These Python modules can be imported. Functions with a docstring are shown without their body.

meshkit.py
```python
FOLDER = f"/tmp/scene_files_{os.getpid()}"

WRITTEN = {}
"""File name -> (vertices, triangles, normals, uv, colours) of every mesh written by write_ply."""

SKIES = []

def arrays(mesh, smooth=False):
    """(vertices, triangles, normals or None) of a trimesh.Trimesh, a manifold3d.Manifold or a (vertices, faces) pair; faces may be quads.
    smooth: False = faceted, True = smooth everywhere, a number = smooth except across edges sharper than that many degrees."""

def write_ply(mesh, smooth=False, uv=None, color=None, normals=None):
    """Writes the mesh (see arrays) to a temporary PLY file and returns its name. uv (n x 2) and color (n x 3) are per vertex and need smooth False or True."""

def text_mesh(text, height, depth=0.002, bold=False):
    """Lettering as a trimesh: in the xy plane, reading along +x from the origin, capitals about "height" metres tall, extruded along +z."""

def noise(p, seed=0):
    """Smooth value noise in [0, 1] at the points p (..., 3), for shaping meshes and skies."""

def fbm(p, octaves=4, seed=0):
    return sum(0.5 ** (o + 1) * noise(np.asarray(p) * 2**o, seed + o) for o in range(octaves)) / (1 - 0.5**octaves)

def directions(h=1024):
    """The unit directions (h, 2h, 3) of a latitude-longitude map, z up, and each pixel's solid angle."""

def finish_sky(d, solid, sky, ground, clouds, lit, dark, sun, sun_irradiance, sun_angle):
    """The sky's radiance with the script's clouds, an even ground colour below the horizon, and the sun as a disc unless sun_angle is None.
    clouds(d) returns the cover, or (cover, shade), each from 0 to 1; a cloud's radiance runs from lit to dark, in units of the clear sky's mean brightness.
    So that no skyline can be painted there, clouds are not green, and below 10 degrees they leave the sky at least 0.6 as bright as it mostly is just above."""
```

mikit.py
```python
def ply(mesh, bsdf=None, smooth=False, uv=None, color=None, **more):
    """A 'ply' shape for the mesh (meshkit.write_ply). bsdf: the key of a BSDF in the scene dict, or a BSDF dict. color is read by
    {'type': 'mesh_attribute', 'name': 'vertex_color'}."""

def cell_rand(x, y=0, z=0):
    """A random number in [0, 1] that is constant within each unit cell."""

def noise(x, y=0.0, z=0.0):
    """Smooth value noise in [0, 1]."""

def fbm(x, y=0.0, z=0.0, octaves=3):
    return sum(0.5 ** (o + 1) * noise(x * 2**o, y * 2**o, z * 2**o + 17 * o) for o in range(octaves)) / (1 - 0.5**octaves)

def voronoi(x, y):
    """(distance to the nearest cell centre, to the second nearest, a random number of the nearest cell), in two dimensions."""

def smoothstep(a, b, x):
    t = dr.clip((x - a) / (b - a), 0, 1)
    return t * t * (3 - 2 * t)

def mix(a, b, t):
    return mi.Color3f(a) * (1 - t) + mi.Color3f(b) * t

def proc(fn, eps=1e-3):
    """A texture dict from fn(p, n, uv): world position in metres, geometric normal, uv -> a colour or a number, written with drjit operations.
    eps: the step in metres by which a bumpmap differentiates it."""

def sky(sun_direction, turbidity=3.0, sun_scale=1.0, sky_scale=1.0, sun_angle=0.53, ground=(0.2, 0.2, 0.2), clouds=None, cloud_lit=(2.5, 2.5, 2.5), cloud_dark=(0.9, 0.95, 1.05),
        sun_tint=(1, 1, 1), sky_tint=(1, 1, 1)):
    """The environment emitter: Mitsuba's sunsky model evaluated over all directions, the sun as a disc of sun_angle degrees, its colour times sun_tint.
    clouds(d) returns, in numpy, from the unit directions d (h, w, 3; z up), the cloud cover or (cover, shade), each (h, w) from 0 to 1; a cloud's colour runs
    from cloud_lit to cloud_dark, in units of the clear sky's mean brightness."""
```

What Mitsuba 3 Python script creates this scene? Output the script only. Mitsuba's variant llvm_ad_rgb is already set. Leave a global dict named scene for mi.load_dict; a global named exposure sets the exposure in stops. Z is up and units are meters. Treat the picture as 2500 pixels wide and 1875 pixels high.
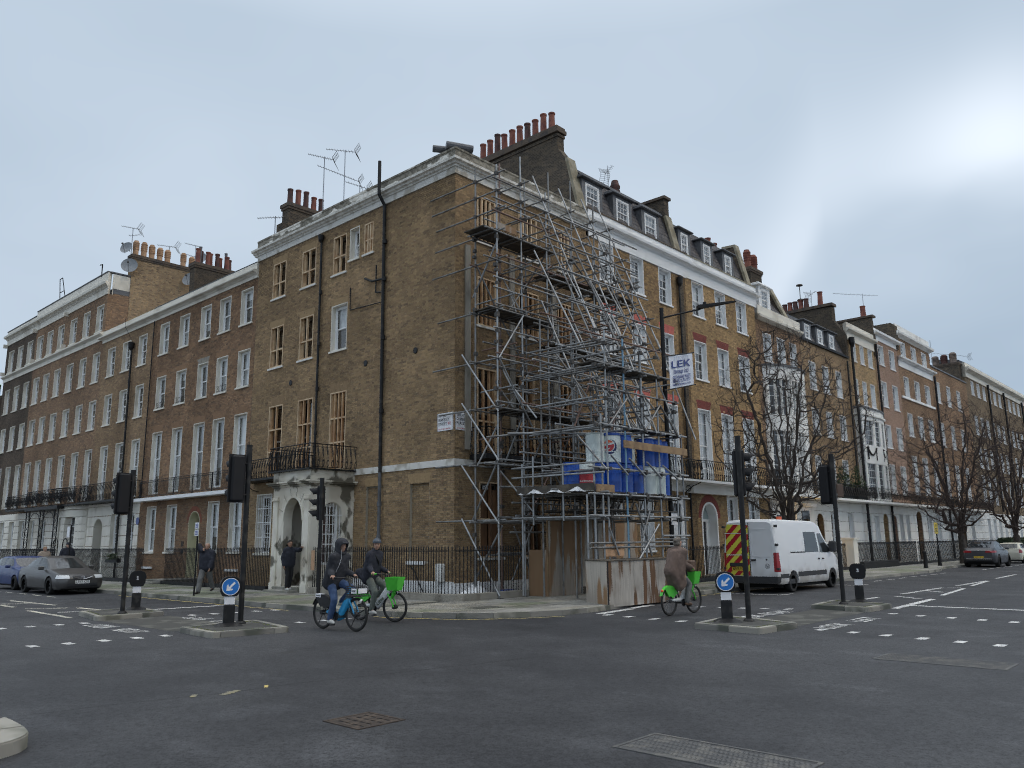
import math, random
import numpy as np, trimesh, mitsuba as mi, drjit as dr, mikit, meshkit
import manifold3d as m3
from shapely.geometry import Polygon, box as sbox, LineString, Point
from shapely import affinity
T4 = mi.ScalarTransform4f
scene, labels = {}, {}

# ---------------------------------------------------------------- camera, sky, exposure
F_PX, PITCH, ROLL, AZ = 1972.86, 0.193213, -0.0101667, 0.7452516
EYE = np.array([-18.469, -19.695, 1.8])
_f0 = np.array([math.cos(AZ), math.sin(AZ), 0]); _r0 = np.array([_f0[1], -_f0[0], 0]); _z = np.array([0, 0, 1.])
FWD = _f0*math.cos(PITCH)+_z*math.sin(PITCH); _U = -_f0*math.sin(PITCH)+_z*math.cos(PITCH)
UP = -_r0*math.sin(ROLL)+_U*math.cos(ROLL)
scene['camera'] = {'type': 'perspective', 'fov': math.degrees(2*math.atan(1250/F_PX)), 'fov_axis': 'x', 'near_clip': .1, 'far_clip': 2000.,
                   'to_world': T4().look_at(origin=EYE.tolist(), target=(EYE+FWD).tolist(), up=UP.tolist())}
def clouds(d):
    # layered winter overcast: broad soft billows, a thin bright break low in the west, a darker bank below it
    q = d/np.maximum(d[..., 2:3]+.22, .15)
    a = meshkit.fbm(q*np.array([.9, .9, .3])+3.1, 5, 3); b = meshkit.fbm(q*np.array([2.3, 2.3, .5])+9.7, 5, 8)
    az = np.degrees(np.arctan2(d[..., 1], d[..., 0])); el = np.degrees(np.arcsin(np.clip(d[..., 2], -1, 1)))
    wob = (a-.5)*7+(b-.5)*4.5
    top = 22.4-.012*(az-14)**2-1.25*np.maximum(az-20.3, 0)+wob*.55
    e = el-top; side = np.clip((34-np.abs(az+4))/8, 0, 1)
    bank = np.clip((1.1-e)/2.6, 0, 1)*side; bank = bank*bank*(3-2*bank)
    rim = (np.exp(-((e-1.6)/(3.6+.1*np.abs(az-12)))**2))*(np.exp(-((az-9)/5.5)**2)+.26*np.exp(-((az-24)/6.5)**2)+.22*np.exp(-((az-17)/8.)**2))
    shade = .945+.085*(a-.5)+.06*(b-.5)+.045*bank-.16*rim-.012*np.clip((11-el)/11, 0, 1)-.64*np.clip((el-34)/44, 0, 1)
    return np.ones_like(shade), np.clip(shade, 0, 1)
scene['sky'] = mikit.sky([.42, -.60, .68], turbidity=3.5, sun_scale=.14, sky_scale=1., sun_angle=26, clouds=clouds,
                         cloud_lit=(9., 9.1, 9.3), cloud_dark=(1.55, 1.95, 2.4), sun_tint=(1, .97, .92), ground=(.06, .06, .065))
exposure = 1.62

# ---------------------------------------------------------------- helpers
def num(key):
    if key not in scene and key not in labels: return key
    i = 1
    while f'{key}_{i:03d}' in scene or f'{key}_{i:03d}' in labels: i += 1
    return f'{key}_{i:03d}'
_last = {}
def uniq(key):
    if key not in _last:
        _last[key] = 0; return key
    _last[key] += 1
    return f'{key}_{_last[key]:03d}'
def tag(key, label=None, cat=None, group=None, kind=None):
    d = {}
    if label: d['label'] = label
    if cat: d['category'] = cat
    if group: d['group'] = group
    if kind: d['kind'] = kind
    labels[key] = d
    return key
def thing(name, label, cat, group=None):
    return tag(uniq(name), label, cat, group)
def ref(m): return {'type': 'ref', 'id': m}
def mat4(R, t): M = np.eye(4); M[:3, :3] = R; M[:3, 3] = t; return M
ML = np.array([[0, -1, 0, 0], [1, 0, 0, 0], [0, 0, 1, 0], [0, 0, 0, 1.]])     # (along, out, up) on the left street
MR = np.array([[1, 0, 0, 0], [0, -1, 0, 0], [0, 0, 1, 0], [0, 0, 0, 1.]])     # the same on the right street
I4 = np.eye(4)
def rotz(a, t=(0, 0, 0)):
    c, s = math.cos(a), math.sin(a); return mat4([[c, -s, 0], [s, c, 0], [0, 0, 1]], t)
BOXF = np.array([[0, 2, 1], [0, 3, 2], [4, 5, 6], [4, 6, 7], [0, 1, 5], [0, 5, 4], [1, 2, 6], [1, 6, 5], [2, 3, 7], [2, 7, 6], [3, 0, 4], [3, 4, 7]])
def corners(a, b):
    x0, y0, z0 = a; x1, y1, z1 = b
    return np.array([[x0, y0, z0], [x1, y0, z0], [x1, y1, z0], [x0, y1, z0], [x0, y0, z1], [x1, y0, z1], [x1, y1, z1], [x0, y1, z1]], float)
class MB:
    def __init__(s): s.v, s.f, s.n, s.c = [], [], 0, []
    def add(s, v, f, c=None):
        v = np.asarray(v, float); s.v.append(v); s.f.append(np.asarray(f, int)+s.n); s.n += len(v)
        if c is not None: s.c.append(c)
        return s
    def box(s, a, b):
        a, b = np.minimum(a, b), np.maximum(a, b); return s.add(corners(a, b), BOXF)
    def cham(s, a, b, r=.01):
        a, b = np.minimum(a, b).astype(float), np.maximum(a, b).astype(float); P = []
        for k in range(3):
            lo, hi = a+r, b-r; lo[k], hi[k] = a[k], b[k]; P += corners(lo, hi).tolist()
        return s.man(m3.Manifold.hull_points(np.array(P)))
    def hexa(s, P): return s.add(P, BOXF)
    def man(s, m):
        q = m.to_mesh(); return s.add(q.vert_properties[:, :3], q.tri_verts)
    def tm(s, m, M=None):
        v = m.vertices if M is None else m.vertices@M[:3, :3].T+M[:3, 3]
        return s.add(v, m.faces)
    def tube(s, p, q, r, n=8, r2=None, cap=True):
        p, q = np.asarray(p, float), np.asarray(q, float); w = q-p; L = np.linalg.norm(w)
        if L < 1e-6: return s
        w /= L; u = np.cross(w, [0, 0, 1] if abs(w[2]) < .9 else [1, 0, 0]); u /= np.linalg.norm(u); x = np.cross(w, u)
        a = np.arange(n)*2*np.pi/n; ring = np.cos(a)[:, None]*u+np.sin(a)[:, None]*x; r2 = r if r2 is None else r2
        v = np.vstack([p+ring*r, q+ring*r2, [p], [q]]); i = np.arange(n); j = (i+1) % n
        f = [np.stack([i, j, j+n], 1), np.stack([i, j+n, i+n], 1)]
        if cap: f += [np.stack([j, i, i*0+2*n], 1), np.stack([i+n, j+n, i*0+2*n+1], 1)]
        return s.add(v, np.vstack(f))
    def path(s, pts, r, n=6, closed=False):
        pts = [np.asarray(p, float) for p in pts]
        if closed: pts = pts+[pts[0]]
        for a, b in zip(pts, pts[1:]):
            w = (b-a)/max(np.linalg.norm(b-a), 1e-9); s.tube(a-w*r*.25, b+w*r*.25, r, n)
        return s
    def lathe(s, prof, c=(0, 0, 0), n=16, M=None):
        a = np.arange(n)*2*np.pi/n; v, f = [], []
        for r, z in prof: v.append(np.stack([np.cos(a)*r, np.sin(a)*r, a*0+z], 1))
        i = np.arange(n); j = (i+1) % n
        for k in range(len(prof)-1): f += [np.stack([i, j, j+n], 1)+k*n, np.stack([i, j+n, i+n], 1)+k*n]
        v = np.vstack(v)
        if M is not None: v = v@np.asarray(M)[:3, :3].T+np.asarray(M)[:3, 3]
        return s.add(v+np.asarray(c, float), np.vstack(f))
    def ext(s, poly, h0, h1, A=None):
        """polygon in (u, v) extruded from h0 to h1; A maps (u, v, h) to the builder's space (3 x 3 or 4 x 4)."""
        for g in getattr(poly, 'geoms', [poly]):
            if g.is_empty or g.area < 1e-8: continue
            m = trimesh.creation.extrude_polygon(g, h1-h0, engine='earcut'); v = np.array(m.vertices); v[:, 2] += h0
            if A is not None:
                A_ = np.asarray(A, float); v = v@A_[:3, :3].T+(A_[:3, 3] if A_.shape[0] == 4 else 0)
            s.add(v, m.faces)
        return s
    def arr(s): return np.vstack(s.v), np.vstack(s.f)
    def put(s, key, mat, M=None, smooth=False, color=None, raw=False):
        if not s.v: return None
        v, f = s.arr()
        if not len(f): print('EMPTY', key); return None
        if M is not None:
            v = v@M[:3, :3].T+M[:3, 3]
            if np.linalg.det(M[:3, :3]) < 0: f = f[:, ::-1]
        if color is None and s.c: color = np.vstack(s.c)
        key = key if raw else uniq(key)
        scene[key] = mikit.ply((v, f), mat, smooth, color=color)
        return key
VZ = np.array([[1, 0, 0], [0, 0, 1], [0, 1, 0.]])          # (u, v, h) -> (along u, out h, up v)
UBOX = mikit.ply((corners((-.5,)*3, (.5,)*3), BOXF)); UCYL = mikit.ply(MB().tube((0, 0, 0), (0, 0, 1), 1, 8).arr(), smooth=50)
def inst(key, ply, mat, M, raw=False):
    key = key if raw else uniq(key)
    scene[key] = {**ply, 'bsdf': ref(mat), 'to_world': T4(np.asarray(M).tolist())}
    return key
def ibox(key, mat, a, b, M=I4):
    a, b = np.minimum(a, b).astype(float), np.maximum(a, b).astype(float)
    return inst(key, UBOX, mat, M@mat4(np.diag(b-a), (a+b)/2))
def axis_to(p, q, r):
    p, q = np.asarray(p, float), np.asarray(q, float); w = q-p; L = np.linalg.norm(w); w = w/L
    u = np.cross(w, [0, 0, 1] if abs(w[2]) < .9 else [1, 0, 0]); u /= np.linalg.norm(u); x = np.cross(w, u)
    return mat4(np.stack([u*r, x*r, w*L], 1), p)
def icyl(key, mat, p, q, r): return inst(key, UCYL, mat, axis_to(p, q, r))
def text(key, s, h, mat, M, depth=.002, bold=True, width=None, center=False):
    m = meshkit.text_mesh(s, h, depth, bold); v = np.array(m.vertices)
    if width: v[:, 0] *= width/(v[:, 0].max()-v[:, 0].min())
    v[:, 0] -= v[:, 0].min()
    if center: v[:, 0] -= v[:, 0].max()/2
    return MB().add(v, m.faces).put(key, mat, M)

# ---------------------------------------------------------------- materials
def BS(name, col, rough=.6, metal=0., spec=.5, bump=None, **k):
    d = {'type': 'principled', 'base_color': col if isinstance(col, dict) else {'type': 'rgb', 'value': list(col)}, 'roughness': rough, 'metallic': metal, 'specular': spec, **k}
    if bump: d = {'type': 'bumpmap', 'tex': mikit.proc(bump[0], bump[2] if len(bump) > 2 else 1e-3), 'scale': bump[1], 'bsdf': d}
    scene[name] = {'type': 'twosided', 'bsdf': d}
    return name
nz, fb, sm, mx = mikit.noise, mikit.fbm, mikit.smoothstep, mikit.mix
def worn(c1, c2, s=3., lo=.45, hi=.7, streak=0.):
    """base colour with weather-stains: blotches, and runs that are longer than wide"""
    def f(p, n, uv):
        a = fb(p.x*s, p.y*s, p.z*s*.7, 3)
        if streak: a = a*(1-streak)+streak*fb(p.x*s*3, p.y*s*3, p.z*s*.25, 3)
        return mx(c1, c2, sm(lo, hi, a))
    return mikit.proc(f)
def asphalt_c(p, n, uv):
    a = fb(p.x*.22, p.y*.22, 1., 3); b = fb(p.x*1.3, p.y*1.3, 4., 3); g = nz(p.x*75, p.y*75)
    g2 = nz(p.x*24, p.y*24)
    c = mx((.026, .027, .030), (.047, .0485, .052), sm(.25, .75, a*.55+b*.45))
    c = c*(.42+.72*g+.42*g2)
    seam = sm(.05, .0, dr.abs(p.y-(-9.9)+.35*(p.x+12.5)*.6+.12*nz(p.x*2, 3)))*sm(-16., -14.5, p.x)*sm(-7., -9., p.x)
    crack = sm(.016, .004, dr.abs(fb(p.x*.16+9, p.y*.16, 2., 3)-.52))*sm(.5, .62, fb(p.x*.4, p.y*.4, 8., 2))
    c = c*(1-.4*dr.maximum(seam, crack*.6))
    patch = sm(.62, .66, fb(p.x*1.7+3, p.y*2.4, 6., 3))*sm(2.0, .9, dr.sqrt(dr.square((p.x+9.6)*1.4)+dr.square((p.y+7.2)*2.2)))
    c = mx(c, (.025, .025, .022), patch*.7)
    scuff = sm(.66, .8, fb(p.x*1.9+40, p.y*.9, 3., 3))
    return c*(1+.3*scuff)
BS('m_asphalt', mikit.proc(asphalt_c), .62, spec=.35, bump=(lambda p, n, uv: nz(p.x*70, p.y*70)*.6+nz(p.x*28, p.y*28)*.7+fb(p.x*2, p.y*2, 0., 2)*1.5, .006, 3e-3))
BS('m_refuge', worn((.05, .05, .046), (.085, .085, .075), 2.5), .85, bump=(lambda p, n, uv: nz(p.x*60, p.y*60), .004, 3e-3))
def slabc(b):
    def f(p, n, uv):
        a = fb(p.x*1.1, p.y*1.1, 2., 3); g = fb(p.x*9, p.y*9, 1., 2)
        return mi.Color3f(b)*(.55+.75*a)*(.8+.4*g)*mx((1., 1., 1.), (.72, .8, .62), sm(.5, .72, fb(p.x*.7+4, p.y*.7, 7., 2)))
    return mikit.proc(f)
for i, b in enumerate([(.17, .165, .145), (.21, .205, .185), (.145, .14, .125), (.19, .18, .15)]):
    BS(f'm_slab{i}', slabc(b), .75, bump=(lambda p, n, uv: fb(p.x*18, p.y*18, 0., 3), .004, 4e-3))
BS('m_kerb', worn((.17, .165, .15), (.08, .085, .07), 2.2), .8, bump=(lambda p, n, uv: fb(p.x*20, p.y*20, p.z*20, 2), .005, 4e-3))
BS('m_kerbtop', worn((.25, .24, .21), (.13, .13, .105), 3), .8)
BS('m_joint', (.05, .05, .042), .95)
BS('m_roadwhite', worn((.50, .50, .49), (.20, .20, .20), 9, .45, .72), .6)
BS('m_roadcream', worn((.45, .43, .36), (.18, .18, .17), 9, .4, .7), .7)
BS('m_roadyellow', worn((.42, .33, .12), (.16, .15, .11), 9, .42, .68), .7)
BS('m_iron', worn((.045, .034, .027), (.075, .056, .042), 14), .65, .3)
BS('m_steelcover', worn((.10, .10, .10), (.15, .145, .135), 9), .55, .4)
BS('m_black', (.010, .010, .011), .5, spec=.3)
BS('m_blackworn', worn((.011, .011, .012), (.035, .033, .03), 8, .5, .8), .5, spec=.35)
BS('m_matteblack', (.012, .012, .014), .6, spec=.3)
BS('m_white', worn((.78, .79, .79), (.62, .62, .60), 1.2, .5, .85), .5)
BS('m_sash', (.76, .77, .77), .4)
BS('m_cream', worn((.70, .665, .58), (.52, .48, .40), 1.3, .5, .85), .55)
BS('m_creamdoor', worn((.56, .54, .38), (.46, .43, .30), 2.), .4)
BS('m_stucco', worn((.74, .71, .63), (.50, .46, .38), 1.1, .48, .82, .35), .6)
BS('m_stuccowhite', worn((.76, .76, .73), (.58, .56, .52), 1.1, .5, .85, .3), .6)
def peel(p, n, uv):
    a = fb(p.x*1.5, p.y*1.5, p.z*2.6, 4); h = sm(15.15, 15.6, p.z)
    b = sm(.50, .57, a+.13*h-.03+.10*nz((p.x-p.y)*.35, 5.)*h); g = fb(p.x*7, p.y*7, p.z*7, 3)
    return mx(mx((.74, .72, .66), (.55, .52, .46), sm(.45, .7, g)), mx((.13, .12, .095), (.27, .25, .205), sm(.35, .65, g)), b*sm(15.30, 15.42, p.z+.16*(a-.5)))
BS('m_peel', mikit.proc(peel), .75)
def mossy(p, n, uv):
    a = fb(p.x*2.3, p.y*2.3, p.z*1.7, 4); top = dr.exp(-dr.square((p.z-3.98)*5.))
    edge = dr.exp(-dr.square((p.y-5.5)*4.)-dr.square((p.x+.3)*3.5))
    b = sm(.60, .72, a+.20*top+.20*edge)
    return mx(mx((.70, .67, .58), (.52, .47, .38), sm(.4, .7, fb(p.x*1.2, p.y*1.2, p.z*.8, 3))), mx((.06, .06, .04), (.12, .10, .07), nz(p.x*9, p.y*9, p.z*9)), b*.9)
BS('m_porch', mikit.proc(mossy), .65)
BS('m_band', worn((.66, .645, .60), (.40, .37, .31), 3, .52, .75), .6)
BS('m_vc', {'type': 'mesh_attribute', 'name': 'vertex_color'}, .85, spec=.25)
BS('m_mortar', (.36, .325, .26), .95, spec=.1)
BS('m_mortar2', (.26, .23, .19), .95, spec=.1)
PAL = {
 'stock': [(0.293, 0.201, 0.114), (0.32, 0.22, 0.122), (0.267, 0.183, 0.106), (0.238, 0.164, 0.095), (0.342, 0.239, 0.133), (0.19, 0.133, 0.082), (0.281, 0.189, 0.112)],
 'brown': [(0.254, 0.157, 0.095), (0.279, 0.171, 0.102), (0.225, 0.142, 0.089), (0.201, 0.129, 0.083), (0.299, 0.191, 0.116), (0.164, 0.112, 0.075)],
 'umber': [(0.264, 0.173, 0.1), (0.285, 0.19, 0.108), (0.243, 0.158, 0.093), (0.217, 0.143, 0.085), (0.306, 0.204, 0.116), (0.186, 0.125, 0.079)],
 'gold': [(0.356, 0.24, 0.123), (0.391, 0.264, 0.133), (0.321, 0.214, 0.114), (0.286, 0.19, 0.103), (0.427, 0.294, 0.152), (0.225, 0.153, 0.087)],
 'amber': [(0.313, 0.207, 0.108), (0.346, 0.23, 0.116), (0.279, 0.184, 0.099), (0.251, 0.164, 0.093), (0.203, 0.139, 0.08)],
}
for k, pal in PAL.items():
    for i, c in enumerate(pal): BS(f'm_{k}{i}', c, .85, spec=.25)
def brickproc(pal, mortar, stain=.3, sc=1.):
    pal = [mi.Color3f(c) for c in pal]
    def f(p, n, uv):
        s = p.x-p.y; r = p.z/.075; row = dr.floor(r); odd = dr.abs(row-2*dr.floor(row/2))
        u = s/.3375+odd*.5; cu = dr.floor(u); fu = u-cu
        head = fu > .66; ci = cu*2+dr.select(head, 1., 0.)
        lo, hi = dr.select(head, .66, 0.), dr.select(head, 1., .66)
        edge = dr.minimum(dr.minimum(fu-lo, hi-fu)*.3375, dr.minimum(r-row, row+1-r)*.075)
        h = mikit.cell_rand(ci, row, 3); c = pal[0]
        for k in range(1, len(pal)): c = dr.select(h > k/len(pal), pal[k], c)
        c = c*(.85+.3*mikit.cell_rand(ci, row, 7))
        st = fb(s*.5, p.z*.5, 3., 3)
        return mx(c, mortar, sm(.0075, .0035, edge))*(1-stain*2*(st-.5))
    return mikit.proc(f)
def brickbump(p, n, uv):
    s = p.x-p.y; r = p.z/.075; row = dr.floor(r); odd = dr.abs(row-2*dr.floor(row/2)); u = s/.3375+odd*.5; fu = u-dr.floor(u)
    lo, hi = dr.select(fu > .66, .66, 0.), dr.select(fu > .66, 1., .66)
    edge = dr.minimum(dr.minimum(fu-lo, hi-fu)*.3375, dr.minimum(r-row, row+1-r)*.075)
    return sm(.003, .009, edge)
for nm, pal, mo, st in (('stock', PAL['stock'], (.25, .225, .185), .35), ('brown', PAL['brown'], (.16, .13, .105), .35), ('umber', PAL['umber'], (.18, .15, .115), .35), ('gold', PAL['gold'], (.26, .22, .16), .3),
                        ('soot', [(.050, .042, .036), (.065, .053, .043), (.085, .067, .05), (.11, .085, .06)], (.14, .125, .10), .4),
                        ('orange', [(.27, .175, .095), (.30, .205, .115), (.24, .16, .095), (.21, .14, .088), (.31, .22, .125)], (.25, .205, .15), .25),
                        ('pink', [(.29, .18, .13), (.32, .205, .15), (.27, .165, .125), (.25, .155, .115)], (.40, .33, .26), .15),
                        ('dark', [(.075, .057, .044), (.09, .068, .05), (.06, .048, .04), (.11, .082, .058)], (.12, .10, .082), .4),
                        ('far', [(.16, .12, .08), (.19, .14, .09), (.14, .105, .07)], (.20, .17, .13), .25)):
    BS(f'm_br_{nm}', brickproc(pal, mo, st), .9, spec=.2)
BS('m_redarch', worn((.50, .13, .105), (.42, .12, .10), 6), .8)
BS('m_redbrick', worn((.20, .05, .04), (.15, .042, .034), 12), .85)
BS('m_rubbed', worn((.24, .085, .05), (.17, .07, .045), 9), .85)
BS('m_timber', worn((.50, .32, .17), (.36, .20, .10), 5, .35, .7), .6)
BS('m_timberpale', worn((.62, .47, .30), (.50, .34, .20), 5, .35, .7), .6)
BS('m_boarding', worn((.20, .105, .05), (.13, .07, .04), 3, .35, .7, .5), .6)
BS('m_plank', worn((.30, .20, .11), (.20, .13, .075), 4, .35, .7), .7)
def ply_c(p, n, uv):
    a = fb(p.x*3.2, p.y*3.2, p.z*.5, 4); b = fb(p.x*1.2+7, p.y*1.2, p.z*.6, 3); g = nz(p.x*26, p.y*26, p.z*2)
    c = mx((.40, .365, .315), (.30, .265, .225), sm(.35, .65, b))
    return mx(c, mx((.30, .185, .10), (.20, .12, .065), g), sm(.50, .60, a+.05*nz(p.x*.8, p.y*.8, 3.)))*(.85+.3*g)
BS('m_hoard', mikit.proc(ply_c), .8)
def rust_c(p, n, uv):
    a = fb(p.x*4.2+20, p.y*1.2, p.z*.45, 4); g = nz(p.x*22, p.y*22, p.z*3)
    return mx(mx((.36, .34, .31), (.26, .24, .215), sm(.3, .7, fb(p.x*2, p.y*2, p.z*2, 3))), mx((.15, .078, .038), (.08, .048, .03), g), sm(.53, .60, a))*(.85+.3*g)
BS('m_hoardrust', mikit.proc(rust_c), .8)
BS('m_galv', worn((.36, .375, .385), (.26, .26, .255), 6, .4, .7), .42, .55)
BS('m_galv2', worn((.25, .255, .255), (.17, .16, .15), 6, .4, .7), .5, .5)
BS('m_galvrust', worn((.23, .16, .14), (.20, .12, .09), 6, .35, .65), .6, .3)
BS('m_galvblue', (.16, .30, .42), .5, .1)
BS('m_coupler', (.085, .08, .075), .6, .5)
BS('m_deck', worn((.055, .048, .04), (.10, .085, .065), 5), .8)
BS('m_lead', worn((.115, .12, .13), (.075, .078, .085), 3), .5, .1)
BS('m_slate', (.06, .058, .064), .6); BS('m_slate1', (.078, .074, .078), .6); BS('m_slate2', (.05, .047, .05), .65)
BS('m_coping', worn((.30, .27, .20), (.20, .175, .12), 3), .8)
BS('m_copingdark', worn((.10, .075, .055), (.06, .05, .045), 4), .8)
BS('m_stonegrey', worn((.28, .26, .22), (.16, .145, .12), 2.2, .4, .7, .4), .8)
BS('m_pot', worn((.23, .082, .055), (.15, .05, .04), 5), .75)
BS('m_potdark', worn((.10, .045, .038), (.05, .03, .028), 5), .75)
BS('m_potbuff', worn((.48, .30, .18), (.36, .22, .13), 5), .75)
BS('m_potgrey', worn((.22, .17, .14), (.12, .10, .09), 5), .75)
BS('m_alu', (.30, .31, .33), .4, .7)
BS('m_dish', (.22, .24, .26), .5)
BS('m_dark', (.016, .016, .018), .8)
BS('m_interior', (.05, .048, .045), .9)
BS('m_net', worn((.46, .49, .50), (.34, .37, .38), 4), .9)
BS('m_netdark', worn((.20, .22, .235), (.12, .14, .15), 3), .9)
BS('m_blind', (.60, .63, .63), .8)
scene['m_glass'] = {'type': 'thindielectric', 'int_ior': 1.52}
BS('m_gloss', (.02, .023, .027), .06, spec=.9)
BS('m_doormaroon', (.055, .017, .017), .4)
BS('m_doorblack', (.010, .011, .014), .25, spec=.7)
BS('m_fan', (.34, .40, .40), .25)
BS('m_signwhite', (.76, .76, .78), .35)
BS('m_signblack', (.015, .015, .018), .4); BS('m_signred', (.42, .05, .06), .4); BS('m_signblue', (.03, .055, .28), .5)
BS('m_arrowblue', (.018, .16, .50), .35)
BS('m_plaque', (.07, .10, .28), .4)
BS('m_yellowsign', (.62, .47, .06), .4)
BS('m_bark', worn((.050, .040, .034), (.085, .072, .062), 9), .9)
BS('m_twig', (.042, .034, .030), .9); BS('m_twigred', (.056, .041, .036), .9)
BS('m_leaf', worn((.030, .052, .018), (.055, .08, .03), 8), .7); BS('m_hedge', worn((.018, .034, .014), (.035, .055, .022), 6), .75)
BS('m_terracotta', (.075, .05, .04), .8)
BS('m_moss', worn((.07, .085, .03), (.12, .11, .06), 20), .95)
BS('m_polythene', worn((.70, .71, .72), (.55, .56, .57), 3), .3); BS('m_bluebag', (.02, .05, .22), .4)
# ---------------------------------------------------------------- ground: road, pavement, kerb, markings
rng = np.random.default_rng(7)
def arc(c, r, a0, a1, n):
    return [(c[0]+r*math.cos(math.radians(a)), c[1]+r*math.sin(math.radians(a))) for a in np.linspace(a0, a1, n)]
def chaikin(p, k=2):
    for _ in range(k):
        q = [p[0]]
        for a, b in zip(p, p[1:]): q += [tuple(.75*np.array(a)+.25*np.array(b)), tuple(.25*np.array(a)+.75*np.array(b))]
        p = q+[p[-1]]
    return p
KERB = [(-5.46, 150), (-5.46, 20.)]+chaikin([(-5.46, 8), (-5.46, 1.), (-5.35, -2.6), (-4.6, -5.1), (-3.0, -6.3), (-1.6, -6.62), (1.8, -6.1), (4.8, -5.35), (8, -5.25)], 3)+\
       chaikin([(15.2, -5.25), (17.0, -5.4), (18.2, -6.15), (20, -6.2), (29.5, -6.2), (31.5, -6.0), (33.2, -5.3), (36, -5.25)], 2)+[(90, -5.2), (170, -5.1)]
AREA = [(-1.82, 150), (-1.82, -1.2)]+arc((-1.0, -1.28), .82, 180, 270, 7)[1:]+[(170, -2.1)]       # where the basement areas begin
pav = Polygon(KERB+AREA[::-1]).buffer(0)
block = Polygon([(-1.82, 150), (-1.82, -1.2)]+arc((-1.0, -1.28), .82, 180, 270, 7)[1:]+[(170, -2.1), (170, 150)])
road = sbox(-150, -180, 220, 180).difference(block)
mb = MB(); mb.ext(road, -.3, 0.); tag(mb.put('road', 'm_asphalt', raw=True), 'dark worn asphalt carriageway of the street junction', kind='structure')
mb = MB(); mb.ext(pav.buffer(-.14), .0, .104); tag(mb.put('pavement', 'm_joint', raw=True), 'stone flagged pavement wrapping the corner of the terrace', kind='structure')
mb = MB(); mb.ext(block.buffer(-.02), -1.8, -1.4); tag(mb.put('basement_area', 'm_joint', raw=True), 'sunken basement area behind the railings', kind='structure')
labels['kerb'] = {'label': 'granite kerb edging the pavement at the junction', 'kind': 'structure'}
line = LineString(KERB); Lk = line.length; cut = [0.]
s0 = line.project(Point(-5.46, 45)); s1 = line.project(Point(60, -5.2)); s = s0
segs = [(0, s0)]
while s < s1: segs.append((s, min(s+.91, s1))); s += .91
segs.append((s1, Lk))
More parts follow.
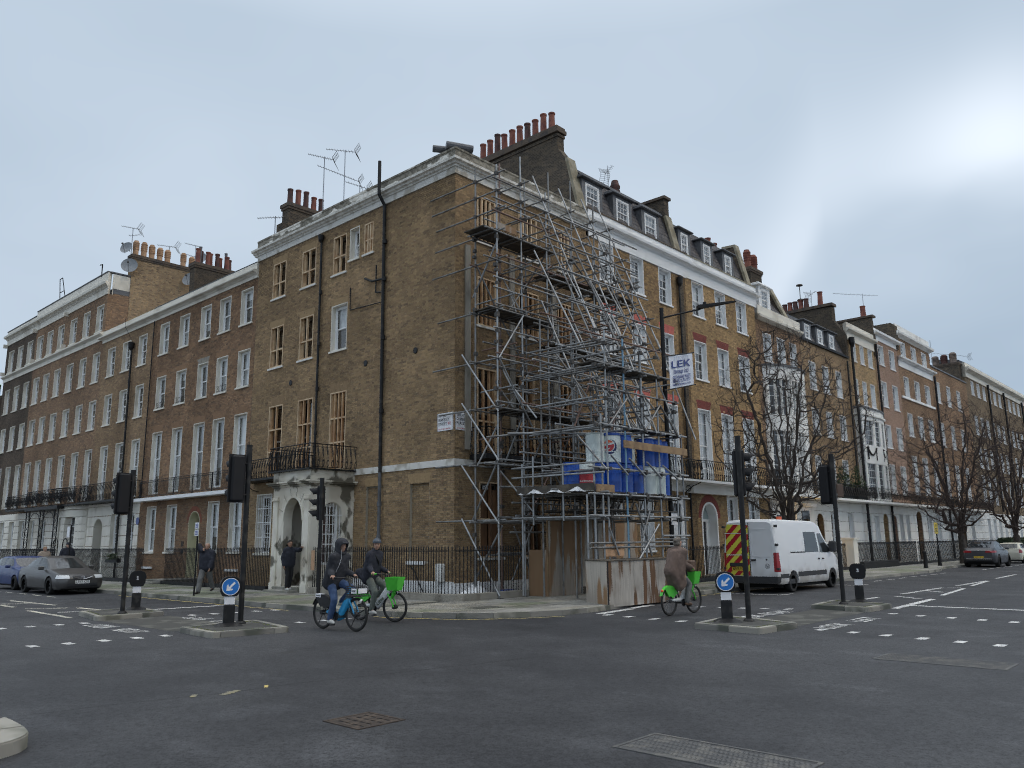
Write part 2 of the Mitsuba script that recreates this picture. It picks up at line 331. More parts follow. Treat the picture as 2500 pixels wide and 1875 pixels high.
for i, (a, b) in enumerate(segs):
    if b-a < .05: continue
    g = .006 if 0 < i < len(segs)-1 else 0
    n = 2 if b-a < 2 else 12
    pts = [line.interpolate(t) for t in np.linspace(a+g, b-g, n)]; P = np.array([(p.x, p.y) for p in pts])
    D = np.gradient(P, axis=0); D /= np.linalg.norm(D, axis=1)[:, None]; N = np.stack([-D[:, 1], D[:, 0]], 1)
    dz = rng.normal(0, .003)
    m = MB()
    for k in range(n-1):
        q = [P[k], P[k+1], P[k+1]+N[k+1]*.15, P[k]+N[k]*.15]
        top = [P[k]+N[k]*.02, P[k+1]+N[k+1]*.02, q[2], q[3]]
        m.hexa(np.array([[*p, -.02] for p in q]+[[*p, .122+dz] for p in top]))
    m.put('kerb__stone', 'm_kerb' if i % 3 else 'm_kerbtop')
# flagstones
slabs = []
def flags(region, horizontal, c0, c1, l0, l1):
    c = c0
    while c < c1:
        w = rng.choice([.58, .66, .74]); l = l0-rng.random()*.6
        while l < l1:
            g = rng.choice([.62, .76, .9, 1.05]); j = .005
            r = sbox(l+j, c+j, l+g-j, c+w-j) if horizontal else sbox(c+j, l+j, c+w-j, l+g-j)
            q = r.intersection(region)
            if q.area > .03: slabs.append((r, q, q.area > .995*r.area))
            l += g
        c += w
inner = pav.buffer(-.155)
corner_r = Polygon([(-9, -9), (-9, -1.5), (-1.5, -1.5), (3, -1.5), (3, -9)])
flags(inner.intersection(sbox(-9, -1.5, -1.5, 60)), False, -5.32, -1.8, -1.5, 60)
flags(inner.intersection(sbox(-9, -9, 75, -1.5)), True, -6.6, -2.0, -6, 75)
slabs.sort(key=lambda t: (t[0].centroid.x-EYE[0])**2+(t[0].centroid.y-EYE[1])**2)
rest = MB()
for i, (r, q, full) in enumerate(slabs):
    z1 = .12+rng.normal(0, .0025)
    if i < 300:
        if full:
            b = r.bounds; ibox('pavement__flagstone', f'm_slab{rng.integers(4)}', (b[0], b[1], .1), (b[2], b[3], z1))
        else: MB().ext(q, .1, z1).put('pavement__flagstone', f'm_slab{rng.integers(4)}')
    elif full: b = r.bounds; rest.box((b[0], b[1], .1), (b[2], b[3], z1))
    else: rest.ext(q, .1, z1)
tag(rest.put('pavement__flagging', 'm_slab1'), kind='stuff')
# painted markings, each a thin sheet on the asphalt
def sheet(pts, key='road__line', mat='m_roadwhite', z=.0045):
    P = Polygon(pts).buffer(0); m = MB()
    for g in getattr(P, 'geoms', [P]):
        v, f = trimesh.creation.triangulate_polygon(g, engine='earcut'); m.add(np.c_[v, np.full(len(v), z)], f)
    return m.put(key, mat)
def stripe(a, b, w, mat='m_roadwhite', key='road__line'):
    return sheet(list(LineString([a, b]).buffer(w/2, cap_style=2).exterior.coords), key, mat)
def stud(x, y, a=.13, b=.13): return sheet([(x-a, y-b), (x+a, y-b), (x+a, y+b), (x-a, y+b)], 'road__crossing_stud')
for x, y in [(1.88, -7.88), (2.04, -8.45), (2.17, -9.0), (2.36, -9.53), (2.51, -10.1), (2.69, -12.66), (2.51, -13.35), (2.38, -14.04), (2.22, -14.71), (2.07, -15.35), (1.95, -16.0),
             (-1.95, -9.59), (-1.78, -12.73), (-1.91, -13.42), (-2.03, -14.07), (-2.16, -14.75), (-2.3, -15.41), (-2.41, -16.05), (-1.7, -8.0), (-1.6, -7.3), (-1.85, -8.8)]: stud(x, y, .17, .085)
for x, y in [(-12.43, 1.61), (-11.85, 1.57), (-11.27, 1.49), (-10.72, 1.41), (-8.06, 1.4), (-7.51, 1.31), (-6.92, 1.2), (-6.35, 1.14), (-5.85, 1.04), (-13.08, -2.62), (-12.5, -2.72), (-11.87, -2.77), (-11.27, -2.82),
             (-10.72, -2.89), (-8.2, -2.6), (-7.45, -2.69), (-6.8, -2.7), (-6.15, -2.7)]: stud(x, y, .085, .17)
def lettering(s, o, along, up, length, h):
    m = meshkit.text_mesh(s, 1., .001, True); v = np.array(m.vertices); v[:, 0] -= v[:, 0].min(); v[:, 0] *= length/v[:, 0].max(); v[:, 1] *= h
    P = np.c_[np.array(o)+v[:, :1]*np.array(along)+v[:, 1:2]*np.array(up), v[:, 2]+.0045]
    MB().add(P, m.faces).put('road__lettering', 'm_roadwhite')
X, Y = (1, 0), (0, 1)
for s, o in (('LOOK', (-1.5, -12.86)), ('LEFT', (.25, -12.86))): lettering(s, o, X, Y, 1.15, .42)
for s, o in (('LOOK', (-.75, -10.52)), ('RIGHT', (.75, -10.52))): lettering(s, o, X, Y, 1.2, .42)
for s, o in (('LOOK', (-10.98, .8)), ('RIGHT', (-10.98, -.75))): lettering(s, o, (0, -1), X, 1.05, .42)
for s, o in (('LOOK', (-8.62, .85)), ('LEFT', (-8.62, -.6))): lettering(s, o, (0, -1), X, 1.0, .36)
# right street: stop line, centre hatching
stripe((5.5, -12.2), (5.5, -24), .2); stripe((4.2, -12.2), (8.4, -11.95), .2); stripe((8.2, -11.7), (9.1, -10.65), .12)
for a, b in (((10.2, -10.5), (14.55, -10.53)), ((12.5, -10.55), (11.9, -11.25)), ((10.25, -11.7), (14.6, -11.26)), ((14.85, -10.65), (14.85, -11.1)), ((16.1, -10.6), (20.6, -10.6)), ((16.4, -11.05), (20.6, -10.65)), ((23.2, -10.4), (28., -10.2)), ((5.55, -10.4), (8.3, -10.4)),
             ((33, -10.2), (37, -10.1)), ((42, -10.1), (46, -10.)), ((51, -10), (55, -9.9)), ((60, -10), (64, -9.9))): stripe(a, b, .15)
for x in (7.6, 14.6): stripe((x, -7.55), (x+.9, -7.55), .1); stripe((x, -5.3), (x, -7.5), .1)
for k in range(7): stripe((18+k*1.6, -6.9), (18.9+k*1.6, -6.95), .1)
for k in range(22): stripe((34+k*1.6, -7.35), (34.9+k*1.6, -7.35), .1)
# left street: stop line, hatching and edge lines
stripe((-5.6, 3.95), (-8.5, 4.3), .2); stripe((-8.8, 4.5), (-9.95, 5.55), .12)
for a, b in (((-10.28, 6.9), (-10.4, 3.3)), ((-10.1, 7.8), (-9.15, 7.0)), ((-8.97, 6.8), (-8.8, 4.5)), ((-9.2, 12.4), (-9.0, 8.6)), ((-9.95, 10.8), (-9.25, 9.95)), ((-10.1, 10.1), (-10.1, 8.8)), ((-9.9, 17), (-9.9, 12)), ((-9.6, 24), (-9.6, 19)), ((-9.6, 31), (-9.6, 26))): stripe(a, b, .15, 'm_roadcream')
for k in range(24): stripe((-7.55, 13+k*1.6), (-7.55, 13.9+k*1.6), .1, 'm_roadcream')
yk = LineString(KERB).parallel_offset(.25, 'right' if LineString(KERB).parallel_offset(.25, 'right').distance(Point(-10, 5)) < LineString(KERB).distance(Point(-10, 5)) else 'left')
for a, b in (((-5.7, 12), (-5.62, .6)), ((-5.4, -2.9), (-2.6, -6.9)), ((5.4, -5.6), (16.5, -5.6))):
    t0, t1 = sorted((yk.project(Point(a)), yk.project(Point(b)))); n = 24; P = [yk.interpolate(t) for t in np.linspace(t0, t1, n)]
    sheet(list(LineString([(p.x, p.y) for p in P]).buffer(.045, cap_style=2).exterior.coords), 'road__yellow_line', 'm_roadyellow')
for a, b in (((-1.5, -6.95), (.35, -6.7)), ((.5, -6.6), (1.7, -6.42))): stripe(a, b, .22)
for a, b, w in (((-13.55, -9.86), (-13.45, -9.72), .07), ((-13.25, -10.0), (-12.95, -9.86), .09), ((-13.1, -9.98), (-13.06, -9.84), .07), ((-12.62, -9.95), (-12.52, -9.8), .05)): stripe(a, b, w, 'm_roadyellow', 'road__paint_mark')
sheet([(-10.25, -2.2), (-8.6, -2.25), (-8.5, 1.7), (-10.25, 1.65)], 'road__refuge_patch', 'm_refuge', .0035)
sheet([(-1.6, -12.1), (2.75, -12.0), (2.9, -10.7), (-1.4, -10.65)], 'road__refuge_patch', 'm_refuge', .0035)

def island(name, label, poly, h=.115):
    t = thing(name, label, 'traffic island', 'traffic islands in the roadway')
    P = Polygon(poly).buffer(-.12).buffer(.12); K = P.difference(P.buffer(-.14))
    c = P.centroid; a0 = rng.random()*360
    for k, a in enumerate(range(0, 360, 60)):
        w = Polygon([(c.x, c.y)]+[(c.x+9*math.cos(math.radians(q+a0)), c.y+9*math.sin(math.radians(q+a0))) for q in np.linspace(a+.3, a+59.7, 6)])
        g = K.intersection(w)
        m = MB()
        for q in getattr(g, 'geoms', [g]):
            if q.area > 1e-4: m.ext(q, 0, h-.02+rng.normal(0, .002)); m.ext(q.intersection(P.buffer(-.018)), h-.03, h+rng.normal(0, .002))
        m.put(t+'__kerb_stone', 'm_kerbtop' if k % 2 else 'm_kerb')
    MB().ext(P.buffer(-.143), 0, h-.012).put(t+'__surface', 'm_refuge')
    rn = np.random.default_rng(len(t)); m = MB()
    Q = P.buffer(-.16); e = Q.exterior
    for _ in range(90):
        p = e.interpolate(rn.random()*e.length); p = (p.x*.9+c.x*.1*rn.random()+p.x*0, p.y) if False else (p.x+(c.x-p.x)*rn.random()*.12, p.y+(c.y-p.y)*rn.random()*.12)
        m.lathe([(.012+.02*rn.random(), 0), (.008, .012), (.0, .014)], (p[0], p[1], h-.013), 5)
    tag(m.put(t+'__moss', 'm_moss'), kind='stuff')
    return t
island('traffic_island', 'kerbed concrete traffic island at the left holding the arrow bollard', [(-10.38, -4.1), (-8.75, -4.35), (-8.35, -2.25), (-10.25, -2.45)])
island('traffic_island', 'mossy kerbed traffic island farther up the left street below the parked cars', [(-10.35, 1.7), (-8.6, 1.85), (-8.35, 3.9), (-9.98, 3.95)])
island('traffic_island', 'kerbed concrete traffic island at the right holding the arrow bollard', [(-3.3, -12.15), (-1.75, -12.25), (-1.1, -10.35), (-3.15, -10.6)])
island('traffic_island', 'kerbed traffic island beyond the arrow bollard, behind the van in the right street', [(2.8, -12.05), (4.4, -12.1), (5.1, -10.3), (2.95, -10.5)])
# the rounded kerb nose cut by the lower left edge of the photograph
t = thing('traffic_island', 'pale rounded stone kerb nose in the lower left corner', 'traffic island', 'traffic islands in the roadway')
P = Polygon(chaikin([(-15.62, -9.6), (-15.62, -10.75), (-15.74, -11.2), (-16.15, -11.42), (-17.6, -11.5)], 2)+[(-17.6, -9.6)])
for a, b in ((0, 38), (38.5, 92), (92.5, 180)):
    w = Polygon([(-16.5, -10.6)]+[(-16.5+5*math.cos(math.radians(-q)), -10.6+5*math.sin(math.radians(-q))) for q in np.linspace(a-30, b-30, 8)])
    g = P.intersection(w); m = MB(); m.ext(g, 0, .115); m.ext(g.buffer(-.012), .11, .13); m.put(t+'__kerb_stone', 'm_kerbtop')

# covers let into the carriageway
def cover(name, label, x0, y0, x1, y1, mat, nx, slots=False, rot=0):
    t = thing(name, label, 'manhole cover'); c = ((x0+x1)/2, (y0+y1)/2); M = rotz(rot, (c[0], c[1], 0)); w, h = (x1-x0)/2, (y1-y0)/2
    MB().ext(sbox(-w, -h, w, h).difference(sbox(-w+.035, -h+.035, w-.035, h-.035)), -.01, .009).put(t+'__frame', mat, M)
    for k in range(nx):
        a, b = (-w+.04+k*(2*w-.08)/nx+.004, -w+.04+(k+1)*(2*w-.08)/nx-.004)
        if slots:
            holes = [sbox(a+.05+i*.115, -h+.06+j*.115+(.03 if i % 2 else 0), a+.085+i*.115, -h+.135+j*.115+(.03 if i % 2 else 0)) for i in range(int((b-a-.08)/.115)+1) for j in range(int((2*h-.12)/.115))]
            P = sbox(a, -h+.04, b, h-.04)
            for q in holes: P = P.difference(q.intersection(sbox(a+.03, -h+.07, b-.03, h-.07)))
            MB().ext(P, -.03, .007).put(t+'__grate', mat, M)
        else:
            MB().box((a, -h+.04, -.01), (b, h-.04, .005)).put(t+'__plate', mat, M)
            m = MB(); i = 0; yy = -h+.06
            while yy < h-.07:
                xx = a+.03; j = 0
                while xx < b-.045:
                    d = .016 if j % 2 else -.016
                    m.hexa(np.array([[xx, yy-d-.006, .004], [xx+.04, yy+d-.006, .004], [xx+.04, yy+d+.006, .004], [xx, yy-d+.006, .004], [xx+.002, yy-d-.004, .0095], [xx+.038, yy+d-.004, .0095], [xx+.038, yy+d+.004, .0095], [xx+.002, yy-d+.004, .0095]]))
                    xx += .052; j += 1
                yy += .045
            tag(m.put(t+'__tread', mat, M), kind='stuff')
    return t
cover('manhole_cover', 'rusty brown slotted drain cover in the middle of the near roadway', -13.31, -12.83, -12.71, -12.22, 'm_iron', 1, True)
cover('manhole_cover', 'grey steel tread-plate covers at the lower edge of the picture', -12.25, -16.75, -11.56, -15.12, 'm_steelcover', 1, rot=.0)
cover('manhole_cover', 'long narrow run of worn tread-plate covers in the right roadway', -5.32, -16.75, -4.55, -14.95, 'm_steelcover', 1, rot=.0)
MB().ext(sbox(-3.3, -4.55, -2.4, -3.95), .115, .1275).put(tag(uniq('access_cover'), 'dark inset access cover in the pavement by the hoarding', 'access cover'), 'm_joint', raw=True)
# ---------------------------------------------------------------- facade toolkit; local space is (s along the street, d out of the wall, z up)
BRK_D = .013
def lin(c): return np.array(c)
def brick_rows(s0, s1, z0, z1, holes, seed=1, off=0.):
    """Flemish bond: rectangles (a, b, za, zb) of every brick between the openings. holes: (a, b, za, zb) or a function z -> list of (a, b)."""
    r = np.random.default_rng(seed); out = []; n0, n1 = int(math.ceil(z0/.075)), int(z1/.075)
    for j in range(n0, n1):
        za, zb = j*.075+.005, j*.075+.07; zm = (za+zb)/2; cuts = []
        for h in holes:
            if callable(h): cuts += h(zm)
            elif h[2] < zm < h[3]: cuts.append((h[0], h[1]))
        cuts.sort(); free, x = [], s0
        for a, b in cuts:
            if a > x: free.append((x, min(a, s1)))
            x = max(x, b)
        if x < s1: free.append((x, s1))
        st = math.floor((s0-off)/.3375)*.3375+off+(.16875 if j % 2 else 0)-.3375; cells = []
        while st < s1:
            cells.append((st+.005, st+.22)); cells.append((st+.23, st+.3325)); st += .3375
        for a, b in free:
            for c, e in cells:
                u, v = max(a, c), min(b, e)
                if v-u > .025: out.append((u, v, za, zb))
    return np.array(out)
def brick_mesh(R, pal, seed, stain=.3, d0=-BRK_D-.004, dark=None):
    r = np.random.default_rng(seed); n = len(R); pal = np.array(pal)
    d1 = r.normal(0, .0016, n); ja = r.normal(0, .0015, (n, 4)); a, b, za, zb = (R+ja).T
    v = np.empty((n, 8, 3)); k = 0
    for d in (np.full(n, d0), d1):
        for x, z in ((a, za), (b, za), (b, zb), (a, zb)): v[:, k] = np.stack([x, d, z], 1); k += 1
    F = np.array([[4, 5, 6], [4, 6, 7], [0, 1, 5], [0, 5, 4], [1, 2, 6], [1, 6, 5], [2, 3, 7], [2, 7, 6], [3, 0, 4], [3, 4, 7]])
    f = (F[None]+np.arange(n)[:, None, None]*8).reshape(-1, 3)
    w = np.array([.2, .2, .16, .14, .12, .06, .12])[:len(pal)]; w = w/w.sum()
    c = pal[r.choice(len(pal), n, p=w)]*r.uniform(.88, 1.12, (n, 1))
    m = np.stack([(a+b)/2, za*0, za], 1); st = meshkit.fbm(m*np.array([.55, 1, .5])+seed, 4, seed)
    sp = meshkit.fbm(m*np.array([1.6, 1, 1.4])+seed*3.1, 3, seed+4)
    c = c*(1-stain*2*(st-.5))[:, None]*(1-.25*2*(sp-.5))[:, None]
    if dark is not None: c = c*dark(m)[:, None]
    return v.reshape(-1, 3), f, np.repeat(c, 8, 0)
def wall_poly(s0, s1, z0, z1, holes):
    P = sbox(s0, z0, s1, z1)
    for h in holes: P = P.difference(h if not isinstance(h, tuple) else sbox(h[0], h[2], h[1], h[3]))
    return P
def arch_poly(s0, s1, z0, zs, zt, n=20):
    """an opening with straight jambs to zs and an arched head up to zt"""
    c, r = (s0+s1)/2, (s1-s0)/2
    return Polygon([(s0, z0), (s1, z0)]+[(c+r*math.cos(t), zs+(zt-zs)*math.sin(t)) for t in np.linspace(0, math.pi, n)])
def arch_cut(s0, s1, z0, zs, zt, g=0.):
    def f(z):
        if z < z0 or z > zt+g: return []
        if z <= zs: return [(s0-g, s1+g)]
        t = (z-zs)/(zt-zs+g); w = (s1-s0+2*g)/2*math.sqrt(max(0, 1-t*t)); c = (s0+s1)/2
        return [(c-w, c+w)]
    return f
class House:
    def __init__(s, name, label, M, cat='house', group='terraced houses on the two streets'):
        s.k = thing(name, label, cat, group); s.M = M; s.holes = []; s.cuts = []
    def p(s, part, mb, mat, smooth=False, **k): return mb.put(s.k+'__'+part, mat, s.M, smooth, **k)
    def b(s, part, a, b, mat): return ibox(s.k+'__'+part, mat, a, b, s.M)
    def wall(s, s0, s1, z0, z1, mat, brick=None, seed=1, stain=.3, extra=(), own300=0, dark=None, depth=.30):
        hs = [h for h in s.holes]
        P = wall_poly(s0, s1, z0, z1, hs)
        m = MB(); m.ext(P, -depth, -BRK_D if brick else 0., VZ); key = s.p('wall', m, mat)
        if brick:
            R = brick_rows(s0, s1, z0, z1, s.cuts+list(extra), seed); v, f, c = brick_mesh(R, PAL[brick], seed, stain, dark=dark)
            idx = np.array([], int)
            if own300:
                ctr = np.stack([(R[:, 0]+R[:, 1])/2, R[:, 0]*0, (R[:, 2]+R[:, 3])/2], 1)@s.M[:3, :3].T+s.M[:3, 3]
                ok = (ctr[:, 2] > 1.4) & (R[:, 1]-R[:, 0] > .15); dist = np.where(ok, np.linalg.norm(ctr-EYE, axis=1), 1e9)
                idx = np.argsort(dist)[:own300]
                r = np.random.default_rng(seed)
                for i in idx:
                    a, b, za, zb = R[i]; ibox(key+'__brick', f'm_{brick}{r.integers(len(PAL[brick]))}', (a, -BRK_D-.004, za), (b, r.normal(0, .0015), zb), s.M)
            keep = np.ones(len(R), bool); keep[idx] = False
            n = int(keep.sum()); vv = v.reshape(-1, 8, 3)[keep].reshape(-1, 3); cc = c.reshape(-1, 8, 3)[keep].reshape(-1, 3)
            m = MB(); m.add(vv, f[:n*10], cc)
            tag(s.p('brickwork', m, 'm_vc'), kind='stuff')
        return key
    def body(s, s0, s1, z0, zr, mat, back=9., floors=()):
        """the mass of the house behind its front rooms, with the roof deck and the room floors"""
        m = MB(); m.box((s0, -back, z0), (s1, -1.5, zr)); s.p('rear_wall', m, mat)
        m = MB(); m.box((s0, -1.5, zr-.25), (s1, -.3, zr)); m.box((s0-0, -back, zr+.004), (s1, -.28, zr+.06)); s.p('roof', m, 'm_lead')
        m = MB()
        for z in floors: m.box((s0+.02, -1.5, z-.2), (s1-.02, -.3, z))
        s.p('room_floor', m, 'm_interior'); m = MB()
        for x in (s0+.004, s1-.16): m.box((x, -1.5, z0), (x+.156, -.302, zr-.26))
        s.p('flank_wall', m, mat)
    def window(s, s0, s1, z0, z1, nx=1, ny=1, sash='m_sash', reveal='m_cream', sill=.09, depth=.17, drape=.6, arch=None, panes=True, split=.5, cut=True, ends=.09, guard=False, fw=.065):
        """a double-hung sash: lined reveal, box frame, two sashes with nx by ny panes each, sill, something drawn behind the glass"""
        if cut: s.holes.append((s0, s1, z0, z1)); s.cuts.append((s0, s1, z0, z1))
        w = s.k+'__window'; key = uniq(w); dw = -depth
        f = MB()
        for a, b in (((s0+.02, dw-.06, z0), (s0+.02+fw, dw, z1-.02)), ((s1-.02-fw, dw-.06, z0), (s1-.02, dw, z1-.02)), ((s0+.02, dw-.06, z1-.02-fw), (s1-.02, dw, z1-.02)), ((s0+.02, dw-.06, z0), (s1-.02, dw+.02, z0+.05))): f.box(a, b)
        a0, a1, b0, b1 = s0+.02+fw, s1-.02-fw, z0+.05, z1-.02-fw; zm = b0+(b1-b0)*split
        for (za, zb, d) in ((zm-.02, b1, dw-.022), (b0, zm+.02, dw-.052)):
            t = .042; f.box((a0, d-.03, za), (a0+t, d, zb)); f.box((a1-t, d-.03, za), (a1, d, zb)); f.box((a0, d-.03, zb-t), (a1, d, zb)); f.box((a0, d-.03, za), (a1, d, za+t*1.2))
            gx = np.linspace(a0+t, a1-t, nx+1); gz = np.linspace(za+t*1.2, zb-t, ny+1)
            for x in gx[1:-1]: f.box((x-.011, d-.022, gz[0]), (x+.011, d-.004, gz[-1]))
            for z in gz[1:-1]: f.box((gx[0], d-.022, z-.011), (gx[-1], d-.005, z+.011))
            if panes:
                for i in range(nx):
                    for j in range(ny):
                        e = rngw.normal(0, .004, 4)
                        g = MB(); c = [(gx[i], d-.015+e[0]*.3, gz[j]), (gx[i+1], d-.015+e[1]*.3, gz[j]), (gx[i+1], d-.015+e[2]*.3, gz[j+1]), (gx[i], d-.015+e[3]*.3, gz[j+1])]
                        g.add(c, [[0, 1, 2], [0, 2, 3]]).put(key+'__pane', 'm_glass', s.M)
            else:
                MB().add([(gx[0], d-.015, gz[0]), (gx[-1], d-.015, gz[0]), (gx[-1], d-.015, gz[-1]), (gx[0], d-.015, gz[-1])], [[0, 1, 2], [0, 2, 3]]).put(key+'__pane', 'm_glass', s.M)
        f.put(key, sash, s.M, raw=True)
        if reveal:
            t = .012; m = MB(); e = .004
            m.box((s0-.0, dw-.07, z0), (s0+t, e, z1)); m.box((s1-t, dw-.07, z0), (s1, e, z1)); m.box((s0+t, dw-.07, z1-t), (s1-t, e, z1))
            m.box((s0-.03, .001, z0), (s0, e+.003, z1+.03)); m.box((s1, .001, z0), (s1+.03, e+.003, z1+.03)); m.box((s0, .001, z1), (s1, e+.003, z1+.03))
            m.put(key+'__reveal', reveal, s.M)
        if sill: MB().hexa([(s0-ends, -.25, z0-sill), (s1+ends, -.25, z0-sill), (s1+ends, .065, z0-sill), (s0-ends, .065, z0-sill), (s0-ends, -.25, z0+.012), (s1+ends, -.25, z0+.012), (s1+ends, .06, z0-.008), (s0-ends, .06, z0-.008)]).put(key+'__sill', reveal or sash, s.M)
        if drape:
            d = dw-.16; kind = rngw.random(); m = MB(); n = 14
            if kind < drape:
                lo = z0 if rngw.random() < .7 else z0+(z1-z0)*rngw.choice([.3, .5]); mat = 'm_net' if rngw.random() < .55 else 'm_netdark'
                xs = np.linspace(s0, s1, n+1); v = np.array([(x, d+.02*math.sin(i*2.1), z) for i, x in enumerate(xs) for z in (lo, z1)])
                m.add(v, [[2*i, 2*i+2, 2*i+3] for i in range(n)]+[[2*i, 2*i+3, 2*i+1] for i in range(n)]).put(key+'__curtain', mat, s.M)
            elif kind < drape+.25:
                m.box((s0+.03, d, z1-(z1-z0)*rngw.choice([.25, .45, .6])), (s1-.03, d+.01, z1)); m.put(key+'__blind', 'm_blind', s.M)
        if guard:
            g = MB()
            for k in range(7): x = s0+.1+k*(s1-s0-.2)/6; g.tube((x, -.03, z0), (x, -.03, z0+.34), .008, 5)
            for z in (z0+.08, z0+.33): g.tube((s0, -.03, z), (s1, -.03, z), .01, 5)
            g.put(key+'__guard_rail', 'm_black', s.M)
        return key
    def boarded(s, s0, s1, z0, z1, n=3, mat='m_timberpale', cross=(.5,), cut=True, sill=.09, dark='m_dark', depth=.1):
        """an opening framed up in new softwood studs"""
        if cut: s.holes.append((s0, s1, z0, z1)); s.cuts.append((s0, s1, z0, z1))
        key = uniq(s.k+'__window'); f = MB(); t = .05
        for a, b in (((s0, -depth, z0), (s0+t, .006, z1)), ((s1-t, -depth, z0), (s1, .006, z1)), ((s0+t, -depth, z1-t), (s1-t, .006, z1)), ((s0+t, -depth, z0), (s1-t, .006, z0+t))): f.box(a, b)
        f.put(key, 'm_timberpale', s.M, raw=True)
        xs = np.linspace(s0+t, s1-t, n+1)
        ibox(key+'__stud', mat, (s0+t, -depth-.09, z0+t), (s0+t+.10, -.004-depth, z1-t), s.M); ibox(key+'__stud', mat, (s1-t-.06, -depth-.09, z0+t), (s1-t, -depth-.004, z1-t), s.M)
        for x in xs[1:-1]: ibox(key+'__stud', mat, (x-.035, -depth, z0+t+.002), (x+.035, -.012, z1-t-.002), s.M)
        for c in cross:
            z = z0+(z1-z0)*c
            for i in range(n): ibox(key+'__nogging', 'm_timberpale', (xs[i]+(.035 if i else 0), -depth+.005, z-.03), (xs[i+1]-(.035 if i < n-1 else 0), -.016, z+.03), s.M)
        m = MB(); zz = z0+(z1-z0)*.5
        m.box((s0+.02, -.32, z0), (s0+.10, -.27, z1)); m.box((s1-.10, -.32, z0), (s1-.02, -.27, z1)); m.box((s0, -.33, zz-.03), (s1, -.275, zz+.03)); m.box((s0, -.33, z1-.1), (s1, -.275, z1))
        m.put(key+'__sash', 'm_stonegrey', s.M)
        MB().add([(s0, -.3, z0), (s1, -.3, z0), (s1, -.3, z1), (s0, -.3, z1)], [[0, 1, 2], [0, 2, 3]]).put(key+'__pane', 'm_glass', s.M)
        if sill: MB().hexa([(s0-.08, -.25, z0-sill), (s1+.08, -.25, z0-sill), (s1+.08, .065, z0-sill), (s0-.08, .065, z0-sill), (s0-.08, -.25, z0-.001), (s1+.08, -.25, z0-.001), (s1+.08, .06, z0-.012), (s0-.08, .06, z0-.012)]).put(key+'__sill', 'm_band', s.M)
        return key
    def flat_arch(s, win, s0, s1, z, h=.30, splay=.12, n=13, mat='m_rubbed', own=False):
        """voussoirs of a flat gauged arch standing a few millimetres proud"""
        m = MB(); x0, x1 = s0-.02, s1+.02
        for i in range(n):
            u0, u1 = i/n, (i+1)/n; lo0, lo1 = x0+(x1-x0)*u0+.004, x0+(x1-x0)*u1-.004; hi0, hi1 = x0-splay+(x1-x0+2*splay)*u0+.004, x0-splay+(x1-x0+2*splay)*u1-.004
            d = .004+rngw.normal(0, .001); P = np.array([[lo0, -.05, z], [lo1, -.05, z], [lo1, d, z], [lo0, d, z], [hi0, -.05, z+h], [hi1, -.05, z+h], [hi1, d, z+h], [hi0, d, z+h]])
            q = MB().hexa(P)
            if own: q.put(win+'__arch_brick', mat, s.M)
            else: m.hexa(P)
        if m.v: m.put(win+'__arch', mat, s.M)
    def profile(s, part, prof, s0, s1, mat, ret0=False, ret1=False):
        """a moulding with the section prof [(d, z)...] run from s0 to s1 and returned at its ends"""
        m = MB(); n = len(prof); P = np.array([[s0-(d if ret0 else 0), d, z] for d, z in prof]+[[s1+(d if ret1 else 0), d, z] for d, z in prof])
        f = []
        for i in range(n):
            j = (i+1) % n; f += [[i, j, j+n], [i, j+n, i+n]]
        m.add(P, f); tri, idx = trimesh.creation.triangulate_polygon(Polygon(prof), engine='earcut')
        for e in (0, 1):
            x = np.where(True, (s1 if e else s0), 0); v = np.array([[x+(d if (ret1 if e else ret0) else 0)*(1 if e else -1), d, z] for d, z in tri]); m.add(v, idx)
        return s.p(part, m, mat)
    def pots(s, key, pts, mats, h=.8, r=.15, style='plain'):
        for i, (a, d, z) in enumerate(pts):
            hh = h*rngw.uniform(.9, 1.12); m = MB()
            if style == 'plain': prof = [(0, 0), (r*1.12, 0), (r*1.1, .05), (r*.92, .1), (r*.8, hh-.09), (r*.95, hh-.07), (r*.95, hh), (r*.72, hh), (r*.7, hh-.3), (0, hh-.3)]
            else: prof = [(0, 0), (r*1.05, 0), (r, hh*.4)]+[q for k in range(4) for q in ((r*1.2, hh*(.42+.13*k)), (r*1.2, hh*(.48+.13*k)), (r*1.0, hh*(.50+.13*k)))]+[(r*.8, hh), (r*.6, hh), (r*.6, hh-.25), (0, hh-.25)]
            m.lathe(prof, (0, 0, 0), 14); W = s.M@mat4(rotz(0)[:3, :3]@np.eye(3), (a, d, z)); tilt = rngw.normal(0, .012, 2); R = np.eye(3); R[0, 2], R[1, 2] = tilt; W[:3, :3] = W[:3, :3]@R
            m.put(key+'__pot', mats[i % len(mats)], W, smooth=35)
rngw = np.random.default_rng(11)

